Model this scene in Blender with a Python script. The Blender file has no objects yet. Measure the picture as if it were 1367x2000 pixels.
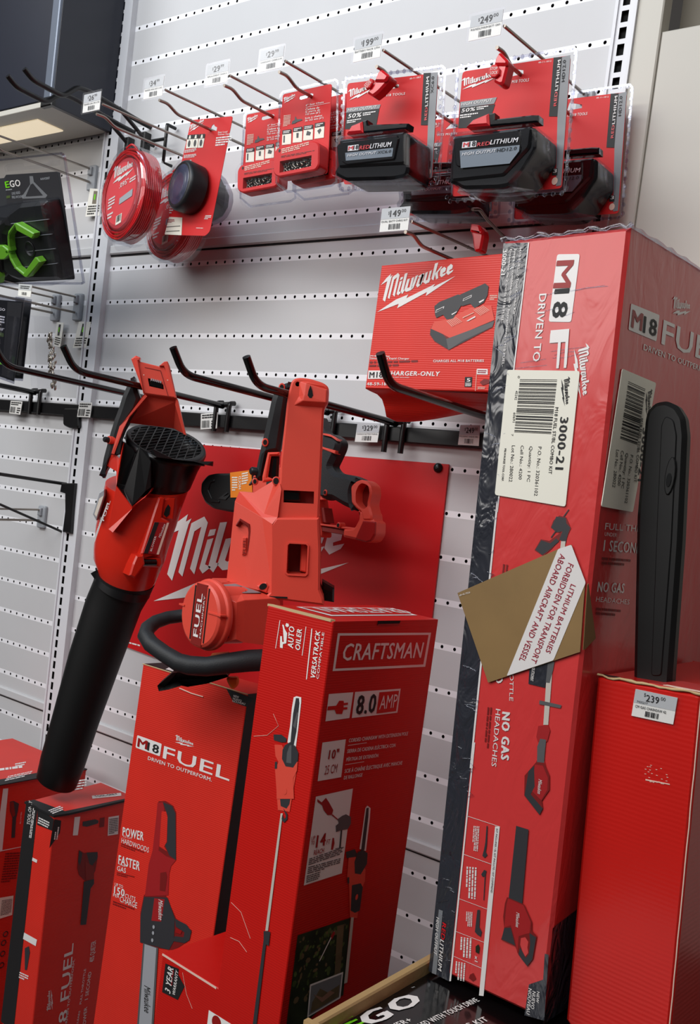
import bpy, math, random
from mathutils import Vector, Matrix
from mathutils.geometry import tessellate_polygon

# ---------------------------------------------------------------- camera, world, light
S = bpy.context.scene
random.seed(7)
COL = bpy.context.scene.collection
cam_d = bpy.data.cameras.new('camera'); cam = bpy.data.objects.new('camera', cam_d); COL.objects.link(cam)
cam.matrix_world = Matrix(((0.787008, -0.134509, 0.602101, 1.862441), (0.604794, -0.024518, -0.796005, -1.472247), (0.121833, 0.990609, 0.062054, 1.566832), (0, 0, 0, 1)))
cam_d.sensor_fit = 'VERTICAL'; cam_d.sensor_height = 36.0; cam_d.lens = 34.7400
cam_d.shift_x = 0.00861; cam_d.shift_y = 0.04146
cam_d.clip_start = 0.02; cam_d.clip_end = 60
S.camera = cam
S.view_settings.view_transform = 'Standard'; S.view_settings.look = 'None'
S.view_settings.gamma = 1.0; S.view_settings.use_curve_mapping = False
S.view_settings.exposure = 0.0
S.cycles.transparent_max_bounces = 24; S.cycles.max_bounces = 8

W = bpy.data.worlds.new('world'); S.world = W; W.use_nodes = True
W.node_tree.nodes['Background'].inputs[0].default_value = (1.0, 0.93, 0.88, 1)
W.node_tree.nodes['Background'].inputs[1].default_value = 0.05

def area(name, loc, target, sx, sy, power, col):
    d = bpy.data.lights.new(name, 'AREA'); d.shape = 'RECTANGLE'; d.size = sx; d.size_y = sy
    d.energy = power; d.color = col
    o = bpy.data.objects.new(name, d); COL.objects.link(o); o.location = loc
    o.rotation_euler = (Vector(target) - Vector(loc)).to_track_quat('-Z', 'Y').to_euler()
    return o
# the store's ceiling fixtures: long tubes running along the aisle, and an added fill
area('ceiling_tube_near', (0.2, -1.3, 3.7), (0.5, -0.1, 1.9), 3.0, 0.30, 11, (0.50, 0.74, 1.0))
area('ceiling_panels_aisle', (0.1, -2.6, 3.70), (0.4, 0.0, 2.35), 4.6, 0.8, 106, (0.98, 0.985, 0.98))
area('fill_far_aisle', (-0.6, -4.2, 2.75), (0.4, 0.0, 1.9), 4.4, 1.0, 58, (1.0, 0.97, 0.94))  # added low frontal fill that softens the shadows, not a ceiling fixture
area('ceiling_tube_right', (2.5, -1.6, 3.4), (1.1, -0.2, 1.5), 1.2, 0.5, 3, (1.0, 0.95, 0.90))

# ---------------------------------------------------------------- materials
def lin(c):
    return tuple((x / 12.92 if x <= 0.04045 else ((x + 0.055) / 1.055) ** 2.4) for x in [v / 255 for v in c])
MATS = {}
def mat(name, rgb, rough=0.5, metal=0.0, spec=0.5, coat=0.0, bump=None, mottle=None, emit=0.0):
    m = bpy.data.materials.new(name); m.use_nodes = True
    nt = m.node_tree; b = nt.nodes['Principled BSDF']
    c = lin(rgb) + (1,)
    b.inputs['Base Color'].default_value = c
    b.inputs['Roughness'].default_value = rough; b.inputs['Metallic'].default_value = metal
    b.inputs['Specular IOR Level'].default_value = spec
    b.inputs['Coat Weight'].default_value = coat; b.inputs['Coat Roughness'].default_value = 0.15
    if emit:
        b.inputs['Emission Color'].default_value = c; b.inputs['Emission Strength'].default_value = emit
    tc = None
    if bump or mottle:
        tc = nt.nodes.new('ShaderNodeTexCoord')
    if mottle:
        n = nt.nodes.new('ShaderNodeTexNoise'); n.inputs['Scale'].default_value = mottle[0]; n.inputs['Detail'].default_value = 5
        r = nt.nodes.new('ShaderNodeMapRange'); r.inputs[1].default_value = 0.3; r.inputs[2].default_value = 0.7
        r.inputs[3].default_value = 1 - mottle[1]; r.inputs[4].default_value = 1 + mottle[1]
        h = nt.nodes.new('ShaderNodeHueSaturation'); h.inputs['Color'].default_value = c
        nt.links.new(tc.outputs['Object'], n.inputs['Vector']); nt.links.new(n.outputs[0], r.inputs[0])
        nt.links.new(r.outputs[0], h.inputs['Value']); nt.links.new(h.outputs[0], b.inputs['Base Color'])
    if bump:
        kind, scale, strength = bump
        bp = nt.nodes.new('ShaderNodeBump'); bp.inputs['Strength'].default_value = strength; bp.inputs['Distance'].default_value = 0.002
        mp = nt.nodes.new('ShaderNodeMapping'); nt.links.new(tc.outputs['Object'], mp.inputs['Vector'])
        if kind == 'flute':           # corrugated board: faint horizontal flutes
            t = nt.nodes.new('ShaderNodeTexWave'); t.bands_direction = 'Z'; t.inputs['Scale'].default_value = scale
            t.inputs['Distortion'].default_value = 1.2; t.inputs['Detail'].default_value = 2; t.inputs['Detail Scale'].default_value = 0.6
        elif kind == 'wrap':          # shrink film: stretched wrinkles
            mp.inputs['Scale'].default_value = (1.0, 1.0, 0.45); mp.inputs['Rotation'].default_value = (0.3, 0.5, 0.4)
            t = nt.nodes.new('ShaderNodeTexNoise'); t.inputs['Scale'].default_value = scale; t.inputs['Detail'].default_value = 3
            t.inputs['Distortion'].default_value = 1.6
            bp.inputs['Distance'].default_value = 0.006
        else:
            t = nt.nodes.new('ShaderNodeTexNoise'); t.inputs['Scale'].default_value = scale; t.inputs['Detail'].default_value = 3
        nt.links.new(mp.outputs[0], t.inputs['Vector'])
        nt.links.new(t.outputs[0], bp.inputs['Height']); nt.links.new(bp.outputs[0], b.inputs['Normal'])
        if kind == 'wrap': nt.links.new(bp.outputs[0], b.inputs['Coat Normal'])
    MATS[name] = m
    return m
def clear(name, tint=(0.96, 0.97, 1.0), refl=0.10, rough=0.06, top=0.5):
    """thin clear plastic: lets light through, with a fresnel gloss"""
    m = bpy.data.materials.new(name); m.use_nodes = True; nt = m.node_tree; nt.nodes.clear()
    o = nt.nodes.new('ShaderNodeOutputMaterial'); mx = nt.nodes.new('ShaderNodeMixShader')
    t = nt.nodes.new('ShaderNodeBsdfTransparent'); t.inputs[0].default_value = tint + (1,)
    g = nt.nodes.new('ShaderNodeBsdfGlossy'); g.inputs['Roughness'].default_value = rough
    lw = nt.nodes.new('ShaderNodeLayerWeight'); lw.inputs[0].default_value = 0.25
    mr = nt.nodes.new('ShaderNodeMapRange'); mr.inputs[3].default_value = refl; mr.inputs[4].default_value = top
    nz = nt.nodes.new('ShaderNodeTexNoise'); nz.inputs['Scale'].default_value = 45; tc = nt.nodes.new('ShaderNodeTexCoord')
    bp = nt.nodes.new('ShaderNodeBump'); bp.inputs['Strength'].default_value = 0.25; bp.inputs['Distance'].default_value = 0.001
    nt.links.new(tc.outputs['Object'], nz.inputs['Vector']); nt.links.new(nz.outputs[0], bp.inputs['Height'])
    nt.links.new(bp.outputs[0], g.inputs['Normal'])
    nt.links.new(lw.outputs['Fresnel'], mr.inputs[0]); nt.links.new(mr.outputs[0], mx.inputs[0])
    nt.links.new(t.outputs[0], mx.inputs[1]); nt.links.new(g.outputs[0], mx.inputs[2]); nt.links.new(mx.outputs[0], o.inputs[0])
    MATS[name] = m
clear('clear', (0.98, 0.98, 0.99), 0.004, 0.3, 0.08); clear('clear_rim', (0.82, 0.83, 0.89), 0.11, 0.12, 0.4)
clear('dome', (0.93, 0.94, 0.97), 0.03, 0.05, 0.3)
mat('panel', (196, 196, 198), 0.45, 0, 0.5, 0, ('noise', 90, 0.06), (7, 0.02))
mat('strip', (236, 236, 240), 0.4)
mat('hole', (10, 10, 12), 0.9)
mat('post', (214, 215, 220), 0.35, 0, 0.5)
mat('board', (190, 186, 177), 0.45, 0, 0.4, 0, None, (3, 0.02))
mat('board_dark', (120, 112, 98), 0.6)
mat('canopy', (26, 30, 44), 0.32, 0, 0.5, 0, None, (5, 0.12))
mat('canopy_edge', (110, 118, 132), 0.3, 0.4)
mat('diffuser', (255, 238, 205), 0.5, emit=0.55)
mat('beige', (196, 192, 182), 0.5)
mat('black', (16, 16, 18), 0.32, 0, 0.5)
mat('black_gloss', (10, 10, 11), 0.12, 0, 0.6)
mat('black_matte', (13, 13, 14), 0.48, 0, 0.35)
mat('rubber', (34, 36, 39), 0.55, 0, 0.4, 0, ('noise', 500, 0.15))
mat('dark_void', (5, 5, 6), 0.9)
mat('steel', (150, 142, 134), 0.28, 1.0)
mat('chain_steel', (165, 158, 148), 0.3, 1.0)
mat('red', (214, 44, 32), 0.42, 0, 0.4, 0, ('flute', 95, 0.12), (9, 0.05))
mat('red_craft', (196, 22, 16), 0.38, 0, 0.4, 0, ('flute', 95, 0.10), (6, 0.04))
mat('red_gas', (200, 26, 20), 0.30, 0, 0.5, 0.2, ('flute', 60, 0.05), (6, 0.06))
mat('red_wrap', (206, 56, 56), 0.30, 0, 0.5, 0.5, ('wrap', 18, 0.30))
mat('wrap_black', (44, 46, 54), 0.22, 0, 0.6, 0.9, ('wrap', 30, 1.0))
mat('red_card', (208, 36, 38), 0.5, 0, 0.3)
mat('red_banner', (196, 24, 28), 0.42, 0, 0.4)
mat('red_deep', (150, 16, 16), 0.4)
mat('tool_red', (222, 76, 60), 0.42, 0, 0.45, 0, ('noise', 600, 0.05))
mat('tool_red_gloss', (205, 40, 24), 0.25, 0, 0.5, 0.25)
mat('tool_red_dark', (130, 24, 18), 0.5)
mat('lock_red', (214, 26, 36), 0.25, 0, 0.5, 0.3)
mat('line_red', (214, 30, 36), 0.25, 0, 0.5, 0.4)
mat('white', (238, 236, 232), 0.5)
mat('logo_white', (232, 228, 226), 0.45)
mat('wrap_white', (225, 220, 218), 0.3, 0, 0.5, 0.4)
mat('label', (232, 228, 214), 0.5)
mat('tag_paper', (236, 234, 226), 0.5)
mat('tag_grey', (188, 190, 190), 0.5)
mat('ink', (22, 22, 24), 0.6)
mat('grey', (120, 122, 126), 0.4)
mat('grey_light', (160, 164, 170), 0.4)
mat('card_grey', (58, 60, 64), 0.35)
mat('slate', (104, 116, 126), 0.3)
mat('pic_dark', (50, 50, 54), 0.45)
mat('pic_mid', (86, 86, 88), 0.45)
mat('pic_red', (160, 26, 30), 0.45)
mat('pic_outline', (120, 14, 14), 0.5)
mat('silver', (196, 188, 178), 0.4)
mat('brown_label', (134, 106, 66), 0.5, 0, 0.4, 0, None, (14, 0.08))
mat('crimson', (150, 14, 44), 0.5)
mat('cardboard', (176, 146, 100), 0.7, 0, 0.3, 0, ('noise', 120, 0.3), (20, 0.06))
mat('cut_edge', (196, 168, 124), 0.8)
mat('scuff', (232, 196, 180), 0.7)
mat('orange', (226, 124, 20), 0.45)
mat('green', (120, 220, 30), 0.35)
mat('green_tool', (118, 190, 50), 0.3)
mat('leaf_dark', (34, 42, 24), 0.5, 0, 0.4, 0, None, (40, 0.5))
mat('leaf', (74, 92, 46), 0.5, 0, 0.4, 0, None, (60, 0.5))
mat('trunk', (104, 88, 62), 0.5, 0, 0.4, 0, None, (40, 0.2))
mat('grip_dark', (26, 27, 30), 0.42, 0, 0.5)
mat('battery', (16, 17, 20), 0.13, 0, 0.5)
mat('spool_blue', (58, 62, 84), 0.25, 0, 0.5, 0.6, ('noise', 40, 0.3), (30, 0.3))
mat('floor_grey', (66, 62, 58), 0.5)
mat('shelf', (84, 84, 86), 0.4)
mat('disc_pink', (216, 74, 80), 0.35, 0, 0.5, 0.3)
mat('skin_pic', (150, 110, 92), 0.5)

# ---------------------------------------------------------------- geometry helpers
class Frame:
    """a flat working plane in the world: origin, right, up, outward"""
    def __init__(s, O, U, V, N): s.O = Vector(O); s.U = Vector(U); s.V = Vector(V); s.N = Vector(N)
    def pt(s, u, v, w=0.0): return s.O + s.U * u + s.V * v + s.N * w
    def off(s, w): return Frame(s.O + s.N * w, s.U, s.V, s.N)
FR = {}
FR['BL'] = Frame((0.42300, -0.25600, 1.71100), (0.71934, 0.69466, 0.00000), (0.00000, 0.00000, 1.00000), (0.69466, -0.71934, 0.00000))
FR['BR'] = Frame((0.44127, -0.26413, 1.71100), (0.40674, 0.91355, 0.00000), (0.00000, 0.00000, 1.00000), (0.91355, -0.40674, 0.00000))
FR['CF'] = Frame((1.12800, -0.50000, 1.40700), (0.99868, -0.05062, -0.00907), (0.00942, 0.00674, 0.99993), (-0.05056, -0.99870, 0.00721))
FR['CR'] = Frame((1.12800, -0.50000, 1.40700), (0.05056, 0.99870, -0.00721), (0.00942, 0.00674, 0.99993), (0.99868, -0.05062, -0.00907))
FR['CT'] = Frame((1.12800, -0.50000, 1.40700), (0.99868, -0.05062, -0.00907), (0.05056, 0.99870, -0.00721), (0.00942, 0.00674, 0.99993))
FR['DF'] = Frame((-0.00000, -0.33000, 0.89200), (1.00000, 0.00000, 0.00000), (0.00000, 0.00000, 1.00000), (-0.00000, -1.00000, -0.00000))
FR['DR'] = Frame((0.17600, -0.33000, 0.89200), (0.00000, 1.00000, 0.00000), (0.00000, 0.00000, 1.00000), (1.00000, 0.00000, 0.00000))
FR['DT'] = Frame((-0.00000, -0.33000, 0.89200), (1.00000, 0.00000, 0.00000), (0.00000, 1.00000, 0.00000), (0.00000, 0.00000, 1.00000))
FR['EB'] = Frame((-0.04570, -0.27000, 2.13399), (0.99945, 0.00000, -0.03328), (0.03002, -0.43162, 0.90156), (-0.01436, -0.90206, -0.43138))
FR['EGT'] = Frame((1.26000, -0.63000, 0.98000), (0.00000, 1.00000, 0.00000), (-1.00000, 0.00000, 0.00000), (0.00000, 0.00000, 1.00000))
FR['GF'] = Frame((1.43000, -0.39000, 1.39500), (0.99654, -0.06997, 0.04496), (-0.04569, -0.00888, 0.99892), (-0.06949, -0.99751, -0.01204))
FR['GR'] = Frame((1.55158, -0.39854, 1.40049), (0.06949, 0.99751, 0.01204), (-0.04569, -0.00888, 0.99892), (0.99654, -0.06997, 0.04496))
FR['GT'] = Frame((1.43000, -0.39000, 1.39500), (0.99654, -0.06997, 0.04496), (0.06949, 0.99751, 0.01204), (-0.04569, -0.00888, 0.99892))
FR['MF'] = Frame((0.60600, -0.33000, 1.23600), (0.99897, 0.04532, -0.00254), (0.00095, 0.03493, 0.99939), (0.04538, -0.99836, 0.03485))
FR['MR'] = Frame((0.84176, -0.31930, 1.23540), (-0.04538, 0.99836, -0.03485), (0.00095, 0.03493, 0.99939), (0.99897, 0.04532, -0.00254))
FR['MT'] = Frame((0.60600, -0.33000, 1.23600), (0.99897, 0.04532, -0.00254), (-0.04538, 0.99836, -0.03485), (0.00095, 0.03493, 0.99939))
FR['QF'] = Frame((0.28400, -0.30000, 0.89200), (1.00000, 0.00000, 0.00000), (0.00000, 0.00000, 1.00000), (-0.00000, -1.00000, -0.00000))
FR['QR'] = Frame((0.37700, -0.30000, 0.89200), (0.00000, 1.00000, 0.00000), (0.00000, 0.00000, 1.00000), (1.00000, 0.00000, 0.00000))
FR['QT'] = Frame((0.28400, -0.30000, 0.89200), (1.00000, 0.00000, 0.00000), (0.00000, 1.00000, 0.00000), (0.00000, 0.00000, 1.00000))
FR['SW'] = Frame((0.85400, -0.30000, 1.70000), (0.78801, 0.61566, 0.00000), (0.00000, 0.00000, 1.00000), (0.61566, -0.78801, 0.00000))
FR['TF'] = Frame((1.41200, -0.43000, 1.89300), (0.99779, -0.06297, 0.02125), (-0.02235, -0.01675, 0.99961), (-0.06259, -0.99787, -0.01812))
FR['TR'] = Frame((1.41200, -0.43000, 1.89300), (0.06259, 0.99787, 0.01812), (-0.02235, -0.01675, 0.99961), (0.99779, -0.06297, 0.02125))
FR['TT'] = Frame((1.41200, -0.43000, 1.89300), (0.99779, -0.06297, 0.02125), (0.06259, 0.99787, 0.01812), (-0.02235, -0.01675, 0.99961))
FR['X-.047'] = Frame((-0.04700, 0.00000, 0.00000), (0.00000, 1.00000, 0.00000), (0.00000, 0.00000, 1.00000), (1.00000, 0.00000, 0.00000))
FR['X-.09'] = Frame((-0.09000, 0.00000, 0.00000), (0.00000, 1.00000, 0.00000), (0.00000, 0.00000, 1.00000), (1.00000, 0.00000, 0.00000))
FR['X.02'] = Frame((0.02000, 0.00000, 0.00000), (0.00000, 1.00000, 0.00000), (0.00000, 0.00000, 1.00000), (1.00000, 0.00000, 0.00000))
FR['Y-.001'] = Frame((0.00000, -0.00100, 0.00000), (1.00000, 0.00000, 0.00000), (0.00000, 0.00000, 1.00000), (0.00000, -1.00000, 0.00000))
FR['Y-.002'] = Frame((0.00000, -0.00200, 0.00000), (1.00000, 0.00000, 0.00000), (0.00000, 0.00000, 1.00000), (0.00000, -1.00000, 0.00000))
FR['Y-.004'] = Frame((0.00000, -0.00400, 0.00000), (1.00000, 0.00000, 0.00000), (0.00000, 0.00000, 1.00000), (0.00000, -1.00000, 0.00000))
FR['Y-.012'] = Frame((0.00000, -0.01200, 0.00000), (1.00000, 0.00000, 0.00000), (0.00000, 0.00000, 1.00000), (0.00000, -1.00000, 0.00000))
FR['Y-.022'] = Frame((0.00000, -0.02200, 0.00000), (1.00000, 0.00000, 0.00000), (0.00000, 0.00000, 1.00000), (0.00000, -1.00000, 0.00000))
FR['Y-.12'] = Frame((0.00000, -0.12000, 0.00000), (1.00000, 0.00000, 0.00000), (0.00000, 0.00000, 1.00000), (0.00000, -1.00000, 0.00000))
FR['Y-.145'] = Frame((0.00000, -0.14500, 0.00000), (1.00000, 0.00000, 0.00000), (0.00000, 0.00000, 1.00000), (0.00000, -1.00000, 0.00000))
FR['Y-.157'] = Frame((0.00000, -0.15700, 0.00000), (1.00000, 0.00000, 0.00000), (0.00000, 0.00000, 1.00000), (0.00000, -1.00000, 0.00000))
FR['Y-.16'] = Frame((0.00000, -0.16000, 0.00000), (1.00000, 0.00000, 0.00000), (0.00000, 0.00000, 1.00000), (0.00000, -1.00000, 0.00000))
FR['Y-.2'] = Frame((0.00000, -0.20000, 0.00000), (1.00000, 0.00000, 0.00000), (0.00000, 0.00000, 1.00000), (0.00000, -1.00000, 0.00000))
FR['Y-.203'] = Frame((0.00000, -0.20300, 0.00000), (1.00000, 0.00000, 0.00000), (0.00000, 0.00000, 1.00000), (0.00000, -1.00000, 0.00000))
FR['Y-.21'] = Frame((0.00000, -0.21000, 0.00000), (1.00000, 0.00000, 0.00000), (0.00000, 0.00000, 1.00000), (0.00000, -1.00000, 0.00000))
FR['Y-.215'] = Frame((0.00000, -0.21500, 0.00000), (1.00000, 0.00000, 0.00000), (0.00000, 0.00000, 1.00000), (0.00000, -1.00000, 0.00000))
FR['Y-.228'] = Frame((0.00000, -0.22800, 0.00000), (1.00000, 0.00000, 0.00000), (0.00000, 0.00000, 1.00000), (0.00000, -1.00000, 0.00000))
FR['Y-.235'] = Frame((0.00000, -0.23500, 0.00000), (1.00000, 0.00000, 0.00000), (0.00000, 0.00000, 1.00000), (0.00000, -1.00000, 0.00000))
FR['Y-.24'] = Frame((0.00000, -0.24000, 0.00000), (1.00000, 0.00000, 0.00000), (0.00000, 0.00000, 1.00000), (0.00000, -1.00000, 0.00000))
FR['Y-.27'] = Frame((0.00000, -0.27000, 0.00000), (1.00000, 0.00000, 0.00000), (0.00000, 0.00000, 1.00000), (0.00000, -1.00000, 0.00000))
FR['Y-.278'] = Frame((0.00000, -0.27800, 0.00000), (1.00000, 0.00000, 0.00000), (0.00000, 0.00000, 1.00000), (0.00000, -1.00000, 0.00000))
FR['Y-.28'] = Frame((0.00000, -0.28000, 0.00000), (1.00000, 0.00000, 0.00000), (0.00000, 0.00000, 1.00000), (0.00000, -1.00000, 0.00000))
FR['Y-.282'] = Frame((0.00000, -0.28200, 0.00000), (1.00000, 0.00000, 0.00000), (0.00000, 0.00000, 1.00000), (0.00000, -1.00000, 0.00000))
FR['Y-.285'] = Frame((0.00000, -0.28500, 0.00000), (1.00000, 0.00000, 0.00000), (0.00000, 0.00000, 1.00000), (0.00000, -1.00000, 0.00000))
FR['Y-.300'] = Frame((0.00000, -0.30000, 0.00000), (1.00000, 0.00000, 0.00000), (0.00000, 0.00000, 1.00000), (0.00000, -1.00000, 0.00000))
FR['Y-.355'] = Frame((0.00000, -0.35500, 0.00000), (1.00000, 0.00000, 0.00000), (0.00000, 0.00000, 1.00000), (0.00000, -1.00000, 0.00000))
FR['Y0'] = Frame((0.00000, 0.00000, 0.00000), (1.00000, 0.00000, 0.00000), (0.00000, 0.00000, 1.00000), (0.00000, -1.00000, 0.00000))

def poly_off(P, d):
    """shrink a 2D polygon by d (mitred)"""
    n = len(P); A = sum(P[i][0] * P[(i + 1) % n][1] - P[(i + 1) % n][0] * P[i][1] for i in range(n))
    sg = 1 if A > 0 else -1; out = []
    for i in range(n):
        a = Vector(P[i - 1][:2]); b = Vector(P[i][:2]); c = Vector(P[(i + 1) % n][:2])
        e1 = (b - a); e2 = (c - b)
        if e1.length < 1e-9 or e2.length < 1e-9: out.append(tuple(b)); continue
        e1.normalize(); e2.normalize()
        n1 = Vector((-e1.y, e1.x)) * sg; n2 = Vector((-e2.y, e2.x)) * sg
        m = n1 + n2
        if m.length < 0.3: m = n1
        m.normalize(); k = d / max(0.45, m.dot(n1)); q = b + m * k
        out.append((q.x, q.y))
    return out
def rrect(u0, v0, u1, v1, r, n=4):
    """rounded rectangle"""
    P = []
    for cx, cy, a0 in ((u1 - r, v0 + r, -90), (u1 - r, v1 - r, 0), (u0 + r, v1 - r, 90), (u0 + r, v0 + r, 180)):
        for k in range(n + 1):
            a = math.radians(a0 + 90 * k / n); P.append((cx + r * math.cos(a), cy + r * math.sin(a)))
    return P
def round_poly(P, r, n=3):
    out = []
    m = len(P)
    for i in range(m):
        a, b, c = Vector(P[i - 1][:2]), Vector(P[i][:2]), Vector(P[(i + 1) % m][:2])
        d1 = min(r, (a - b).length * 0.45); d2 = min(r, (c - b).length * 0.45)
        p = b + (a - b).normalized() * d1; q = b + (c - b).normalized() * d2
        for k in range(n + 1):
            t = k / n; x = p * (1 - t) ** 2 + b * 2 * t * (1 - t) + q * t * t; out.append((x.x, x.y))
    return out
def ell(cx, cy, rx, ry, n=24, rot=0.0, a0=0, a1=360):
    c, s = math.cos(rot), math.sin(rot); P = []
    full = (a1 - a0) >= 360
    for k in range(n if full else n + 1):
        a = math.radians(a0 + (a1 - a0) * k / n); x, y = rx * math.cos(a), ry * math.sin(a)
        P.append((cx + x * c - y * s, cy + x * s + y * c))
    return P
TXT = {}
def text_mesh(s, bold):
    key = (s, bold)
    if key not in TXT:
        cu = bpy.data.curves.new('t', 'FONT'); cu.body = s; cu.size = 1.0; cu.resolution_u = 2; cu.space_character = 1.0 + bold * 2.0
        o = bpy.data.objects.new('t', cu); COL.objects.link(o)
        dg = bpy.context.evaluated_depsgraph_get(); me = o.evaluated_get(dg).to_mesh()
        V = [(v.co.x, v.co.y) for v in me.vertices]; F = [tuple(p.vertices) for p in me.polygons]
        o.evaluated_get(dg).to_mesh_clear(); bpy.data.objects.remove(o); bpy.data.curves.remove(cu)
        x0 = min((v[0] for v in V), default=0); x1 = max((v[0] for v in V), default=1)
        b = bold * .55; n = len(V); V0 = [(x - x0 + b, y) for x, y in V]; V, F0 = list(V0), list(F)
        if b > 0:                         # heavier strokes: shifted copies of the outline
            for k, (dx, dy) in enumerate(((-b, 0), (b, 0), (-b, b * .5), (b, -b * .5))):
                V += [(x + dx, y + dy, (k + 1) * 3e-5) for x, y in V0]; F = F + [tuple(i + n * (k + 1) for i in f) for f in F0]
        TXT[key] = (V, F, max(1e-4, x1 - x0 + 2 * b))
    return TXT[key]
CAPH = 0.729
class MB:
    def __init__(s): s.V = []; s.F = []; s.M = []; s.mats = []; s.smooth = []
    def mi(s, m):
        if m not in s.mats: s.mats.append(m)
        return s.mats.index(m)
    def add(s, V, F, m, smooth=False):
        b = len(s.V); s.V += [Vector(v) for v in V]; k = s.mi(m)
        for f in F: s.F.append(tuple(b + i for i in f)); s.M.append(k); s.smooth.append(smooth)
        return s
    def poly(s, fr, P, m, w=0.0004):
        """flat printed patch on a frame; P may be concave"""
        V = [fr.pt(p[0], p[1], w) for p in P]
        T = tessellate_polygon([[Vector((p[0], p[1], 0)) for p in P]])
        F = []
        for t in T:
            a, b, c = (Vector(P[i][:2]) for i in t)
            F.append(tuple(t) if (b - a).cross(c - a) > 0 else tuple(reversed(t)))
        return s.add(V, F, m)
    def prism(s, fr, P, w0, w1, m, cham=0.0, holes=(), mside=None, back=True):
        """slab with outline P between heights w0 (back) and w1 (front), front edge chamfered, holes cut right through"""
        mside = mside or m
        P = [tuple(p[:2]) for p in P]
        n = len(P); A = sum(P[i][0] * P[(i + 1) % n][1] - P[(i + 1) % n][0] * P[i][1] for i in range(n))
        if A < 0: P = P[::-1]
        loops = [P] + [[tuple(q[:2]) for q in h] for h in holes]
        fl = [poly_off(P, cham) if cham else P] + loops[1:]
        allp = [q for L in fl for q in L]
        T = tessellate_polygon([[Vector((q[0], q[1], 0)) for q in L] for L in fl])
        F = []; _a = 0
        for t in T:
            a, b, c = (Vector(allp[i]) for i in t); _a += abs((b - a).cross(c - a)) / 2
            if abs((b - a).cross(c - a)) < 1e-12: continue
            F.append(tuple(t) if (b - a).cross(c - a) > 0 else tuple(reversed(t)))
        #DBG
        s.add([fr.pt(q[0], q[1], w1) for q in allp], F, m)
        if back: s.add([fr.pt(q[0], q[1], w0) for L in loops for q in L], [f[::-1] for f in F], mside)
        rings = [[fr.pt(q[0], q[1], w0) for q in P], [fr.pt(q[0], q[1], w1 - cham) for q in P]]
        if cham: rings.append([fr.pt(q[0], q[1], w1) for q in fl[0]])
        for a, b in zip(rings, rings[1:]):
            s.add(a + b, [(i, (i + 1) % n, n + (i + 1) % n, n + i) for i in range(n)], mside)
        for h in loops[1:]:
            k = len(h); Ah = sum(h[i][0] * h[(i + 1) % k][1] - h[(i + 1) % k][0] * h[i][1] for i in range(k))
            if Ah > 0: h = h[::-1]
            s.add([fr.pt(q[0], q[1], w0) for q in h] + [fr.pt(q[0], q[1], w1) for q in h],
                  [(i, (i + 1) % k, k + (i + 1) % k, k + i) for i in range(k)], mside)
        return s
    def box(s, fr, u0, u1, v0, v1, w0, w1, m, cham=0.0):
        return s.prism(fr, [(u0, v0), (u1, v0), (u1, v1), (u0, v1)], w0, w1, m, cham)
    def shell(s, fr, P, faces, wback, m, smooth=False):
        """faceted relief: P = (u, v, w) points, faces index them; outer boundary is closed down to wback"""
        V = [fr.pt(*p) for p in P]; F = []
        for f in faces:
            A = sum(P[f[i]][0] * P[f[(i + 1) % len(f)]][1] - P[f[(i + 1) % len(f)]][0] * P[f[i]][1] for i in range(len(f)))
            F.append(tuple(f) if A > 0 else tuple(reversed(f)))
        s.add(V, F, m, smooth)
        cnt = {}
        for f in F:
            for i in range(len(f)):
                e = (f[i], f[(i + 1) % len(f)]); cnt[e] = 1
        for a, b in list(cnt):
            if (b, a) not in cnt:
                pa, pb = P[a], P[b]
                s.add([fr.pt(*pa), fr.pt(pa[0], pa[1], wback), fr.pt(pb[0], pb[1], wback), fr.pt(*pb)], [(0, 1, 2, 3)], m)
        return s
    def loft(s, rings, m, smooth=True, caps=(True, True)):
        n = len(rings[0]); V = [p for r in rings for p in r]; F = []
        for k in range(len(rings) - 1):
            for i in range(n):
                F.append((k * n + i, k * n + (i + 1) % n, (k + 1) * n + (i + 1) % n, (k + 1) * n + i))
        s.add(V, F, m, smooth)
        if caps[0]: s.add(rings[0], [tuple(range(n))[::-1]], m)
        if caps[1]: s.add(rings[-1], [tuple(range(n))], m)
        return s
    def tube(s, path, r, m, n=10, caps=(True, True), squash=1.0):
        P = [Vector(p) for p in path]; R = r if isinstance(r, (list, tuple)) else [r] * len(P)
        rings = []; up = None
        for i, p in enumerate(P):
            t = ((P[i + 1] if i + 1 < len(P) else p) - (P[i - 1] if i else p)).normalized()
            if up is None:
                up = Vector((0, 0, 1)) if abs(t.z) < 0.9 else Vector((1, 0, 0))
            a = (up - t * up.dot(t)).normalized(); b = t.cross(a); up = a
            rings.append([p + (a * math.cos(q) * squash + b * math.sin(q)) * R[i] for q in [2 * math.pi * k / n for k in range(n)]])
        return s.loft(rings, m, True, caps)
    def lathe(s, C, axis, prof, m, n=32, caps=(True, True), smooth=True, ref=None):
        """prof = (radius, distance along axis)"""
        ax = Vector(axis).normalized(); C = Vector(C)
        a = (Vector(ref) if ref else (Vector((0, 0, 1)) if abs(ax.z) < 0.9 else Vector((1, 0, 0))))
        a = (a - ax * a.dot(ax)).normalized(); b = ax.cross(a)
        rings = [[C + ax * h + (a * math.cos(q) + b * math.sin(q)) * r for q in [2 * math.pi * k / n for k in range(n)]] for r, h in prof]
        return s.loft(rings, m, smooth, caps)
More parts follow.
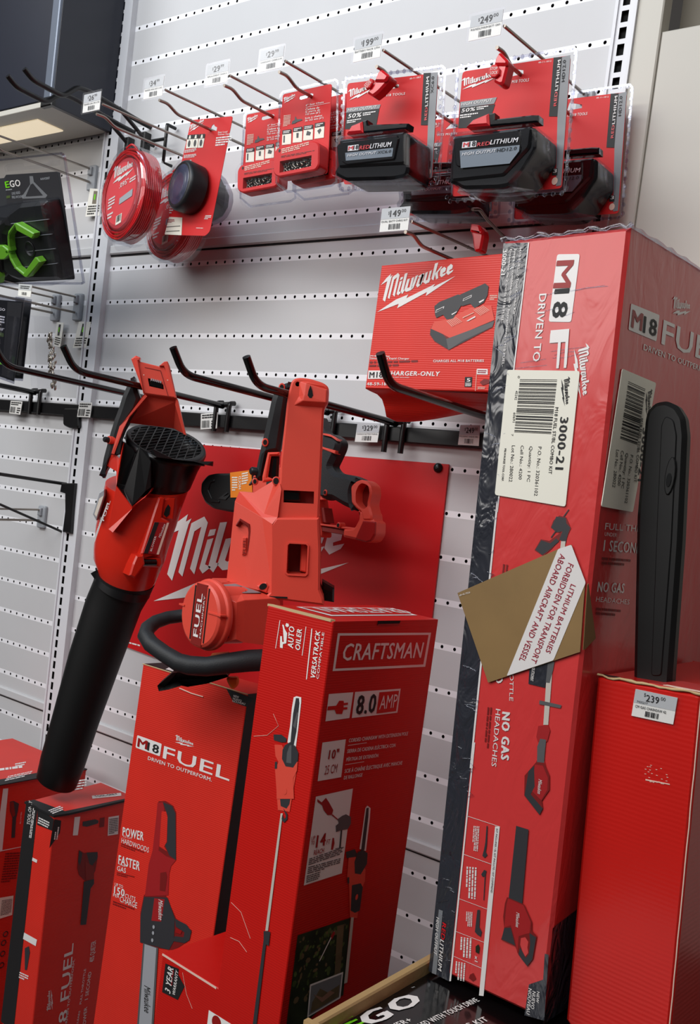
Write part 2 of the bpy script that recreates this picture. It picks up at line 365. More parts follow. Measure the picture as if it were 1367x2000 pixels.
    def text(s, fr, txt, P, m, w=0.0006, bold=0.0, shear=0.0):
        """writing fitted between P[0] and P[1] (baseline) with its capitals reaching P[2]"""
        a, b, c = (Vector(q[:2]) for q in P)
        d = b - a; L = d.length; ux = d / L; uy = Vector((-ux.y, ux.x)); h = (c - a).dot(uy)
        V, F, wd = text_mesh(txt, bold); kx = L / wd; ky = h / CAPH
        out = []
        for v in V:
            x, y = v[:2]; q = a + ux * (x * kx + shear * y * ky) + uy * (y * ky); out.append(fr.pt(q.x, q.y, w + (v[2] if len(v) > 2 else 0)))
        if h < 0: F = [f[::-1] for f in F]
        return s.add(out, F, m)
    def logo(s, fr, P, m, w=0.0006, wob=0):
        """the slanted script name with its lightning bolt; P = lower left tip of bolt, right tip of bolt, top of the first stem"""
        a, b, c = (Vector(q[:2]) for q in P)
        d = b - a
        e = c - a
        # coordinates were taken with bolt from (0,0) to (1,0) and first stem top at (0.215,0.365)
        ey = (e - d * 0.215) / 0.365
        for L in LOGO:
            Q = [a + d * x + ey * y for x, y in L]; s.poly(fr, [(q.x, q.y) for q in Q], m, w)
        return s
    def bars(s, fr, P, m, n=26, w=0.0008, seed=1):
        """bar code between P[0] and P[1], bars reaching P[2]"""
        rnd = random.Random(seed); a, b, c = (Vector(q[:2]) for q in P); d = b - a; e = c - a; x = 0.0
        ws = [rnd.choice((1, 1, 2, 3)) for _ in range(n * 2)]; t = sum(ws)
        for k, q in enumerate(ws):
            if k % 2 == 0:
                p0 = a + d * (x / t); p1 = a + d * ((x + q) / t)
                s.poly(fr, [tuple(p0), tuple(p1), tuple(p1 + e), tuple(p0 + e)], m, w)
            x += q
        return s
    def lines(s, fr, P, n, m, w=0.0006, seed=1, fillr=0.55):
        """n lines of print too small to read, in the block P[0] (lower left), P[1] (lower right), P[2] (upper left)"""
        rnd = random.Random(seed); a, b, c = (Vector(q[:2]) for q in P); d = b - a; e = c - a
        for k in range(n):
            y0 = (k + 0.2) / n; y1 = y0 + fillr / n; x = 0.0; end = 1.0 if k else rnd.uniform(0.5, 0.95)
            while x < end - 0.02:
                l = min(rnd.uniform(0.05, 0.22), end - x)
                q = [a + d * x + e * y0, a + d * (x + l) + e * y0, a + d * (x + l) + e * y1, a + d * x + e * y1]
                s.poly(fr, [tuple(p) for p in q], m, w); x += l + 0.025
        return s
    def build(s, name, parent=None, org=None, bevel=0.0, seg=2, smooth_angle=None):
        me = bpy.data.meshes.new(name)
        O = Vector(org) if org is not None else (Vector(parent['_o']) if parent is not None else Vector((0, 0, 0)))
        me.from_pydata([tuple(v - O) for v in s.V], [], s.F)
        for m in s.mats: me.materials.append(MATS[m])
        for p, k, sm in zip(me.polygons, s.M, s.smooth): p.material_index = k; p.use_smooth = sm
        me.update()
        o = bpy.data.objects.new(name, me); COL.objects.link(o)
        if parent is not None: o.parent = parent
        if bevel:
            b = o.modifiers.new('bevel', 'BEVEL'); b.width = bevel; b.segments = seg; b.limit_method = 'ANGLE'; b.angle_limit = math.radians(35)
        return o
def thing(name, loc, label, cat, group=None):
    o = bpy.data.objects.new(name, None); COL.objects.link(o); o.empty_display_size = 0.03
    o.location = loc; o['label'] = label; o['category'] = cat; o['_o'] = tuple(loc)
    if group: o['group'] = group
    return o
def sub(mb, name, parent, root, **k):
    """a part of a part: same origin as its thing"""
    o = mb.build(name, parent, org=root['_o'], **k); return o
def solo(mb, name, loc, label, cat, group=None, **k):
    o = mb.build(name, None, org=loc, **k); o.location = loc; o['label'] = label; o['category'] = cat
    if group: o['group'] = group
    return o
def structure(mb, name, loc=(0, 0, 0)):
    o = mb.build(name, None, org=loc); o.location = loc; o['kind'] = 'structure'; return o
def dup(root, loc, label, rotz=0.0):
    """copy a thing with its parts and their sub-parts"""
    c = root.copy(); COL.objects.link(c); c.location = loc; c.rotation_euler = (0, 0, rotz); c['label'] = label
    for ch in list(root.children):
        k = ch.copy(); COL.objects.link(k); k.parent = c
        for g in list(ch.children):
            h = g.copy(); COL.objects.link(h); h.parent = k
    return c
# outlines of the slanted script name and its bolt, in units of the bolt's length
LOGO = [[(0,0),(0.2537,0.0448),(0.4148,0.0372),(0.386,0.0047),(0.7518,0.016),(0.7222,-0.0078),(1,0),(0.6297,-0.0697),(0.647,-0.0323),(0.2623,-0.0611),(0.2864,-0.0188)],
 [(0.0717,0.2906),(0.1541,0.3423),(0.215,0.365),(0.2016,0.3331),(0.2343,0.3416),(0.2155,0.3159),(0.1127,0.0769),(0.0856,0.1123),(0.1595,0.3023)],
 [(0.2326,0.3198),(0.305,0.335),(0.3234,0.3031),(0.2399,0.0842),(0.217,0.1147),(0.2876,0.2924),(0.248,0.2794),(0.1727,0.0859),(0.1509,0.11)],
 [(0.3333,0.2689),(0.3663,0.2659),(0.356,0.2405),(0.3203,0.2409)],
 [(0.3176,0.2271),(0.3509,0.2278),(0.301,0.1184),(0.333,0.1012),(0.2856,0.08),(0.2684,0.1059)],
 [(0.3888,0.2898),(0.4255,0.285),(0.359,0.1163),(0.375,0.1096),(0.3434,0.0745),(0.3166,0.1044)],
 [(0.4158,0.2112),(0.4502,0.2098),(0.4086,0.1177),(0.4203,0.109),(0.3931,0.0759),(0.3664,0.1057)],
 [(0.4728,0.2052),(0.5052,0.2024),(0.4659,0.1156),(0.4733,0.1051),(0.4544,0.0724),(0.3931,0.0759),(0.4203,0.109),(0.437,0.113)],
 [(0.5218,0.2063),(0.5542,0.2049),(0.5115,0.1258),(0.484,0.0857),(0.4544,0.0724),(0.4653,0.1084)],
 [(0.553,0.1892),(0.6021,0.1974),(0.6246,0.1766),(0.573,0.0812),(0.5355,0.0676),(0.5175,0.0974),(0.5508,0.1606),(0.5819,0.1657),(0.5526,0.1009),(0.562,0.0969),(0.5915,0.1652),(0.5633,0.1663)],
 [(0.6021,0.1974),(0.6338,0.191),(0.5994,0.1103),(0.6114,0.1089),(0.5727,0.0776),(0.5636,0.0962)],
 [(0.6457,0.1895),(0.6776,0.1881),(0.643,0.1027),(0.6588,0.0996),(0.6361,0.0653),(0.6067,0.0999)],
 [(0.6974,0.1854),(0.7276,0.1854),(0.6952,0.1059),(0.7026,0.0991),(0.6801,0.0649),(0.6361,0.0653),(0.6588,0.0996),(0.6674,0.1069)],
 [(0.7692,0.2417),(0.8082,0.2354),(0.7356,0.063),(0.7124,0.0912)],
 [(0.8392,0.1782),(0.8543,0.1716),(0.796,0.128),(0.7938,0.0999),(0.7949,0.0631),(0.7671,0.0605),(0.7605,0.1288)],
 [(0.8289,0.1464),(0.8767,0.1581),(0.898,0.1307),(0.884,0.1007),(0.8524,0.0963),(0.8516,0.0858),(0.8945,0.0853),(0.8772,0.0638),(0.8337,0.0572),(0.8161,0.083)],
 [(0.9142,0.1381),(0.9581,0.155),(0.9792,0.1277),(0.969,0.0961),(0.934,0.0934),(0.9329,0.0794),(0.9831,0.0792),(0.9663,0.0613),(0.9149,0.0476),(0.8939,0.0783)]]

# ---------------------------------------------------------------- the setting: perforated back wall, posts, board
def ROW(i): return 2.55 - i * 0.07644 - (0.0033 if i > 6.5 else 0) - (0.0222 if i > 20.5 else 0)
ROWS = [ROW(i) for i in range(-3, 29)]
def holed_band(mb, x0, x1, z0, z1, cx, cz, hw, hh, n, m):
    """one cell of sheet metal with a real hole and the dark behind it"""
    if n == 4: H = [(cx - hw, cz - hh), (cx + hw, cz - hh), (cx + hw, cz + hh), (cx - hw, cz + hh)]
    else: H = [(cx + hw * math.cos(2 * math.pi * (k + .5) / n), cz + hh * math.sin(2 * math.pi * (k + .5) / n)) for k in range(n)]
    R_ = []
    for x, z in H:                                             # matching points on the cell's border
        dx, dz = x - cx, z - cz; k = min(((x1 - cx) if dx > 0 else (cx - x0)) / max(abs(dx), 1e-9), ((z1 - cz) if dz > 0 else (cz - z0)) / max(abs(dz), 1e-9))
        R_.append((cx + dx * k, cz + dz * k))
    if n == 4: R_ = [(x0, z0), (x1, z0), (x1, z1), (x0, z1)]
    else:
        C4 = [(x1, z1), (x0, z1), (x0, z0), (x1, z0)]
        R_ = [(x1, z0 + (z1 - z0) * .75), (cx + (x1 - cx) * .6, z1), (cx - (cx - x0) * .6, z1), (x0, z0 + (z1 - z0) * .75), (x0, z0 + (z1 - z0) * .25), (cx - (cx - x0) * .6, z0), (cx + (x1 - cx) * .6, z0), (x1, z0 + (z1 - z0) * .25)]
        for a, c, b in ((R_[0], (x1, z1), R_[1]), (R_[2], (x0, z1), R_[3]), (R_[4], (x0, z0), R_[5]), (R_[6], (x1, z0), R_[7])):
            mb.add([(a[0], 0, a[1]), (c[0], 0, c[1]), (b[0], 0, b[1])], [(2, 1, 0)], m)
    V = [(x, 0, z) for x, z in R_] + [(x, 0, z) for x, z in H] + [(x, .008, z) for x, z in H]
    F = [(i, (i + 1) % n, n + (i + 1) % n, n + i)[::-1] for i in range(n)]
    mb.add(V, F, m)
    mb.add(V[n:], [(i, (i + 1) % n, n + (i + 1) % n, n + i)[::-1] for i in range(n)] + [tuple(range(n, 2 * n))[::-1]], 'hole')
def bay(x0, x1, off, name):
    mb = MB(); hs = 0.0056; prev = 0.0
    joints = (ROW(6) / 2 + ROW(7) / 2, ROW(20) / 2 + ROW(21) / 2)
    rows = sorted(z for z in ROWS if z < 2.86)
    for z in rows:
        mb.add([(x0, 0, prev), (x1, 0, prev), (x1, 0, z - hs), (x0, 0, z - hs)], [(0, 1, 2, 3)], 'panel')
        k0 = math.ceil((x0 + .004 - off) / .0254); k1 = math.floor((x1 - .004 - off) / .0254)
        xs = [off + k * .0254 for k in range(k0, k1 + 1)]
        mb.add([(x0, 0, z - hs), (xs[0] - .0127, 0, z - hs), (xs[0] - .0127, 0, z + hs), (x0, 0, z + hs)], [(0, 1, 2, 3)], 'strip')
        mb.add([(xs[-1] + .0127, 0, z - hs), (x1, 0, z - hs), (x1, 0, z + hs), (xs[-1] + .0127, 0, z + hs)], [(0, 1, 2, 3)], 'strip')
        for x in xs: holed_band(mb, x - .0127, x + .0127, z - hs, z + hs, x, z, .0030, .0032, 8, 'strip')
        prev = z + hs
    mb.add([(x0, 0, prev), (x1, 0, prev), (x1, 0, 2.9), (x0, 0, 2.9)], [(0, 1, 2, 3)], 'panel')
    for zj in joints:                                           # folded lip where two panels meet
        fr = Frame((0, 0, zj), (1, 0, 0), (0, 0, 1), (0, -1, 0))
        mb.prism(fr, [(x0, -.009), (x1, -.009), (x1, .012), (x0, .012)], -.002, .007, 'panel', .003)
        mb.box(fr, x0, x1, -.0125, -.009, -.002, .0015, 'hole')  # dark strip: shade in the gap below the lip, put in as colour
    return structure(mb, name)
bay(-.014, 1.160, 0.0, 'wall_back')
bay(-1.30, -.068, -.106, 'wall_left_bay')
def upright(x0, x1, xs, name, hw=.0042, deep=.012):
    mb = MB(); z = 0.0; fr = FR['Y0']
    cells = int(2.9 / .0254)
    for k in range(cells):
        z0 = k * .0254; V0 = len(mb.V); holed_band(mb, x0, x1, z0, z0 + .0254, xs, z0 + .0127, hw, .0088, 4, 'post')
        for i in range(V0, len(mb.V)): mb.V[i].y -= deep
    for xa, n_ in ((x0, -1), (x1, 1)):
        V = [(xa, -deep, 0), (xa, .0, 0), (xa, .0, 2.9), (xa, -deep, 2.9)]
        mb.add(V, [(0, 1, 2, 3) if n_ < 0 else (3, 2, 1, 0)], 'post')
    mb.box(fr, x0 - .0012, x0 + .004, 0, 2.9, -.0, deep + .003, 'post'); mb.box(fr, x1 - .004, x1 + .0012, 0, 2.9, -.0, deep + .003, 'post')
    return structure(mb, name)
upright(-.067, -.015, -.049, 'trim_1')
upright(1.160, 1.194, 1.176, 'trim_2', .0058)
mb = MB(); mb.box(FR['Y0'], 1.194, 1.236, 0, 2.9, -.02, .010, 'beige', .002); structure(mb, 'trim_3')
mb = MB(); mb.box(FR['Y0'], 1.2365, 2.6, 0, 2.318, -.02, .006, 'board', .002); structure(mb, 'wall_right')
mb = MB(); mb.box(FR['Y0'], 1.2365, 2.6, 2.318, 2.9, -.12, -.06, 'board_dark'); structure(mb, 'wall_right_upper')
mb = MB(); mb.add([(-4, -5, 0), (5, -5, 0), (5, 1, 0), (-4, 1, 0)], [(0, 1, 2, 3)], 'floor_grey'); structure(mb, 'floor')
mb = MB(); mb.box(FR['Y0'], -1.3, 2.6, 0.0, .15, .001, .92, 'shelf', .006); mb.build('base_deck')['kind'] = 'structure'
bpy.data.objects['base_deck'].name = 'trim_4'

# dark lit canopy over the left bay
can = thing('light_canopy', (-.3, -.1, 2.32), 'dark blue-black canopy box over the left bay, lit from underneath', 'canopy')
mb = MB(); mb.box(FR['Y0'], -1.3, -.072, 2.335, 2.88, .165, .174, 'canopy', .001); mb.build('front_panel', can)
mb = MB(); mb.box(FR['X-.047'], -.172, -.001, 2.321, 2.88, -.012, 0, 'canopy', .001); mb.build('side_panel', can)
mb = MB(); mb.box(FR['Y0'], -.072, -.047, 2.335, 2.88, .1725, .180, 'canopy_edge', .002); mb.box(FR['Y0'], -.075, -.035, 2.316, 2.336, .1725, .184, 'black', .002); mb.build('corner_trim', can)
mb = MB(); mb.box(FR['Y0'], -1.3, -.062, 2.322, 2.334, .012, .172, 'beige', .001); mb.build('underside', can)
mb = MB(); mb.box(FR['Y0'], -1.3, -.16, 2.319, 2.3215, .06, .13, 'diffuser'); o = mb.build('light_diffuser', can); o['label'] = 'warm lit diffuser'
mb = MB(); mb.box(FR['Y0'], -1.3, -.062, 2.345, 2.375, .155, .162, 'beige'); 
mb = MB(); mb.box(FR['Y0'], -.40, -.12, 2.60, 2.606, .03, .24, 'steel')
# black slotted rail under the big hooks
mb = MB(); mb.box(FR['Y-.001'], -1.3, 1.158, 1.668, 1.6955, .0, .016, 'black', .002)
solo(mb, 'hook_rail', (0.0, 0, 1.68), 'long flat black steel rail crossing the perforated wall at mid height', 'rail')

# ---------------------------------------------------------------- hooks
def arc(p, a, b, n=5):
    """rounded corner: quadratic from a to b around p"""
    p, a, b = Vector(p), Vector(a), Vector(b); return [a * (1 - t) ** 2 + p * 2 * t * (1 - t) + b * t * t for t in [k / n for k in range(n + 1)]]
def smooth_path(P, r=.012, n=5):
    P = [Vector(p) for p in P]; out = [P[0]]
    for i in range(1, len(P) - 1):
        a = P[i] + (P[i - 1] - P[i]).normalized() * min(r, (P[i - 1] - P[i]).length * .45)
        b = P[i] + (P[i + 1] - P[i]).normalized() * min(r, (P[i + 1] - P[i]).length * .45)
        out += arc(P[i], a, b, n)
    return out + [P[-1]]
def big_hook(label, x, z, L=.405):
    t = thing('wall_hook', (x, 0, z), label, 'hook', 'thick black hooks on the rail')
    mb = MB(); mb.tube(smooth_path([(x, -.026, z), (x, -L + .01, z - .004 + .012), (x, -L - .018, z + .045)], .026, 7), .0062, 'black_gloss', 14); mb.build('arm', t)
    mb = MB()
    for dx in (-.022, .014):
        mb.tube(smooth_path([(x + dx, -.022, z - .052), (x + dx, -.022, z + .006), (x + dx + (.004 if dx < 0 else 0), -.008, z + .008)], .008), .0052, 'black', 10)
    mb.tube([(x - .022, -.024, z + .001), (x + .016, -.024, z + .004)], .0055, 'black', 10)
    mb.build('bracket', t)
    return t
h0 = big_hook('black hook at the far left whose arm runs out of the frame', -.212, 1.716)
WHERE = [('leftmost complete black hook, its arm ending in a raised tip at the frame edge', .215, 1.716),
    ('black hook that carries the red blower, its raised tip left of the grip', .423, 1.712),
    ('empty black hook with raised tip just right of the red blower', .697, 1.712),
    ('black hook that carries the red chainsaw by its rear handle', .854, 1.700),
    ('black hook in front of the red charger carton', 1.092, 1.708)]
for lb, x, z in WHERE:
    c = dup(h0, (x, 0, z), lb)
def bent_hook(label, dx, dz):
    t = thing('display_arm', (.02 + dx, 0, 2.28 + dz), label, 'hook', 'black bent arms high on the left post')
    mb = MB(); P = [(-0.3266,2.3108),(-0.3049,2.2973),(-0.2335,2.2941),(-0.2014,2.3243),(-0.1731,2.3278),(-0.0399,2.3176),(0.0093,2.3161)]
    mb.tube(smooth_path([(.02 + dx, u, v + dz) for u, v in P], .012), .0055, 'black', 10); mb.build('arm', t)
    mb = MB(); P = [(-0.0909,2.3243),(0.0059,2.2760)]
    mb.tube([(.02 + dx, u, v + dz) for u, v in P], .0045, 'black', 8); mb.build('brace', t)
    mb = MB(); fr = Frame((.02 + dx, 0, 2.27 + dz), (1, 0, 0), (0, 0, 1), (0, -1, 0))
    mb.box(fr, -.006, .006, -.03, .03, .001, .02, 'black', .002); mb.build('bracket', t)
    return t
ba = bent_hook('lower of two black bent arms reaching left past the dark canopy', 0, 0)
dup(ba, (.075, 0, 2.285), 'upper of two black bent arms reaching left past the dark canopy')
mb = MB()
for u0, u1 in (((.118), (.150)),):
    mb.tube(smooth_path([(.10, -.006, 2.275), (.10, -.03, 2.275), (.165, -.03, 2.275), (.165, -.03, 2.305), (.165, -.006, 2.305)], .004), .0038, 'black', 8)
    mb.tube([(.165, -.03, 2.275), (.165, -.03, 2.225), (.165, -.006, 2.225)], .0038, 'black', 8)
solo(mb, 'wire_bracket', (.13, 0, 2.27), 'small black wire bracket on the perforated wall above the second line coil', 'bracket')

def tag_art(mb, x1, y, z0, price, cents, name, seed, w=.055, h=.038, sw=0.0):
    """printed card of a price tag: left edge x1-w, lower edge z0, slightly swung"""
    fr = Frame((x1 - w, y, z0), (math.cos(sw), math.sin(sw), .0), (0, 0, 1), (math.sin(sw), -math.cos(sw), 0))
    mb.prism(fr, [(0.002, .002), (w - .002, .002), (w - .002, h - .002), (.002, h - .002)], 0, .0006, 'tag_paper')
    mb.poly(fr, [(.002, h * .52), (w - .002, h * .52), (w - .002, h - .002), (.002, h - .002)], 'tag_grey', .0009)
    mb.text(fr, '$', [(w * .27, h * .70), (w * .31, h * .70), (w * .27, h * .82)], 'ink', .0013)
    mb.text(fr, price, [(w * .33, h * .60), (w * (.44 + .08 * len(price)), h * .60), (w * .33, h * .86)], 'ink', .0013, .02)
    mb.text(fr, cents, [(w * (.46 + .08 * len(price)), h * .74), (w * (.60 + .08 * len(price)), h * .74), (w * (.46 + .08 * len(price)), h * .87)], 'ink', .0013)
    mb.text(fr, name, [(w * .08, h * .40), (w * .92, h * .40), (w * .08, h * .475)], 'ink', .0013, .01)
    mb.bars(fr, [(w * .33, h * .12), (w * .70, h * .12), (w * .33, h * .33)], 'ink', 13, .0013, seed)
    return fr
TAGN = [0]
def price_tag(label, x1, y, z0, price, cents, name, seed, w=.055, h=.038, group='price tags held on the product hooks', sw=0.0):
    t = thing('price_tag', (x1 - w / 2, y, z0), label, 'price tag', group)
    mb = MB(); fr = tag_art(mb, x1, y, z0, price, cents, name, seed, w, h, sw); mb.build('card', t)
    mb = MB(); mb.prism(fr, rrect(-.0015, -.0015, w + .0015, h + .0015, .002, 2), .0016, .0022, 'clear'); mb.build('clear_sleeve', t)
    return t
def product_hook(label, x, zt, zl, yt, yl, back=True):
    """chrome scan hook: product wire below, tag wire above, plastic backplate"""
    t = thing('product_hook', (x, 0, zl), label, 'hook', 'chrome scanning hooks with price tags')
    mb = MB(); mb.tube(smooth_path([(x, -.012, zl + .006), (x, yl + .045, zl - .002), (x, yl + .02, zl + .008), (x, yl, zl + .006)], .008), .0028, 'steel', 8); mb.build('product_wire', t)
    mb = MB(); mb.tube([(x + .001, -.012, zt + .012), (x + .001, yt, zt + .001)], .0024, 'steel', 8); mb.build('tag_wire', t)
    mb = MB(); fr = Frame((x, 0, zl), (1, 0, 0), (0, 0, 1), (0, -1, 0))
    mb.prism(fr, rrect(-.014, -.012, .014, zt - zl + .022, .004, 2), .001, .009, 'grey_light', .002); mb.box(fr, -.006, .006, zt - zl - .002, zt - zl + .016, .009, .016, 'grey_light', .002); mb.build('backplate', t)
    return t
HK = [('26', .265, 2.239, 2.212, '26', '99', 'TRIMMER LINE .095 X 250', 'holding the coils of red trimmer line', '$26'),
      ('34', .440, 2.240, 2.213, '34', '99', 'TRIMMER HEAD EASY LOAD', 'holding the black trimmer head on its red card', '$34'),
      ('29', .601, 2.240, 2.215, '29', '99', 'REPLACEMENT CHAIN 6', 'holding the left, lower saw chain pack', '$29.99'),
      ('29', .724, 2.244, 2.218, '29', '99', 'CHAINSAW CHAIN 6 IN', 'holding the right, upper saw chain pack', '$29.99'),
      ('199', .921, 2.228, 2.195, '199', '00', 'BATTERY PACK LITH', 'holding the smaller blister-packed battery', '$199'),
      ('249', 1.125, 2.226, 2.188, '249', '00', 'M18 REDLITHIUM BATT 12AH', 'holding the large blister-packed batteries', '$249'),
      ('149', 1.011, 1.969, 1.946, '149', '00', 'DUAL BATT CHRG KIT', 'above the red charger carton', '$149')]
TLAB = ['price tag reading $26, leftmost on the chrome hooks', 'price tag reading $34, in front of the trimmer head', 'price tag reading $29 above the left saw chain pack',
        'price tag reading $29 left of and above the right saw chain pack', 'price tag reading $199 above the smaller battery pack', 'price tag reading $249, topmost, above the large battery pack', 'price tag reading $149 under the smaller battery pack']
for i, (k, x, zt, zl, pr, ct, nm, what, _) in enumerate(HK):
    product_hook('chrome scanning hook ' + what, x, zt, zl, -.278, -.288)
    price_tag(TLAB[i], x + .001, -.281, zt - .012 + (.0 if i < 5 else -.002), pr, ct, nm, 11 + i)
# three hooks in the left bay
LH = [(-.108, 2.232, 2.208, 'chrome scanning hook under the canopy carrying the wide clear blister pack'),
      (-.111, 1.935, 1.905, 'right one of two chrome hooks below the wide blister pack, next to the post'),
      (-.197, 1.935, 1.905, 'left one of two chrome hooks below the wide blister pack'),
      (-.165, 1.425, 1.405, 'short chrome hook low in the left bay below the black bracket arm')]
for x, zt, zl, lb in LH: product_hook(lb, x, zt, zl, -.278, -.288)

def info_card(label, P, seed, kind):
    """white information card hanging flat on the wall"""
    fr = FR['Y-.012']; us = [p[0] for p in P]; vs = [p[1] for p in P]
    mb = MB(); mb.prism(fr, P, 0, .0006, 'tag_paper')
    a, b, c, d = (Vector(p) for p in P)               # lower left, lower right, upper right, upper left
    q = lambda x, y: tuple(a * (1 - x) * (1 - y) + b * x * (1 - y) + c * x * y + d * (1 - x) * y)
    mb.poly(fr, [q(.35, .45), q(.65, .45), q(.65, .92), q(.35, .92)], kind, .001); mb.poly(fr, [q(.45, .6), q(.55, .6), q(.55, .8), q(.45, .8)], 'green', .0014)
    mb.lines(fr, [q(.1, .05), q(.9, .05), q(.1, .4)], 4, 'ink', .001, seed)
    return solo(mb, 'info_card', ((us[0] + us[1]) / 2, -.012, vs[0]), label, 'card', 'white information cards in the left bay')
info_card('white information card on the wall behind the wide blister pack, by the post', [(-0.1079,2.1337),(-0.0553,2.1323),(-0.0560,2.1922),(-0.1013,2.1984)], 3, 'board_dark')
info_card('white information card with a green picture, beside the post below the blister pack', [(-0.1035,1.8276),(-0.0535,1.8287),(-0.0461,1.8882),(-0.0908,1.8894)], 4, 'pic_dark')
info_card('narrow white information card partly hidden by the hanging saw chain', [(-0.1783,1.8325),(-0.1517,1.8284),(-0.1477,1.8868),(-0.1752,1.8882)], 5, 'pic_dark')
# tags clipped along the rail
def rail_tag(label, P, seed, price=None, cents='00', name=''):
    fr = FR['Y-.022']; a, b, c, d = (Vector(p) for p in P)
    q = lambda x, y: tuple(a * (1 - x) * (1 - y) + b * x * (1 - y) + c * x * y + d * (1 - x) * y)
    mb = MB(); mb.prism(fr, [q(.03, .04), q(.9, .04), q(.9, .96), q(.03, .96)], 0, .0006, 'tag_paper')
    if price:
        mb.poly(fr, [q(.03, .5), q(.9, .5), q(.9, .96), q(.03, .96)], 'tag_grey', .001)
        mb.text(fr, price, [q(.32, .60), q(.66, .60), q(.32, .86)], 'ink', .0014, .02); mb.text(fr, '$', [q(.25, .7), q(.30, .7), q(.25, .84)], 'ink', .0014)
        mb.text(fr, cents, [q(.68, .72), q(.82, .72), q(.68, .86)], 'ink', .0014)
        mb.text(fr, name, [q(.06, .40), q(.87, .40), q(.06, .47)], 'ink', .0014); mb.bars(fr, [q(.3, .12), q(.66, .12), q(.3, .34)], 'ink', 13, .0014, seed)
    else:
        mb.bars(fr, [q(.1, .12), q(.5, .12), q(.1, .55)], 'ink', 12, .0014, seed); mb.lines(fr, [q(.1, .65), q(.85, .65), q(.1, .92)], 2, 'ink', .0014, seed)
        mb.lines(fr, [q(.6, .1), q(.85, .1), q(.6, .55)], 3, 'ink', .0014, seed)
    t = thing('price_tag', ((P[0][0] + P[1][0]) / 2, -.022, P[0][1]), label, 'price tag', 'price tags clipped on the black rail')
    mb.build('card', t)
    mb = MB(); mb.prism(fr, [q(0, 0), q(1, 0), q(1, 1), q(0, 1)], .0016, .0021, 'clear'); mb.build('clear_sleeve', t)
rail_tag('price tag reading $329 on the rail, left of the chainsaw hook bracket', [(0.7633,1.6602),(0.8218,1.6631),(0.8233,1.7005),(0.7648,1.6973)], 31, '329', '00', 'CHAINSAW BATTERY M18FUEL')
rail_tag('price tag reading $249 on the rail beside the tall shrink-wrapped carton', [(0.9824,1.6698),(1.0290,1.6706),(1.0261,1.7082),(0.9826,1.7064)], 32, '249', '00', 'PRUNING SHEAR BRS')
rail_tag('yellowed tag on the rail between the blower and the chainsaw', [(0.3616,1.6595),(0.4152,1.6652),(0.4127,1.7008),(0.3571,1.6943)], 33)
rail_tag('yellowed tag on the rail in front of the left post', [(-0.0491,1.6648),(0.0056,1.6660),(0.0081,1.7033),(-0.0458,1.7018)], 34)
rail_tag('pale tag on the rail at the far left by the first bracket', [(-0.3179,1.6605),(-0.2647,1.6589),(-0.2601,1.6946),(-0.3163,1.6941)], 35)
# black hardware low in the left bay
mb = MB(); fr = FR['Y-.002']
mb.prism(fr, round_poly([(-0.1031,1.6836),(-0.0477,1.6861),(-0.0401,1.6410),(-0.0742,1.6390),(-0.0986,1.6449)], .006), 0, .02, 'black', .002)
solo(mb, 'rail_end_cap', (-.06, 0, 1.66), 'black plastic end block under the rail at the left post', 'end cap')
t = thing('bracket_arm', (-.12, 0, 1.50), 'long thin black bracket arm low in the left bay with upright clamp', 'bracket')
mb = MB(); P = [(-0.1808,1.5148),(0.0226,1.5059)]; mb.tube([(-.09, u, v) for u, v in P], .004, 'black', 8); P = [(-0.1731,1.4474),(0.0276,1.3848)]; mb.tube([(-.09, u, v) for u, v in P], .003, 'black', 8); mb.build('arm', t)
mb = MB(); mb.prism(FR['Y-.002'], [(-0.0814,1.5084),(-0.0338,1.5128),(-0.0323,1.4465),(-0.0295,1.3960),(-0.0584,1.3949),(-0.0569,1.4438),(-0.0639,1.4857),(-0.0838,1.4874)], 0, .02, 'black', .002); mb.build('clamp', t)

# ---------------------------------------------------------------- banner behind the tools
def lerp4(P):
    a, b, c, d = (Vector(p[:2]) for p in P)            # lower left, lower right, upper right, upper left
    return lambda x, y: tuple(a * (1 - x) * (1 - y) + b * x * (1 - y) + c * x * y + d * (1 - x) * y)
FB = FR['Y-.004']
t = thing('banner', (.6, -.004, 1.15), 'large red sign panel with white script logo and bolt behind the hanging tools', 'banner')
mb = MB(); mb.prism(FB, [(0.1812,1.1683),(0.2788,1.1634),(0.9703,1.1724),(0.9601,1.6378),(0.2935,1.6295)], -.002, .0012, 'red_banner')
bl = [(0.2610,1.2834),(0.7738,1.4403),(0.3372,1.4820)]
mb.logo(FB, [bl[0], bl[1], bl[2]], 'logo_white', .0022)
mb.lines(FB, [(0.1885,1.1766),(0.2765,1.1776),(0.1876,1.1822)], 1, 'logo_white', .002)
mb.build('panel', t)
mb = MB(); p = [(0.9403,1.6299)][0]; mb.lathe(FB.pt(p[0], p[1], .001), (0, -1, 0), [(.0085, 0), (.0085, .003), (.006, .0065), (.002, .0075)], 'black', 20); mb.build('push_pin', t)

# ---------------------------------------------------------------- blister packed batteries
def stud_row(mb, fr, pts, m='clear_rim'):
    for (u, v) in pts:
        P = ell(u, v, .0028, .0036, 8); mb.prism(fr, P, .0015, .004, m, .0008)
def blister(fr, O, sleeve, name, root, studs=True):
    """clear flange with moulded studs round the card"""
    mb = MB()
    n = len(O)
    ins = poly_off(O, .0035)
    for i in range(n):                                   # raised rim
        a, b = O[i], O[(i + 1) % n]; c, d = ins[(i + 1) % n], ins[i]
        mb.prism(fr, [a, b, c, d], .002, .0036, 'clear_rim')
    if studs:
        mid = poly_off(sleeve, -.0075 if True else 0)
        for i in range(4):
            a, b = Vector(mid[i]), Vector(mid[(i + 1) % 4]); L = (b - a).length; k = int(L / .0125)
            stud_row(mb, fr, [tuple(a + (b - a) * ((j + .5) / k)) for j in range(k)])
    return mb.build('clear_tray', root)
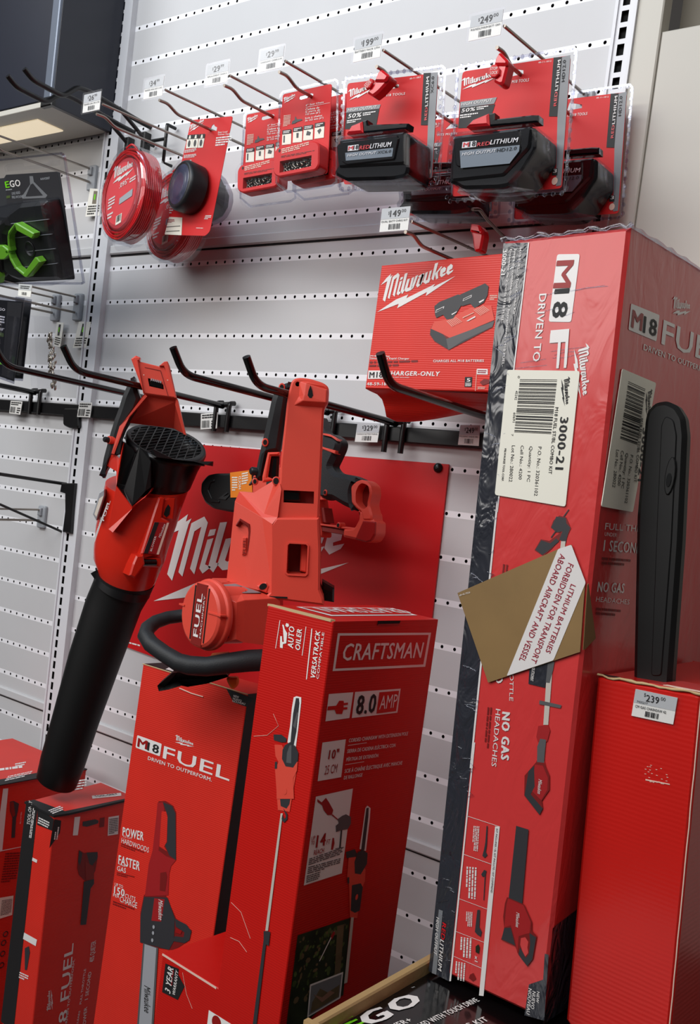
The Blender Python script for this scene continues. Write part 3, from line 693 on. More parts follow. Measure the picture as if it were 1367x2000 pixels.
def battery_pack(hd, label):
    if hd:
        y = -.215; fr = FR['Y-.215']; fr2 = FR['Y-.285']
        outer = [(1.0163,2.2135),(1.0202,2.2142),(1.2045,2.2126),(1.2106,2.2059),(1.2212,2.0139),(1.2133,2.0108),(1.0437,2.0153),(1.0353,2.0174),(1.0245,2.1214)]
        card = [(1.0353,2.0229),(1.2134,2.0197),(1.1999,2.2014),(1.0263,2.2065)]
        front = [(1.0693,2.0206),(1.0665,2.0756),(1.0682,2.0844),(1.1934,2.0818),(1.1981,2.0775),(1.2013,2.0515),(1.1841,2.0225),(1.1666,2.0067),(1.1495,2.0057),(1.0941,2.0093),(1.0823,2.0162)]
        face = [(1.0756,2.0201),(1.1589,2.0199),(1.1934,2.0536),(1.1934,2.0818),(1.0692,2.0830)]
        panel = [(1.0876,2.0370),(1.1683,2.0340),(1.1809,2.0488),(1.1780,2.0726),(1.1765,2.0783),(1.0720,2.0794),(1.0816,2.0415)]
        slate = [(1.0917,2.0353),(1.1683,2.0337),(1.1804,2.0488),(1.1801,2.0569),(1.0865,2.0597)]
        m18 = [(1.0895,2.0626),(1.1122,2.0620),(1.1120,2.0703),(1.0894,2.0710)]
        tm = [(1.0912,2.0640),(1.1007,2.0635),(1.0902,2.0702)]; t18 = [(1.1007,2.0635),(1.1113,2.0633),(1.1000,2.0704)]
        tr = [(1.1136,2.0625),(1.1339,2.0620),(1.1128,2.0677)]; tl = [(1.1341,2.0625),(1.1762,2.0611),(1.1331,2.0691)]
        th = [(1.0914,2.0521),(1.1449,2.0512),(1.0915,2.0566)]; tx = [(1.1460,2.0510),(1.1759,2.0508),(1.1460,2.0557)]; model = 'HD12.0'
        lg = [(1.0303,2.1796),(1.0870,2.1897),(1.0326,2.1967)]
        tools = [(1.1019,2.1766),(1.1402,2.1750),(1.1020,2.1811)]; num = [(1.1514,2.1979),(1.1717,2.1969),(1.1511,2.2003)]
        ho = [(1.0303,2.1528),(1.0881,2.1510),(1.0914,2.1598),(1.0298,2.1617)]; hot = [(1.0320,2.1557),(1.0837,2.1545),(1.0316,2.1601)]
        blk = [(1.0315,2.1233),(1.0822,2.1184),(1.0898,2.1501),(1.0303,2.1528)]; pc = [(1.0338,2.1455),(1.0570,2.1452),(1.0338,2.1510)]
        l1 = [(1.0601,2.1454),(1.0798,2.1448),(1.0593,2.1509)]; l2 = [(1.0332,2.1367),(1.0639,2.1362),(1.0323,2.1430)]
        strip = [(1.1793,2.1212),(1.1924,2.1195),(1.1874,2.2010),(1.1745,2.2021)]; gst = [(1.1924,2.1195),(1.2045,2.0230),(1.2121,2.0236),(1.1999,2.2014),(1.1874,2.2010)]
        red = [(1.1888,2.1340),(1.1880,2.1539),(1.1844,2.1352)]; lit = [(1.1881,2.1551),(1.1865,2.1973),(1.1834,2.1564)]; mod = [(1.1963,2.1664),(1.1941,2.1961),(1.1916,2.1673)]
        gb = [(1.1958,2.0385),(1.2044,2.0377),(1.2037,2.0471),(1.1958,2.0479)]; g3 = [(1.1975,2.0416),(1.2032,2.0413),(1.1967,2.0470)]; cc = [(1.1999,2.0302),(1.2053,2.0297)]
        clip = [(1.0826,2.0978),(1.1206,2.0950),(1.1166,2.1121),(1.0920,2.1063)]; rail = [(1.1207,2.0944),(1.1957,2.0907),(1.1943,2.1001),(1.1829,2.1016),(1.1268,2.1032),(1.1254,2.1123),(1.1159,2.1122)]
        slot = [(1.1051,2.1909),(1.1070,2.1985),(1.1288,2.1924),(1.1296,2.1871),(1.1042,2.1864)]
        bot = [(1.0857,2.0161),(1.1429,2.0149),(1.1553,2.0100),(1.2024,1.9983),(1.1598,1.9994),(1.0822,2.0086)]
    else:
        y = -.235; fr = FR['Y-.235']; fr2 = FR['Y-.300']
        outer = [(0.8188,2.2138),(0.8234,2.2194),(1.0046,2.2107),(1.0118,2.2044),(1.0267,2.0383),(1.0219,2.0341),(0.8441,2.0387),(0.8362,2.0429),(0.8280,2.1255)]
        card = [(0.8421,2.0515),(1.0099,2.0457),(0.9969,2.2015),(0.8250,2.2115)]
        front = [(0.8653,2.0887),(0.8753,2.0969),(0.9952,2.0937),(1.0005,2.0899),(1.0081,2.0395),(1.0050,2.0297),(0.9815,2.0280),(0.8945,2.0342),(0.8720,2.0450),(0.8685,2.0507),(0.8739,2.0556)]
        face = [(0.8794,2.0537),(1.0024,2.0465),(0.9969,2.0929),(0.8746,2.0957)]
        panel = [(0.8973,2.0545),(0.9856,2.0533),(0.9889,2.0836),(0.9867,2.0877),(0.8824,2.0901),(0.8858,2.0624)]
        slate = [(0.8964,2.0606),(0.9817,2.0578),(0.9817,2.0701),(0.8933,2.0725)]
        m18 = [(0.8980,2.0744),(0.9180,2.0738),(0.9172,2.0822),(0.8973,2.0824)]
        tm = [(0.8988,2.0756),(0.9085,2.0755),(0.8979,2.0813)]; t18 = [(0.9085,2.0756),(0.9173,2.0753),(0.9075,2.0819)]
        tr = [(0.9197,2.0740),(0.9385,2.0736),(0.9187,2.0800)]; tl = [(0.9391,2.0736),(0.9771,2.0724),(0.9384,2.0807)]
        th = [(0.8989,2.0661),(0.9517,2.0646),(0.8988,2.0700)]; tx = [(0.9541,2.0644),(0.9784,2.0637),(0.9540,2.0685)]; model = 'XC6.0'
        lg = [(0.8334,2.1837),(0.8859,2.1976),(0.8342,2.2017)]
        tools = [(0.8868,2.1804),(0.9414,2.1770),(0.8862,2.1843)]; num = [(0.9463,2.1987),(0.9667,2.1982),(0.9459,2.2014)]
        ho = [(0.8304,2.1648),(0.8956,2.1625),(0.8972,2.1687),(0.8298,2.1723)]; hot = [(0.8334,2.1662),(0.8894,2.1636),(0.8331,2.1709)]
        blk = [(0.8313,2.1391),(0.8932,2.1329),(0.8956,2.1620),(0.8304,2.1648)]; pc = [(0.8351,2.1550),(0.8616,2.1544),(0.8344,2.1621)]
        l1 = [(0.8650,2.1551),(0.8899,2.1546),(0.8645,2.1607)]; l2 = [(0.8349,2.1471),(0.8631,2.1470),(0.8340,2.1528)]
        strip = [(0.9778,2.1272),(0.9906,2.1256),(0.9844,2.2032),(0.9709,2.2045)]; gst = [(0.9906,2.1256),(0.9994,2.0467),(1.0098,2.0464),(0.9968,2.2018),(0.9844,2.2032)]
        red = [(0.9878,2.1332),(0.9865,2.1525),(0.9833,2.1338)]; lit = [(0.9866,2.1538),(0.9825,2.1978),(0.9814,2.1545)]; mod = [(0.9931,2.1722),(0.9912,2.1971),(0.9882,2.1729)]
        gb = [(0.9961,2.0629),(1.0049,2.0624),(1.0039,2.0713),(0.9956,2.0718)]; g3 = [(0.9983,2.0666),(1.0027,2.0664),(0.9976,2.0711)]; cc = [(1.0010,2.0551),(1.0053,2.0547)]
        clip = [(0.8795,2.1071),(0.9114,2.1053),(0.9071,2.1225),(0.8873,2.1183)]; rail = [(0.9114,2.1053),(0.9919,2.1015),(0.9923,2.1091),(0.9794,2.1107),(0.9181,2.1164),(0.9152,2.1241),(0.9068,2.1238)]
        slot = [(0.8999,2.1901),(0.9089,2.1976),(0.9270,2.1949),(0.9277,2.1901),(0.8982,2.1899)]
        bot = [(0.8818,2.0422),(0.9730,2.0369),(1.0020,2.0348),(1.0195,2.0229),(0.9038,2.0334)]
    x0 = fr.pt(*lg[0]).x
    t = thing('battery_pack', (1.125 if hd else .921, y, 2.19 if hd else 2.195), label, 'battery pack', 'blister packed batteries')
    mb = MB(); mb.prism(fr, round_poly(card, .006), .0, .0009, 'red_card', holes=[slot])
    mb.logo(fr, lg, 'logo_white', .0016)
    mb.text(fr, 'FITS M18 TOOLS', tools, 'logo_white', .0016, .02); mb.text(fr, '48-11-1812' if hd else '48-11-1865', num, 'logo_white', .0016)
    mb.poly(fr, ho, 'grey', .0016); mb.text(fr, 'HIGH OUTPUT', hot, 'logo_white', .002, .02, .2)
    mb.poly(fr, blk, 'ink', .0014); mb.text(fr, '50%', pc, 'logo_white', .002, .03, .2)
    mb.text(fr, 'MORE POWER & RUNS COOLER', l1, 'logo_white', .002, .0, .2) if False else mb.lines(fr, l1, 2, 'logo_white', .002, 3)
    mb.lines(fr, l2, 2, 'logo_white', .002, 4)
    mb.poly(fr, strip, 'ink', .0016); mb.poly(fr, gst, 'grey', .0015)
    mb.text(fr, 'RED', red, 'lock_red', .0022, .03); mb.text(fr, 'LITHIUM', lit, 'logo_white', .0022, .03); mb.text(fr, model, mod, 'ink', .0022, .01)
    mb.poly(fr, gb, 'ink', .0018); mb.text(fr, '3', g3, 'logo_white', .0024, .02)
    c0 = Vector(cc[0]); c1 = Vector(cc[1]); mb.poly(fr, ell((c0.x + c1.x) / 2 - .001, c0.y, .0045, .0052, 14), 'scuff', .0019)
    mb.build('printed_card', t)
    blister(fr, outer, card, 'clear_tray', t)
    d = .070 if hd else .065
    mb = MB(); mb.prism(fr2, round_poly(front, .004), -d + .004, -.004, 'battery', .004)
    mb.prism(fr2, round_poly(face, .004), -.006, .0, 'battery', .003)
    mb.prism(fr2, round_poly(panel, .003), -.002, .0025, 'battery', .0015)
    bt = mb.build('battery', t, bevel=.0012)
    mb = MB(); mb.poly(fr2, slate, 'slate', .0031); mb.prism(fr2, m18, .0026, .0034, 'logo_white')
    mb.text(fr2, 'M', tm, 'lock_red', .0039, .05); mb.text(fr2, '18', t18, 'ink', .0039, .05)
    mb.text(fr2, 'RED', tr, 'lock_red', .0036, .04, .15); mb.text(fr2, 'LITHIUM', tl, 'logo_white', .0036, .03, .15)
    mb.text(fr2, 'HIGH OUTPUT', th, 'logo_white', .0038, .02, .2); mb.text(fr2, model, tx, 'ink', .0038, .01, .2)
    sub(mb, 'face_label', bt, t)
    mb = MB(); f3 = FR['Y-.27'] if hd else FR['Y-.285']
    mb.prism(f3, rail, -.012, .004, 'battery', .002); rl = sub(mb, 'terminal_rail', bt, t)
    mb = MB(); mb.prism(f3, clip, -.02, .006, 'lock_red', .003); sub(mb, 'release_latch', bt, t)
    # clear dome over the battery
    mb = MB(); dome = poly_off(round_poly(front, .004), -.003); mb.prism(fr2, dome, -d + .002, .005, 'dome', .005, back=False)
    mb.prism(f3, poly_off(bot, -.001), -.01, .004, 'clear_rim', .001); mb.build('clear_dome', t)
    mb = MB(); q = lerp4(card); w_ = d * .45
    for k in range(9):
        a = q(.18 + k * .055, .035); b = q(.20 + k * .055, .035)
        mb.box(Frame(fr.pt(a[0], a[1], 0), (1, 0, 0), (0, 0, 1), (0, -1, 0)), 0, .0035, -.001, .0005, .004, w_, 'pic_red')
    mb.build('bottom_insert', t)
    return t
hdp = battery_pack(True, 'large black 12.0 battery in a red-carded clear blister pack, front one on its hook')
xcp = battery_pack(False, 'smaller black 6.0 battery in a red-carded clear blister pack under the $199 tag')
dup(hdp, (1.137, -.045, 2.205), 'large black battery blister pack hanging behind and right of the front large one', 0)
dup(xcp, (.931, -.070, 2.194), 'battery blister pack mostly hidden between the two front battery packs, only its lower end showing', 0)

def stop_lock(label, x, y, z, P, tp):
    """red anti-theft lock clamped on a hook wire"""
    t = thing('stop_lock', (x, y, z), label, 'lock', 'red stop locks on hook wires')
    return t
def make_lock(label, fr, body, head, plate, org, txt=None, txt2=None):
    t = thing('stop_lock', org, label, 'lock', 'red stop locks on hook wires')
    mb = MB(); mb.prism(fr, round_poly(body, .003), -.010, .008, 'lock_red', .003); mb.prism(fr, round_poly(head, .003), -.008, .012, 'lock_red', .003); mb.build('clamp', t, bevel=.001)
    if plate:
        mb = MB(); mb.prism(fr, plate, .008, .012, 'lock_red', .001); mb.prism(fr, poly_off(plate, .0012), .012, .0122, 'red_card')
        if txt: mb.text(fr, 'STOP', txt, 'logo_white', .0126, .01); mb.text(fr, 'LOCK', txt2, 'logo_white', .0126, .01)
        mb.build('stop_plate', t)
    return t
make_lock('red stop lock on the hook wire of the large front battery pack', FR['Y-.282'], [(1.1267,2.1480),(1.1370,2.1420),(1.1434,2.1423),(1.1477,2.1709),(1.1326,2.1859),(1.1308,2.1837),(1.1258,2.1732)], [(1.1266,2.1681),(1.1472,2.1648),(1.1485,2.1708),(1.1327,2.1853),(1.1280,2.1779)],
    [(1.1197,2.1654),(1.1250,2.1690),(1.1317,2.1679),(1.1370,2.1614),(1.1373,2.1545),(1.1320,2.1509),(1.1261,2.1518),(1.1208,2.1576)], (1.125, -.282, 2.165), [(1.1229,2.1614),(1.1342,2.1604),(1.1226,2.1656)], [(1.1238,2.1557),(1.1351,2.1547),(1.1234,2.1600)])
make_lock('red stop lock on the hook wire of the smaller battery pack, tilted', FR['Y-.278'], [(0.9053,2.1665),(0.9182,2.1587),(0.9290,2.1644),(0.9465,2.1789),(0.9473,2.1840),(0.9308,2.1957),(0.9261,2.1938),(0.9197,2.1816)], [(0.9201,2.1789),(0.9421,2.1757),(0.9473,2.1840),(0.9317,2.1953),(0.9254,2.1933)],
    [(0.9031,2.1755),(0.9063,2.1816),(0.9126,2.1847),(0.9179,2.1826),(0.9185,2.1765),(0.9148,2.1705),(0.9082,2.1694)], (.921, -.278, 2.185), [(0.9064,2.1727),(0.9148,2.1810),(0.9042,2.1760)], [(0.9100,2.1709),(0.9173,2.1778),(0.9075,2.1739)])
make_lock('red stop lock hanging just above the red charger carton', FR['Y-.16'], [(1.0534,1.9602),(1.0578,1.9536),(1.0675,1.9552),(1.0690,1.9779),(1.0661,1.9866),(1.0583,1.9942),(1.0459,1.9950),(1.0456,1.9836),(1.0492,1.9776)], [(1.0456,1.9836),(1.0690,1.9779),(1.0619,1.9926),(1.0458,1.9956)],
    None, (1.02, -.16, 2.0))
# the wire the low stop lock sits on
mb = MB(); mb.tube(smooth_path([(1.055, -.185, 2.012), (1.055, -.165, 2.018), (1.055, -.14, 2.010), (1.055, -.002, 1.985)], .006), .0026, 'steel', 8)
solo(mb, 'hook_wire', (1.055, 0, 1.985), 'thin steel hook wire running behind the red charger carton', 'hook')

# ---------------------------------------------------------------- saw chain packs
Z4 = None
def chain_pack(label):
    fr = FR['Y-.203']; y = -.203; f2 = FR['Y-.228']
    t = thing('saw_chain_pack', (.724, y, 2.216), label, 'saw chain pack', 'red saw chain packs')
    card = [(0.6662,2.0942),(0.7785,2.0849),(0.7652,2.2328),(0.6579,2.2308)]
    slot = [(0.6961,2.2178),(0.6973,2.2218),(0.7224,2.2236),(0.7272,2.2216),(0.7269,2.2176),(0.7011,2.2155)]
    mb = MB(); mb.prism(fr, round_poly(card, .005), 0, .0009, 'red_card', holes=[slot])
    mb.logo(fr, [(0.6632,2.2148),(0.6888,2.2237),(0.6635,2.2252)], 'logo_white', .0016)
    mb.text(fr, '6" Saw Chain', [(0.7143,2.2030),(0.7528,2.2032),(0.7138,2.2058)], 'logo_white', .0016, .03)
    mb.poly(fr, [(0.7147,2.2005),(0.7666,2.2013),(0.7665,2.2017),(0.7146,2.2011)], 'logo_white', .0016)
    mb.text(fr, 'Cadena de', [(0.7147,2.1955),(0.7447,2.1951),(0.7142,2.1990)], 'logo_white', .0016, .03)
    mb.text(fr, 'la sierra de', [(0.7153,2.1917),(0.7471,2.1912),(0.7148,2.1948)], 'logo_white', .0016, .03)
    mb.text(fr, '152 mm (6")', [(0.7160,2.1876),(0.7477,2.1871),(0.7155,2.1906)], 'logo_white', .0016, .03)
    mb.text(fr, 'Scie à chaîne', [(0.7159,2.1810),(0.7530,2.1814),(0.7154,2.1841)], 'logo_white', .0016, .03)
    mb.text(fr, 'de 152 mm (6")', [(0.7165,2.1772),(0.7563,2.1772),(0.7160,2.1802)], 'logo_white', .0016, .03)
    mb.lines(fr, [(0.6676,2.1750),(0.6836,2.1744),(0.6665,2.1943)], 8, 'scuff', .0016, 4)
    mb.poly(fr, [(0.6865,2.1768),(0.6880,2.1819),(0.6924,2.1827),(0.6932,2.1894),(0.6979,2.1834),(0.7080,2.1827),(0.7102,2.1804),(0.6994,2.1790),(0.6943,2.1770)], 'pic_dark', .0016)
    for k, (a, b, c, d) in enumerate(([(0.6701,2.1437),(0.6907,2.1430),(0.6879,2.1681),(0.6677,2.1685)], [(0.6942,2.1447),(0.7150,2.1436),(0.7123,2.1695),(0.6917,2.1697)], [(0.7171,2.1454),(0.7383,2.1450),(0.7357,2.1697),(0.7150,2.1703)], [(0.7417,2.1456),(0.7621,2.1454),(0.7598,2.1714),(0.7392,2.1713)])):
        q = lerp4([a, b, c, d]); mb.poly(fr, [a, b, c, d], 'label', .0016); mb.poly(fr, [q(0, .72), q(1, .72), d and q(1, 1), q(0, 1)], 'ink', .0020)
        mb.lines(fr, [q(.12, .76), q(.88, .76), q(.12, .96)], 2, 'logo_white', .0024, k)
        mb.poly(fr, [(q(.15, .15), q(.3, .15), q(.3, .62), q(.15, .62)), (q(.4, .3), q(.6, .3), q(.62, .62), q(.38, .62)), (q(.3, .35), q(.7, .3), q(.8, .5), q(.4, .64)), (q(.5, .25), q(.72, .5), q(.6, .62), q(.28, .5))][k], 'pic_dark', .0020)
    mb.build('printed_card', t)
    outer = [(0.6667,2.0788),(0.6959,2.0603),(0.7925,2.0622),(0.8037,2.0678),(0.7806,2.2338),(0.7738,2.2388),(0.6591,2.2355),(0.6525,2.2295)]
    blister(fr, outer, card, 'clear_tray', t, studs=False)
    # red chain box with a window
    P = [(0.6746,2.1210),(0.6806,2.1299),(0.7597,2.1324),(0.7689,2.1294),(0.7742,2.1235),(0.7783,2.0913),(0.7725,2.0839),(0.6941,2.0800),(0.6842,2.0837),(0.6785,2.0904)]
    win = [(0.6918,2.1062),(0.7608,2.1088),(0.7623,2.0909),(0.6939,2.0869)]
    mb = MB(); mb.prism(f2, round_poly(P, .004), -.0235, 0, 'red_card', .002, holes=[win])
    mb.lines(f2, [(0.6940,2.1182),(0.7532,2.1232),(0.6926,2.1270)], 3, 'scuff', .0006, 9); mb.lines(f2, [(0.6937,2.1114),(0.7662,2.1131),(0.6932,2.1152)], 2, 'tool_red_dark', .0006, 10)
    c = [(0.6884,2.1240)]; mb.poly(f2, ell(c[0][0], c[0][1], .0022, .0028, 10), 'ink', .0006)
    cb = mb.build('chain_box', t)
    mb = MB(); q = lerp4([win[3], win[2], win[1], win[0]]); mb.prism(f2, win, -.022, -.016, 'dark_void')
    rnd = random.Random(5)
    for k in range(46):                                   # coiled links seen through the window
        u, v = q(rnd.uniform(.06, .94), rnd.uniform(.12, .85)); a = rnd.uniform(0, 3.1)
        mb.prism(f2.off(0), ell(u, v, .0048, .0020, 8, a), -.016, -.012 + rnd.uniform(0, .006), 'chain_steel', .0008)
        mb.prism(f2.off(0), ell(u + .002, v, .0012, .0012, 6), -.012, -.004, 'ink')
    sub(mb, 'coiled_chain', cb, t)
    mb = MB(); mb.prism(f2, poly_off(round_poly(P, .004), -.0035), -.0235, .003, 'clear', .002, back=False)
    low = [(0.6803,2.0847),(0.6941,2.0800),(0.7725,2.0839),(0.7788,2.0886),(0.7793,2.0740),(0.7053,2.0674),(0.6937,2.0589),(0.6862,2.0650)]
    mb.prism(f2, low, -.02, -.004, 'clear', .001); mb.build('clear_dome', t)
    return t
cp = chain_pack('saw chain blister pack with red card, right and higher of the two')
dup(cp, (.601, -.162, 2.213), 'saw chain blister pack with red card, left and lower of the two')
dup(cp, (.733, -.168, 2.213), 'second saw chain pack hidden close behind the right front one, only its edge showing')

# ---------------------------------------------------------------- coils of red trimmer line
def line_coil(label):
    """coil in a clear shell; front face turned a little left"""
    C = Vector((.268, -.205, 2.093)); a = math.radians(-11.5)
    ax = Vector((math.sin(a), -math.cos(a), 0)); U = Vector((math.cos(a), math.sin(a), 0))
    fr = Frame(C, U, (0, 0, 1), ax)
    t = thing('trimmer_line_coil', (.265, -.205, 2.205), label, 'trimmer line', 'red trimmer line coils')
    R_ = .0895
    mb = MB()
    for k in range(9):                                    # wound turns
        h = .003 - k * .0042
        for j in range(3 if k in (0, 8) else 2):
            r = R_ - .004 - j * .0052
            pts = [C + ax * (h + .0006 * math.sin(5 * q + k)) + (U * math.cos(q) + Vector((0, 0, 1)) * math.sin(q)) * (r + .0008 * math.sin(7 * q + j * 2 + k)) for q in [2 * math.pi * i / 40 for i in range(41)]]
            mb.tube(pts, .0026, 'line_red', 6, (False, False))
    mb.tube(smooth_path([C + ax * .006 + U * .0 + Vector((0, 0, R_ - .002)), C + ax * .004 + U * .02 + Vector((0, 0, R_ + .006)), C - ax * .01 + U * .035 + Vector((0, 0, R_ - .02))], .02), .0022, 'line_red', 6)
    mb.build('wound_line', t)
    mb = MB(); mb.lathe(C, ax, [(.068, -.036), (.070, .004), (.066, .006)], 'disc_pink', 40)
    mb.logo(fr, [(-.042, .026), (.038, .044), (-.036, .060)], 'wrap_white', .0068)
    mb.text(fr, '.095"', [(-.012, .012), (.024, .018), (-.012, .022)], 'wrap_white', .0068, .02); mb.lines(fr, [(.028, .016), (.052, .02), (.028, .026)], 2, 'wrap_white', .0068, 2)
    mb.poly(fr, [(-.006, -.020), (.044, -.010), (.044, .004), (-.006, -.008)], 'grey_light', .0068); mb.lines(fr, [(-.052, -.026), (-.026, -.022), (-.052, -.002)], 4, 'wrap_white', .0068, 3)
    mb.lines(fr, [(-.050, -.045), (-.028, -.042), (-.050, -.032)], 2, 'wrap_white', .0068, 5)
    mb.poly(fr, [(-.012, -.060), (.010, -.056), (.010, -.038), (-.012, -.042)], 'label', .0068); mb.bars(fr, [(-.009, -.055), (.008, -.052), (-.009, -.042)], 'ink', 8, .0072, 2)
    mb.build('printed_disc', t)
    mb = MB()
    prof = [(.060, .0095), (.074, .011), (.080, .009), (.092, .007), (.0940, .0), (.0942, -.034), (.092, -.040)]
    mb.lathe(C, ax, prof, 'dome', 44, (False, False))
    for k in range(44):                                   # crinkled rim of the shell
        q = 2 * math.pi * k / 44; q2 = 2 * math.pi * (k + 1) / 44
        r1 = .0725 + .0012 * math.sin(k * 1.9); r2 = .0725 + .0012 * math.sin((k + 1) * 1.9)
        mb.tube([C + ax * .0115 + (U * math.cos(q) + Vector((0, 0, 1)) * math.sin(q)) * r1, C + ax * .0115 + (U * math.cos(q2) + Vector((0, 0, 1)) * math.sin(q2)) * r2], .0009, 'clear_rim', 4, (False, False))
    mb.prism(fr, round_poly([(-.03, .088), (.03, .088), (.024, .125), (-.02, .128)], .008), -.016, -.014, 'clear', holes=[ell(.003, .113, .007, .004, 10)])
    mb.prism(fr, round_poly([(-.05, -.082), (.05, -.082), (.03, -.104), (-.03, -.104)], .01), -.012, -.010, 'clear')
    mb.build('clear_shell', t)
    return t
lc = line_coil('coil of red trimmer line in a clear shell with red disc label, front one')
dup(lc, (.268, -.085, 2.199), 'second coil of red trimmer line hanging behind the front coil', math.radians(2))

# ---------------------------------------------------------------- trimmer head on its tall red card
def head_pack(label):
    y = -.157; fr = FR['Y-.157']
    t = thing('trimmer_head_pack', (.44, y, 2.212), label, 'trimmer head pack', 'trimmer heads on red cards')
    card = [(0.3429,2.0243),(0.4573,2.0154),(0.4681,2.0231),(0.4947,2.2324),(0.3830,2.2395)]
    mb = MB(); mb.prism(fr, round_poly(card, .005), 0, .0009, 'red_card', holes=[[(0.4376,2.2127),(0.4416,2.2216),(0.4462,2.2242),(0.4500,2.2195),(0.4563,2.2167),(0.4558,2.2105)]])
    mb.logo(fr, [(0.3820,2.2167),(0.4209,2.2321),(0.3858,2.2317)], 'logo_white', .0016)
    for k, P in enumerate(([(0.3770,2.1861),(0.3927,2.1854),(0.3939,2.2106),(0.3785,2.2114)], [(0.3927,2.1854),(0.4089,2.1842),(0.4103,2.2093),(0.3948,2.2105)], [(0.4101,2.1841),(0.4243,2.1829),(0.4269,2.2080),(0.4116,2.2092)])):
        q = lerp4(P); mb.poly(fr, P, 'label', .0016); mb.poly(fr, [q(0, .68), q(1, .68), q(1, 1), q(0, 1)], 'ink', .0020); mb.poly(fr, [q(.3, .7), q(.7, .7), q(.6, .95), q(.4, .95)], 'label', .0024)
        c = q(.5, .35); mb.poly(fr, ell(c[0], c[1], .0035, .0065, 12), 'pic_dark', .0020)
    mb.text(fr, 'Easy Load', [(0.4612,2.2051),(0.4855,2.2034),(0.4612,2.2084)], 'logo_white', .0016, .02); mb.text(fr, 'Trimmer Head', [(0.4609,2.2010),(0.4923,2.1989),(0.4611,2.2039)], 'logo_white', .0016, .02)
    mb.lines(fr, [(0.4576,2.1813),(0.4988,2.1797),(0.4577,2.1989)], 4, 'logo_white', .0016, 8)
    for P in ([(0.3743,2.1778),(0.4069,2.1775),(0.3748,2.1842)], [(0.3737,2.1679),(0.4086,2.1667),(0.3739,2.1747)], [(0.3705,2.1526),(0.3956,2.1522),(0.3724,2.1642)]): mb.lines(fr, P, 3, 'wrap_white', .0016, 6)
    mb.poly(fr, [(0.3435,2.0247),(0.3920,2.0203),(0.3890,2.0541),(0.3509,2.0581)], 'label', .0016)
    for y_ in (0, 42): mb.poly(fr, [(0.3471,2.0382),(0.3860,2.0378),(0.3858,2.0389),(0.3469,2.0393)] if not y_ else [(0.3476,2.0295),(0.3859,2.0286),(0.3857,2.0297),(0.3474,2.0306)], 'ink', .002)
    mb.lines(fr, [(0.3480,2.0468),(0.3691,2.0448),(0.3467,2.0545)], 3, 'crimson', .002, 4)
    mb.lines(fr, [(0.3500,2.0640),(0.3613,2.0632),(0.3483,2.0782)], 3, 'logo_white', .0016, 4); mb.lines(fr, [(0.4493,2.0464),(0.4660,2.0452),(0.4525,2.0545)], 3, 'logo_white', .0016, 4)
    mb.lines(fr, [(0.4306,2.0307),(0.4619,2.0281),(0.4308,2.0328)], 1, 'logo_white', .0016, 4)
    mb.build('printed_card', t)
    c = fr.pt(*[(0.4142,2.1039)][0]); a = math.radians(-16); ax = Vector((math.sin(a), -math.cos(a), .06)).normalized()
    mb = MB(); mb.lathe(c + ax * .006, ax, [(.046, -.008), (.0475, .022), (.045, .027), (.041, .030), (.0395, .0285)], 'grip_dark', 40)
    mb.lathe(c + ax * .006, ax, [(.0395, .0275), (.036, .0295), (.029, .0285), (.027, .0300), (.016, .0290), (.004, .0295)], 'spool_blue', 40, (False, True)); mb.build('spool_cap', t)
    mb = MB(); mb.lathe(c + ax * .006, ax, [(.049, .0), (.050, .024), (.045, .0325), (.005, .0335)], 'clear', 40, (False, True)); mb.build('clear_dome', t)
    # hub behind the card
    c2 = c + Vector((.008, 0, -.008))
    mb = MB(); mb.lathe(c2, (0, 1, 0), [(.048, .002), (.046, .030), (.034, .052), (.02, .055)], 'grip_dark', 10, smooth=False); mb.build('hub', t)
    mb = MB(); mb.lathe(c2, (0, 1, 0), [(.053, .001), (.052, .033), (.040, .057), (.01, .060)], 'clear_rim', 16, (False, True)); mb.build('clear_back', t)
    return t
hp = head_pack('black trimmer head with round spool cap on a tall red card')

# ---------------------------------------------------------------- cartons
def fuel_logo(mb, fr, P18, tm, t18, tfuel, tdr, lg, m='logo_white', drv='DRIVEN TO OUTPERFORM.'):
    if P18: mb.poly(fr, round_poly(P18, .002, 2), m, .0006)
    if tm: mb.text(fr, 'M', tm, 'red_deep' if m == 'logo_white' else 'red_deep', .001, .05)
    if t18: mb.text(fr, '18', t18, 'ink', .001, .04)
    if tfuel: mb.text(fr, 'FUEL', tfuel, m, .0006, .02)
    if tdr: mb.text(fr, drv, tdr, m, .0006, .03)
    if lg: mb.logo(fr, lg, m, .0006)

# ---- red carton with the corded pole saw (L-shaped outline)
t = thing('pole_saw_carton', (1.07, -.4, .15), 'glossy red L-shaped pole saw carton with 8.0 AMP panel on its right face', 'carton')
CF, CR, CT = FR['CF'], FR['CR'], FR['CT']
mb = MB(); mb.prism(CF, [(-.1155, 0), (-.1155, -.5235), (-.232, -.5235), (-.232, -1.235), (0, -1.235), (0, 0)], -.2285, 0, 'red_craft', .0012)
Z = None
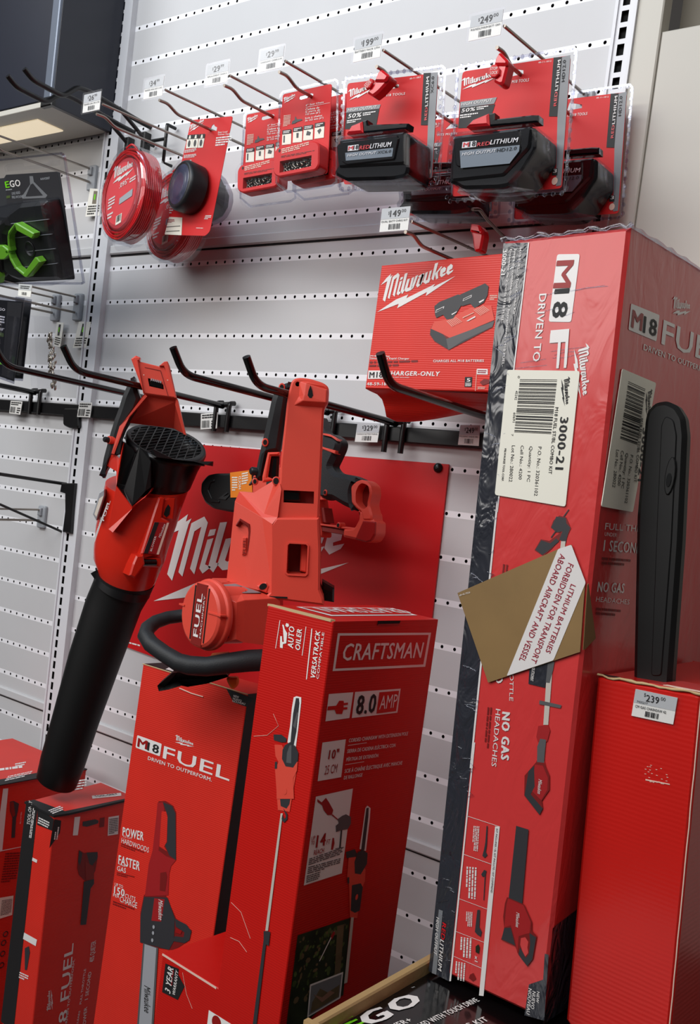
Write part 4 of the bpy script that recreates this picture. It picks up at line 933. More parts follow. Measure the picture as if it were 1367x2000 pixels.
# left (narrow) face
q = [(-0.0907,-0.0522),(-0.0911,-0.0152)]; 
mb.poly(CF, [(-0.0914,-0.0527),(-0.0904,-0.0525),(-0.0892,-0.0150),(-0.0903,-0.0152)], 'white', .0006); mb.poly(CF, [(-0.0441,-0.0522),(-0.0431,-0.0520),(-0.0430,-0.0145),(-0.0440,-0.0147)], 'white', .0006)
mb.text(CF, 'AUTO', [(-0.0604,-0.0465),(-0.0627,-0.0190),(-0.0703,-0.0479)], 'white', .0008, .05, .1); mb.text(CF, 'OILER', [(-0.0482,-0.0469),(-0.0495,-0.0192),(-0.0570,-0.0479)], 'white', .0008, .05, .1)
mb.poly(CF, [(-0.0835,-0.0499),(-0.0856,-0.0353),(-0.0827,-0.0347),(-0.0808,-0.0418),(-0.0779,-0.0416),(-0.0826,-0.0244),(-0.0848,-0.0199),(-0.0821,-0.0198),(-0.0793,-0.0248),(-0.0742,-0.0291),(-0.0735,-0.0423),(-0.0790,-0.0442),(-0.0786,-0.0497)], 'white', .0006); mb.poly(CF, [(-0.0791,-0.0202),(-0.0781,-0.0165),(-0.0738,-0.0168),(-0.0727,-0.0196),(-0.0756,-0.0215)], 'white', .0006)
mb.text(CF, 'VERSATRACK', [(-0.0167,-0.0767),(-0.0186,-0.0159),(-0.0249,-0.0782)], 'white', .0008, .05, .12)
mb.poly(CF, [(-0.0318,-0.0801),(-0.0303,-0.0798),(-0.0318,-0.0281),(-0.0326,-0.0151),(-0.0341,-0.0154)], 'white', .0006)
mb.text(CF, 'COMPATIBLE', [(-0.0111,-0.0754),(-0.0118,-0.0161),(-0.0151,-0.0760)], 'white', .0006, .01)
# picture of the pole saw on the narrow face
def pole_saw_art(fr, P, w=.0006):
    for pts, m in P: mb.poly(fr, pts, m, w); w += .00012
pole_saw_art(CF, [
 ([(-0.0484,-0.1073),(-0.0441,-0.1048),(-0.0358,-0.1043),(-0.0348,-0.1099),(-0.0338,-0.1447),(-0.0337,-0.1700),(-0.0489,-0.1663),(-0.0481,-0.1445),(-0.0491,-0.1212)], 'logo_white'),
 ([(-0.0444,-0.1074),(-0.0394,-0.1062),(-0.0374,-0.1125),(-0.0361,-0.1492),(-0.0376,-0.1672),(-0.0438,-0.1649),(-0.0457,-0.1282)], 'pic_dark'),
 ([(-0.0430,-0.1432),(-0.0392,-0.1246),(-0.0374,-0.1242),(-0.0380,-0.1458)], 'pic_mid'),
 ([(-0.0744,-0.1628),(-0.0609,-0.1593),(-0.0510,-0.1620),(-0.0510,-0.1665),(-0.0592,-0.1691),(-0.0726,-0.1697)], 'pic_dark'),
 ([(-0.0675,-0.1757),(-0.0583,-0.1738),(-0.0521,-0.1859),(-0.0625,-0.1882)], 'pic_outline'), ([(-0.0700,-0.1750),(-0.0573,-0.1721),(-0.0518,-0.1769),(-0.0310,-0.1849),(-0.0269,-0.1857),(-0.0262,-0.1972),(-0.0307,-0.2083),(-0.0249,-0.2333),(-0.0540,-0.2423),(-0.0602,-0.2110),(-0.0624,-0.2037),(-0.0594,-0.1949),(-0.0659,-0.1888)], 'tool_red'),
 ([(-0.0521,-0.1711),(-0.0439,-0.1646),(-0.0342,-0.1672),(-0.0277,-0.1742),(-0.0267,-0.1837),(-0.0331,-0.1949),(-0.0460,-0.1970),(-0.0539,-0.1894),(-0.0549,-0.1778)], 'pic_dark'),
 ([(-0.0437,-0.1688),(-0.0407,-0.1676),(-0.0371,-0.1905),(-0.0456,-0.1920),(-0.0465,-0.1794)], 'pic_mid'),
 ([(-0.0650,-0.1965),(-0.0612,-0.1950),(-0.0601,-0.2040),(-0.0640,-0.2051)], 'pic_dark')])
pole_saw_art(CF, [([(-0.0643,-0.2046),(-0.0279,-0.1941),(-0.0271,-0.1990),(-0.0295,-0.2519),(-0.0497,-0.2557)], 'tool_red'), ([(-0.0537,-0.2144),(-0.0353,-0.2103),(-0.0310,-0.2154),(-0.0313,-0.2422),(-0.0352,-0.2493),(-0.0456,-0.2493),(-0.0536,-0.2247)], 'pic_dark'),
 ([(-0.0440,-0.2583),(-0.0404,-0.2571),(-0.0389,-0.4127),(-0.0436,-0.4145)], 'silver'), ([(-0.0409,-0.2504),(-0.0324,-0.2554),(-0.0312,-0.2619),(-0.0363,-0.2682),(-0.0410,-0.2651),(-0.0407,-0.2593),(-0.0364,-0.2636),(-0.0343,-0.2598),(-0.0355,-0.2571)], 'pic_dark'),
 ([(-0.0462,-0.4156),(-0.0347,-0.4123),(-0.0342,-0.4308),(-0.0391,-0.4310),(-0.0370,-0.5374),(-0.0436,-0.5405),(-0.0442,-0.4266)], 'pic_dark')], .0008)
c = [(-0.0417,-0.2283)]; mb.poly(CF, ell(c[0][0], c[0][1], .0035, .0045, 14), 'tool_red', .0016)
# warranty seal on the wide lower part
mb.poly(CF, [(-0.2231,-0.5344),(-0.1950,-0.5302),(-0.1943,-0.5384),(-0.1789,-0.5487),(-0.1890,-0.5729),(-0.2225,-0.5764)], 'ink', .0006)
mb.text(CF, '3 YEAR', [(-0.2049,-0.5715),(-0.2047,-0.5343),(-0.2173,-0.5741)], 'logo_white', .001, .04, .1); mb.text(CF, 'WARRANTY', [(-0.1950,-0.5699),(-0.1942,-0.5341),(-0.2012,-0.5707)], 'logo_white', .001, .03, .1)
mb.text(CF, 'LIMITED', [(-0.2036,-0.5581),(-0.2034,-0.5366),(-0.2065,-0.5585)], 'lock_red', .001, .03)
mb.poly(CF, [(-0.1263,-0.5591),(-0.0819,-0.5583),(-0.1258,-0.5831)], 'white', .0006)
c = [(-0.1089,-0.5684)]; mb.poly(CF, ell(c[0][0], c[0][1], .009, .009, 16), 'red_deep', .001)
# right face
Rw = 'logo_white'
mb.poly(CR, [(0.0109,-0.0148),(0.2150,-0.0186),(0.2125,-0.0674),(0.0107,-0.0630)], Rw); mb.poly(CR, [(0.0154,-0.0179),(0.2095,-0.0217),(0.2068,-0.0637),(0.0150,-0.0600)], 'red_craft', .0005)
mb.text(CR, 'CRAFTSMAN', [(0.0243,-0.0499),(0.1979,-0.0535),(0.0258,-0.0272)], Rw, .0009, .03, .12)
mb.poly(CR, [(0.0094,-0.0922),(0.0580,-0.0933),(0.0572,-0.1272),(0.0099,-0.1272)], Rw)
mb.poly(CR, [(0.0103,-0.1080),(0.0264,-0.1084),(0.0310,-0.1023),(0.0401,-0.1030),(0.0414,-0.1062),(0.0497,-0.1061),(0.0497,-0.1089),(0.0413,-0.1090),(0.0419,-0.1118),(0.0498,-0.1120),(0.0497,-0.1148),(0.0420,-0.1149),(0.0407,-0.1203),(0.0286,-0.1192),(0.0245,-0.1134),(0.0099,-0.1130)], 'red_craft', .0008)
mb.poly(CR, [(0.0616,-0.0932),(0.1609,-0.0954),(0.1610,-0.1290),(0.0622,-0.1277)], Rw); mb.poly(CR, [(0.1131,-0.0971),(0.1573,-0.0979),(0.1569,-0.1262),(0.1129,-0.1261)], 'red_craft', .0008)
mb.text(CR, '8.0', [(0.0680,-0.1232),(0.1091,-0.1236),(0.0655,-0.0970)], 'ink', .001, .05); mb.text(CR, 'AMP', [(0.1173,-0.1208),(0.1557,-0.1208),(0.1162,-0.1012)], Rw, .0012, .0)
mb.poly(CR, [(0.0097,-0.1545),(0.0558,-0.1552),(0.0569,-0.2055),(0.0105,-0.2045)], Rw)
mb.text(CR, '10"', [(0.0244,-0.1776),(0.0443,-0.1783),(0.0248,-0.1652)], 'red_deep', .001, .05); mb.text(CR, '25 CM', [(0.0211,-0.1973),(0.0453,-0.1976),(0.0210,-0.1850)], 'red_deep', .001)
for s_, P in (('CORDED CHAINSAW WITH EXTENSION POLE', [(0.0622,-0.1599),(0.1928,-0.1639),(0.0621,-0.1547)]), ('SIERRA DE CADENA ELÉCTRICA CON', [(0.0619,-0.1742),(0.1669,-0.1777),(0.0620,-0.1690)]),
    ('PÉRTIGA DE EXTENSIÓN', [(0.0624,-0.1852),(0.1304,-0.1877),(0.0625,-0.1803)]), ('SCIE À CHAÎNE ÉLECTRIQUE AVEC MANCHE', [(0.0623,-0.2008),(0.1890,-0.2055),(0.0624,-0.1954)]), ('DE RALLONGE', [(0.0625,-0.2095),(0.1011,-0.2107),(0.0627,-0.2045)])):
    mb.text(CR, s_, P, Rw, .0006, .02)
mb.poly(CR, [(0.0620,-0.1645),(0.1014,-0.1650),(0.1013,-0.1644),(0.0619,-0.1638)], Rw); mb.poly(CR, [(0.0618,-0.1900),(0.1013,-0.1909),(0.1012,-0.1903),(0.0617,-0.1894)], Rw)
# 14 ft reach panel
mb.poly(CR, [(0.0112,-0.2246),(0.0850,-0.2248),(0.0862,-0.3406),(0.0111,-0.3405)], Rw)
mb.poly(CR, [(0.0141,-0.2279),(0.0235,-0.2337),(0.0309,-0.2289),(0.0384,-0.2360),(0.0493,-0.2481),(0.0475,-0.2543),(0.0387,-0.2528),(0.0295,-0.2448),(0.0250,-0.2377),(0.0148,-0.2315)], 'pic_red', .0009); mb.poly(CR, [(0.0485,-0.2534),(0.0643,-0.2639),(0.0633,-0.2648),(0.0476,-0.2548)], 'pic_red', .0009)
mb.poly(CR, [(0.0608,-0.2622),(0.0693,-0.2592),(0.0771,-0.2582),(0.0883,-0.2638),(0.0904,-0.2734),(0.0856,-0.2797),(0.0714,-0.2788),(0.0613,-0.2796),(0.0587,-0.2707),(0.0644,-0.2681)], 'pic_mid', .0009); mb.poly(CR, [(0.0706,-0.2786),(0.0739,-0.2792),(0.0757,-0.3033),(0.0723,-0.3027)], 'pic_dark', .0009); mb.poly(CR, [(0.0643,-0.3022),(0.0825,-0.3036),(0.0827,-0.3044),(0.0645,-0.3030)], 'pic_dark', .0009)
mb.poly(CR, [(0.0556,-0.2864),(0.0589,-0.2870),(0.0612,-0.2945),(0.0598,-0.3029),(0.0557,-0.3021),(0.0555,-0.2934)], 'pic_red', .0009)
mb.text(CR, '14', [(0.0233,-0.2932),(0.0422,-0.2930),(0.0230,-0.2762)], 'red_deep', .001, .06); mb.text(CR, 'FT', [(0.0446,-0.2931),(0.0516,-0.2932),(0.0440,-0.2863)], 'pic_red', .001); mb.text(CR, 'REACH', [(0.0214,-0.3025),(0.0412,-0.3029),(0.0216,-0.2959)], 'pic_red', .001, .01)
mb.text(CR, 'UP', [(0.0129,-0.2820),(0.0203,-0.2819),(0.0125,-0.2763)], 'pic_red', .001, .01); mb.text(CR, 'TO', [(0.0133,-0.2877),(0.0200,-0.2877),(0.0130,-0.2825)], 'pic_red', .001, .01)
for k, P in enumerate(([(0.0143,-0.3379),(0.0406,-0.3380),(0.0137,-0.3275)], [(0.0142,-0.3264),(0.0783,-0.3277),(0.0145,-0.3162)], [(0.0142,-0.3149),(0.0804,-0.3127),(0.0141,-0.3052)])): mb.lines(CR, P, 4, 'pic_mid', .0009, k)
# second saw picture and the garden photograph
pole_saw_art(CR, [([(0.1178,-0.2566),(0.1214,-0.2537),(0.1296,-0.2585),(0.1312,-0.2737),(0.1325,-0.3190),(0.1174,-0.3133),(0.1179,-0.2904)], 'logo_white'), ([(0.1200,-0.2570),(0.1251,-0.2572),(0.1271,-0.2703),(0.1287,-0.3169),(0.1211,-0.3168),(0.1204,-0.2881)], 'pic_dark'),
 ([(0.0882,-0.3116),(0.1066,-0.3112),(0.1132,-0.3193),(0.1111,-0.3229),(0.0914,-0.3208)], 'pic_dark'), ([(0.0955,-0.3211),(0.1111,-0.3229),(0.1371,-0.3460),(0.1395,-0.3631),(0.1344,-0.3729),(0.1334,-0.4141),(0.1167,-0.4085),(0.1046,-0.3608),(0.0980,-0.3485)], 'tool_red'),
 ([(0.1139,-0.3167),(0.1243,-0.3160),(0.1363,-0.3225),(0.1384,-0.3380),(0.1275,-0.3508),(0.1140,-0.3466),(0.1096,-0.3294)], 'pic_dark'), ([(0.1111,-0.3622),(0.1303,-0.3638),(0.1360,-0.3705),(0.1367,-0.4038),(0.1263,-0.4046),(0.1159,-0.3987)], 'pic_dark'),
 ([(0.1189,-0.4090),(0.1251,-0.4106),(0.1307,-0.5047),(0.1238,-0.5041)], 'silver'), ([(0.0980,-0.3485),(0.1021,-0.3489),(0.1040,-0.3579),(0.1007,-0.3577)], 'pic_dark')], .0007)
c = [(0.1244,-0.3816)]; mb.poly(CR, ell(c[0][0], c[0][1], .003, .0042, 12), 'tool_red', .0020)
mb.poly(CR, [(0.0120,-0.4062),(0.1182,-0.4097),(0.1267,-0.5216),(0.0896,-0.5235),(0.0493,-0.5369),(0.0135,-0.5247)], 'leaf_dark', .0006)
rnd = random.Random(3); ph = lerp4([(0.0129,-0.5027),(0.1208,-0.5073),(0.1165,-0.4112),(0.0132,-0.4083)])
for k in range(150):
    x, y = rnd.random(), rnd.random()
    if x > .97 or y > .97 or x < .03 or y < .03: continue
    c = ph(x, y); r = rnd.uniform(.002, .0055); mb.poly(CR, ell(c[0], c[1], r, r * rnd.uniform(.4, 1), 6, rnd.random() * 3), rnd.choice(('leaf', 'leaf', 'leaf_dark', 'trunk')), .0007 + k * 1.5e-6)
mb.poly(CR, [(0.0913,-0.4143),(0.1058,-0.4153),(0.1127,-0.4883),(0.1003,-0.4873)], 'trunk', .0011); mb.poly(CR, [(0.0845,-0.4200),(0.0870,-0.4207),(0.0640,-0.4551),(0.0623,-0.4546)], 'logo_white', .0012)
mb.poly(CR, [(0.0795,-0.4246),(0.0852,-0.4194),(0.0883,-0.4229),(0.0836,-0.4311)], 'pic_red', .0013)
mb.poly(CR, [(0.0502,-0.4829),(0.1184,-0.4858),(0.1200,-0.5236),(0.0536,-0.5292)], 'logo_white', .0012); mb.poly(CR, [(0.0526,-0.4855),(0.1156,-0.4880),(0.1166,-0.5209),(0.0558,-0.5267)], 'grey', .0014)
mb.poly(CR, [(0.0593,-0.5097),(0.0720,-0.4949),(0.0900,-0.5060),(0.1136,-0.5023),(0.1150,-0.5193),(0.0583,-0.5241)], 'trunk', .0016); mb.poly(CR, [(0.0591,-0.4990),(0.0787,-0.5092),(0.0937,-0.5044),(0.1051,-0.5107),(0.0802,-0.5164)], 'skin_pic', .0018)
# top face, lettering reads from behind
mb.poly(CT, [(-0.1019,0.0402),(-0.0880,0.2364),(-0.0302,0.2196),(-0.0340,0.0346)], Rw, .0006); mb.poly(CT, [(-0.0961,0.0450),(-0.0832,0.2248),(-0.0364,0.2135),(-0.0410,0.0441)], 'red_craft', .0010)
mb.text(CT, 'CRAFTSMAN', [(-0.0768,0.2329),(-0.0902,0.0590),(-0.0427,0.2057)], Rw, .0014, .03)
body = mb.build('box', t, bevel=0)
mb = MB()      # raw edge of the board along the top, hand hole, step top
mb.prism(CT, [(-.117, .001), (-.004, -.001), (-.001, .004), (-.112, .006)], -.001, .0022, 'cut_edge'); mb.prism(CT, [(-.112, .0045), (-.006, .0035), (-.010, .0075), (-.105, .009)], .0005, .0016, 'dark_void')
mb.build('cut_edge', t)
mb = MB(); mb.poly(CR, [(0.0883,0.0002),(0.1384,-0.0005),(0.1363,-0.0062),(0.0888,-0.0062)], 'dark_void', .0008); mb.poly(CR, [(0.1363,-0.0062),(0.0888,-0.0062),(0.0900,-0.0042),(0.1365,-0.0041)], 'red_deep', .0011); mb.build('hand_hole', t)
mb = MB(); mb.tube([CF.pt(u, v, .0004) for u, v in [(-0.1094,-0.1745),(-0.0856,-0.1668),(-0.0681,-0.1497),(-0.0800,-0.1368)]], .0003, 'scuff', 4); mb.build('scuff', t); mb = MB()
mb.tube([CF.pt(u, v, .0006) for u, v in [(-0.1042,-0.4482),(-0.0875,-0.4468),(-0.0711,-0.4547)]], .0003, 'scuff', 4); mb.build('scuff', t); mb = MB(); mb.tube([CF.pt(u, v, .0006) for u, v in [(-0.1108,-0.4023),(-0.0909,-0.4080),(-0.0681,-0.4349)]], .0003, 'scuff', 4); mb.build('scuff', t); mb = MB()
mb.tube([CF.pt(u, v, .0006) for u, v in [(-0.1862,-0.5321),(-0.1731,-0.5574),(-0.1581,-0.5716)]], .0003, 'scuff', 4); mb.build('scuff', t)
mb = MB(); E_ = .0035
mb.prism(CF, [(-.232, -.5235), (-.118, -.5235), (-.118, -.5262), (-.232, -.5262)], 0, .0006, 'scuff'); mb.build('worn_edge', t)

# ---- red chainsaw carton left of it
t = thing('chainsaw_carton', (.72, -.25, .15), 'tall red chainsaw carton with white logo, standing under the hanging chainsaw handle', 'carton')
MF, MR, MT = FR['MF'], FR['MR'], FR['MT']
mb = MB(); mb.prism(MF, [(0, 0), (0, -1.075), (.236, -1.075), (.236, 0)], -.09, 0, 'red', .0015)
mb.poly(MR, [(0, 0), (0, -1.07), (.09, -1.07), (.09, 0)], 'ink', .0006)
fuel_logo(mb, MF, [(0.0105,-0.1426),(0.0690,-0.1428),(0.0694,-0.1214),(0.0105,-0.1210)], [(0.0141,-0.1394),(0.0377,-0.1391),(0.0140,-0.1242)], [(0.0383,-0.1400),(0.0651,-0.1394),(0.0388,-0.1254)],
    [(0.0756,-0.1437),(0.2237,-0.1427),(0.0760,-0.1221)], [(0.0427,-0.1552),(0.1881,-0.1534),(0.0433,-0.1490)], [(0.0983,-0.1113),(0.1410,-0.1080),(0.1012,-0.0984)])
for s_, P, b in (('POWER', [(0.0085,-0.2962),(0.0587,-0.2900),(0.0074,-0.2812)], .05), ('TO CUT', [(0.0099,-0.2989),(0.0324,-0.2960),(0.0098,-0.2955)], .0), ('HARDWOODS', [(0.0081,-0.3090),(0.0739,-0.3059),(0.0077,-0.2999)], .0),
    ('FASTER', [(0.0076,-0.3460),(0.0593,-0.3414),(0.0074,-0.3303)], .05), ('THAN', [(0.0099,-0.3476),(0.0256,-0.3463),(0.0098,-0.3446)], .0), ('GAS', [(0.0070,-0.3578),(0.0284,-0.3559),(0.0068,-0.3493)], .01),
    ('UP TO', [(0.0066,-0.3852),(0.0266,-0.3833),(0.0069,-0.3793)], .0), ('150', [(0.0072,-0.3980),(0.0329,-0.3954),(0.0066,-0.3852)], .05), ('CUTS', [(0.0340,-0.3964),(0.0593,-0.3944),(0.0340,-0.3889)], .0), ('PER', [(0.0064,-0.4038),(0.0216,-0.4020),(0.0063,-0.3983)], .0), ('CHARGE', [(0.0235,-0.4068),(0.0651,-0.4045),(0.0230,-0.3967)], .01)):
    mb.text(MF, s_, P, 'logo_white', .0006, b)
for P in ([(0.0084,-0.3157),(0.0641,-0.3134),(0.0081,-0.3090)], [(0.0078,-0.3664),(0.0497,-0.3600),(0.0075,-0.3603)], [(0.0083,-0.4182),(0.0603,-0.4136),(0.0077,-0.4102)]): mb.lines(MF, P, 2, 'pic_outline', .0006, 4)
mb.poly(MF, [(0.1906,-0.0008),(0.2494,-0.0041),(0.2376,-0.0201),(0.2097,-0.0192)], 'ink', .0006)
for s_, P in (('NEW', [(0.2081,-0.0108),(0.2196,-0.0107),(0.2083,-0.0070)]), ('NUEVO', [(0.2077,-0.0150),(0.2261,-0.0149),(0.2079,-0.0115)]), ('NOUVEAU', [(0.2076,-0.0191),(0.2340,-0.0181),(0.2078,-0.0156)])): mb.text(MF, s_, P, 'logo_white', .001, .03)
A = [([(0.0800,-0.2164),(0.0950,-0.2114),(0.1135,-0.2140),(0.1220,-0.2230),(0.1364,-0.2986),(0.1235,-0.3126),(0.1225,-0.3589),(0.1540,-0.3905),(0.1902,-0.3969),(0.1890,-0.4134),(0.1613,-0.4399),(0.1489,-0.4445),(0.1189,-0.4524),(0.0826,-0.4559),(0.0743,-0.4087),(0.0767,-0.3778),(0.0864,-0.3678),(0.0888,-0.2973),(0.0800,-0.2402)], 'pic_outline'),
 ([(0.0783,-0.2192),(0.0902,-0.2148),(0.0955,-0.2258),(0.0953,-0.2952),(0.1142,-0.2992),(0.1364,-0.2986),(0.1277,-0.3112),(0.1259,-0.3249),(0.1303,-0.3595),(0.0792,-0.3786),(0.0779,-0.3240),(0.0823,-0.2993),(0.0800,-0.2402)], 'pic_red'),
 ([(0.0902,-0.2148),(0.1115,-0.2152),(0.1210,-0.2249),(0.1364,-0.2986),(0.1202,-0.2956),(0.1076,-0.2815),(0.1121,-0.2768),(0.1046,-0.2330),(0.0975,-0.2245)], 'pic_dark'), ([(0.0905,-0.2305),(0.1004,-0.2277),(0.1052,-0.2361),(0.1110,-0.2755),(0.1069,-0.2850),(0.1148,-0.2907),(0.0962,-0.2883)], 'red'),
 ([(0.1065,-0.3296),(0.1189,-0.3239),(0.1226,-0.3309),(0.1228,-0.3555),(0.1106,-0.3580)], 'pic_outline'),
 ([(0.0781,-0.3800),(0.1297,-0.3636),(0.1520,-0.3912),(0.1566,-0.4270),(0.1489,-0.4445),(0.0836,-0.4562),(0.0764,-0.4146)], 'pic_dark'), ([(0.1014,-0.3743),(0.1243,-0.3681),(0.1235,-0.4062),(0.1019,-0.4123)], 'pic_red'),
 ([(0.1520,-0.3912),(0.1784,-0.3915),(0.1905,-0.3984),(0.1890,-0.4134),(0.1798,-0.4217),(0.1546,-0.4277),(0.1572,-0.4186),(0.1760,-0.4134),(0.1766,-0.4051),(0.1564,-0.4026)], 'pic_dark'), ([(0.1581,-0.4046),(0.1712,-0.4044),(0.1690,-0.4111),(0.1561,-0.4125)], 'red_deep'),
 ([(0.0908,-0.4546),(0.1252,-0.4501),(0.1396,-0.5829),(0.1035,-0.5981)], 'pic_mid'), ([(0.0945,-0.4548),(0.1214,-0.4515),(0.1354,-0.5846),(0.1078,-0.5963)], 'grey_light')]
w_ = .0006
for P, m in A: mb.poly(MF, P, m, w_); w_ += .0001
for c in [(0.1094,-0.4202),(0.1100,-0.4302),(0.1105,-0.4423)]: mb.poly(MF, ell(c[0], c[1], .0026, .0032, 10), 'grey_light', .002)
mb.logo(MF, [(0.1156,-0.4074),(0.1206,-0.3720),(0.1290,-0.3993)], 'logo_white', .002) if False else mb.text(MF, 'Milwaukee', [(0.1116,-0.3725),(0.1177,-0.4040),(0.1219,-0.3696)], 'logo_white', .002, .0, .2)
mb.text(MF, 'Milwaukee', [(0.1068,-0.5201),(0.1149,-0.5617),(0.1212,-0.5160)], 'ink', .002, .01, .2)
mb.prism(MT, [(.0, .0), (.115, 0), (.115, .045), (0, .045)], 0, .0004, 'ink'); mb.poly(MT, [(.05, .004), (.11, .004), (.11, .03), (.035, .03)], 'logo_white', .001)
mb.build('box', t)
mb = MB(); mb.tube([MF.pt(u, v, .0008) for u, v in [(0.0915,-0.0222),(0.1194,-0.0248),(0.1455,-0.0247)]], .0010, 'scuff', 5)
mb.tube([MF.pt(u, v, .0002) for u, v in [(0, 0), (.07, -.001), (.13, .0006), (.236, -.001)]], .0010, 'cut_edge', 5); mb.build('worn_edge', t)

# ---- tall shrink wrapped two tool carton
t = thing('wrapped_carton', (1.34, -.28, .984), 'tallest red carton in wrinkled shrink film, long dark stripe at its left edge', 'carton')
TF, TR, TT = FR['TF'], FR['TR'], FR['TT']
mb = MB(); mb.prism(TF, [(-.1615, 0), (-.1615, -.899), (0, -.899), (0, 0)], -.36, 0, 'red_wrap', .004)
mb.poly(TF, [(-.1605, -.905), (-.1605, -.003)] + [(-0.1266,-0.0052),(-0.1312,-0.3240)] + [(-0.1298,-0.9055)][0:1], 'wrap_black', .0006)
st = [(-0.1263,-0.0052),(-0.1247,-0.0054),(-0.1293,-0.3238),(-0.1312,-0.3240)]; mb.poly(TF, st, 'wrap_white', .0008)
mb.poly(TF, [(-0.1292,-0.6051),(-0.1273,-0.6046),(-0.1263,-0.9041),(-0.1288,-0.9051)], 'wrap_white', .0008); mb.poly(TF, [(-0.1326,-0.3117),(-0.1301,-0.3115),(-0.1288,-0.6368),(-0.1313,-0.6374)], 'wrap_white', .0008)
for s_, P, b in (('M18 FUEL- 2-Tool Combo Kit', [(-0.1370,-0.0108),(-0.1363,-0.0885),(-0.1336,-0.0115)], .02), ('Juego de combinado de 2 herramientas M18 FUEL-', [(-0.1438,-0.0106),(-0.1448,-0.1504),(-0.1403,-0.0113)], .02), ('Ensemble de 2 outils M18 FUEL-', [(-0.1500,-0.0109),(-0.1520,-0.0986),(-0.1466,-0.0116)], .02), ('3000-21', [(-0.1593,-0.0109),(-0.1591,-0.0410),(-0.1533,-0.0118)], .04)):
    mb.text(TF, s_, P, 'wrap_white', .0012, b)
mb.poly(TF, round_poly([(-0.0860,-0.0223),(-0.0569,-0.0244),(-0.0587,-0.1008),(-0.0878,-0.0992)], .003), 'wrap_white', .0006)
mb.text(TF, 'M', [(-0.0851,-0.0297),(-0.0863,-0.0612),(-0.0619,-0.0316)], 'red_deep', .001, .03); mb.text(TF, '18', [(-0.0839,-0.0623),(-0.0840,-0.0953),(-0.0640,-0.0636)], 'ink', .001, .04)
mb.text(TF, 'F', [(-0.0836,-0.1094),(-0.0819,-0.1536),(-0.0584,-0.1103)], 'wrap_white', .001, .03)
mb.text(TF, 'DRIVEN TO', [(-0.1035,-0.0665),(-0.1033,-0.1448),(-0.0937,-0.0677)], 'wrap_white', .0008, .03)
mb.logo(TF, [(-0.0515,-0.1312),(-0.0355,-0.1879),(-0.0320,-0.1307)], 'wrap_white', .0008)
mb.logo(TR, [(0.1330,-0.0674),(0.1857,-0.0540),(0.1358,-0.0460)], 'wrap_white', .0008)
fuel_logo(mb, TR, [(0.0229,-0.1072),(0.0983,-0.1069),(0.0988,-0.0762),(0.0222,-0.0783)], [(0.0277,-0.1033),(0.0561,-0.1026),(0.0270,-0.0831)], [(0.0587,-0.1035),(0.0954,-0.1019),(0.0583,-0.0841)],
    [(0.1119,-0.1071),(0.2964,-0.1041),(0.1117,-0.0773)], [(0.0660,-0.1222),(0.2825,-0.1196),(0.0665,-0.1151)], None, 'wrap_white')
for s_, P, b in (('FULL THROTTLE', [(0.0192,-0.3317),(0.1815,-0.3311),(0.0203,-0.3238)], .0), ('UNDER', [(0.0200,-0.3388),(0.0512,-0.3393),(0.0199,-0.3343)], .0), ('1 SECOND', [(0.0207,-0.3559),(0.1217,-0.3574),(0.0210,-0.3428)], .03),
    ('NO GAS', [(0.0168,-0.4024),(0.0866,-0.4050),(0.0168,-0.3905)], .05), ('HEADACHES', [(0.0166,-0.4137),(0.1047,-0.4192),(0.0171,-0.4076)], .0)):
    mb.text(TR, s_, P, 'wrap_white', .0008, b)
for P in ([(0.0207,-0.3721),(0.0958,-0.3739),(0.0197,-0.3619)], [(0.0199,-0.4296),(0.0844,-0.4340),(0.0189,-0.4194)]): mb.lines(TR, P, 2, 'pic_outline', .0008, 5)
for s_, P, b in (('THROTTLE', [(-0.0915,-0.4914),(-0.0864,-0.5445),(-0.0861,-0.4909)], .0), ('NO GAS', [(-0.0942,-0.5591),(-0.0889,-0.6160),(-0.0835,-0.5572)], .10), ('HEADACHES', [(-0.1034,-0.5577),(-0.1011,-0.6270),(-0.0966,-0.5567)], .01)):
    mb.text(TF, s_, P, 'wrap_white', .0008, b)
mb.text(TF, '0', [(-0.1091,-0.5222),(-0.1042,-0.5284),(-0.1001,-0.5168)], 'wrap_white', .0008, .04)
for P in ([(-0.1159,-0.5585),(-0.1149,-0.6079),(-0.1082,-0.5573)], [(-0.1154,-0.3848),(-0.1154,-0.3979),(-0.1066,-0.3849)]): mb.lines(TF, P, 2, 'pic_outline', .0008, 6)
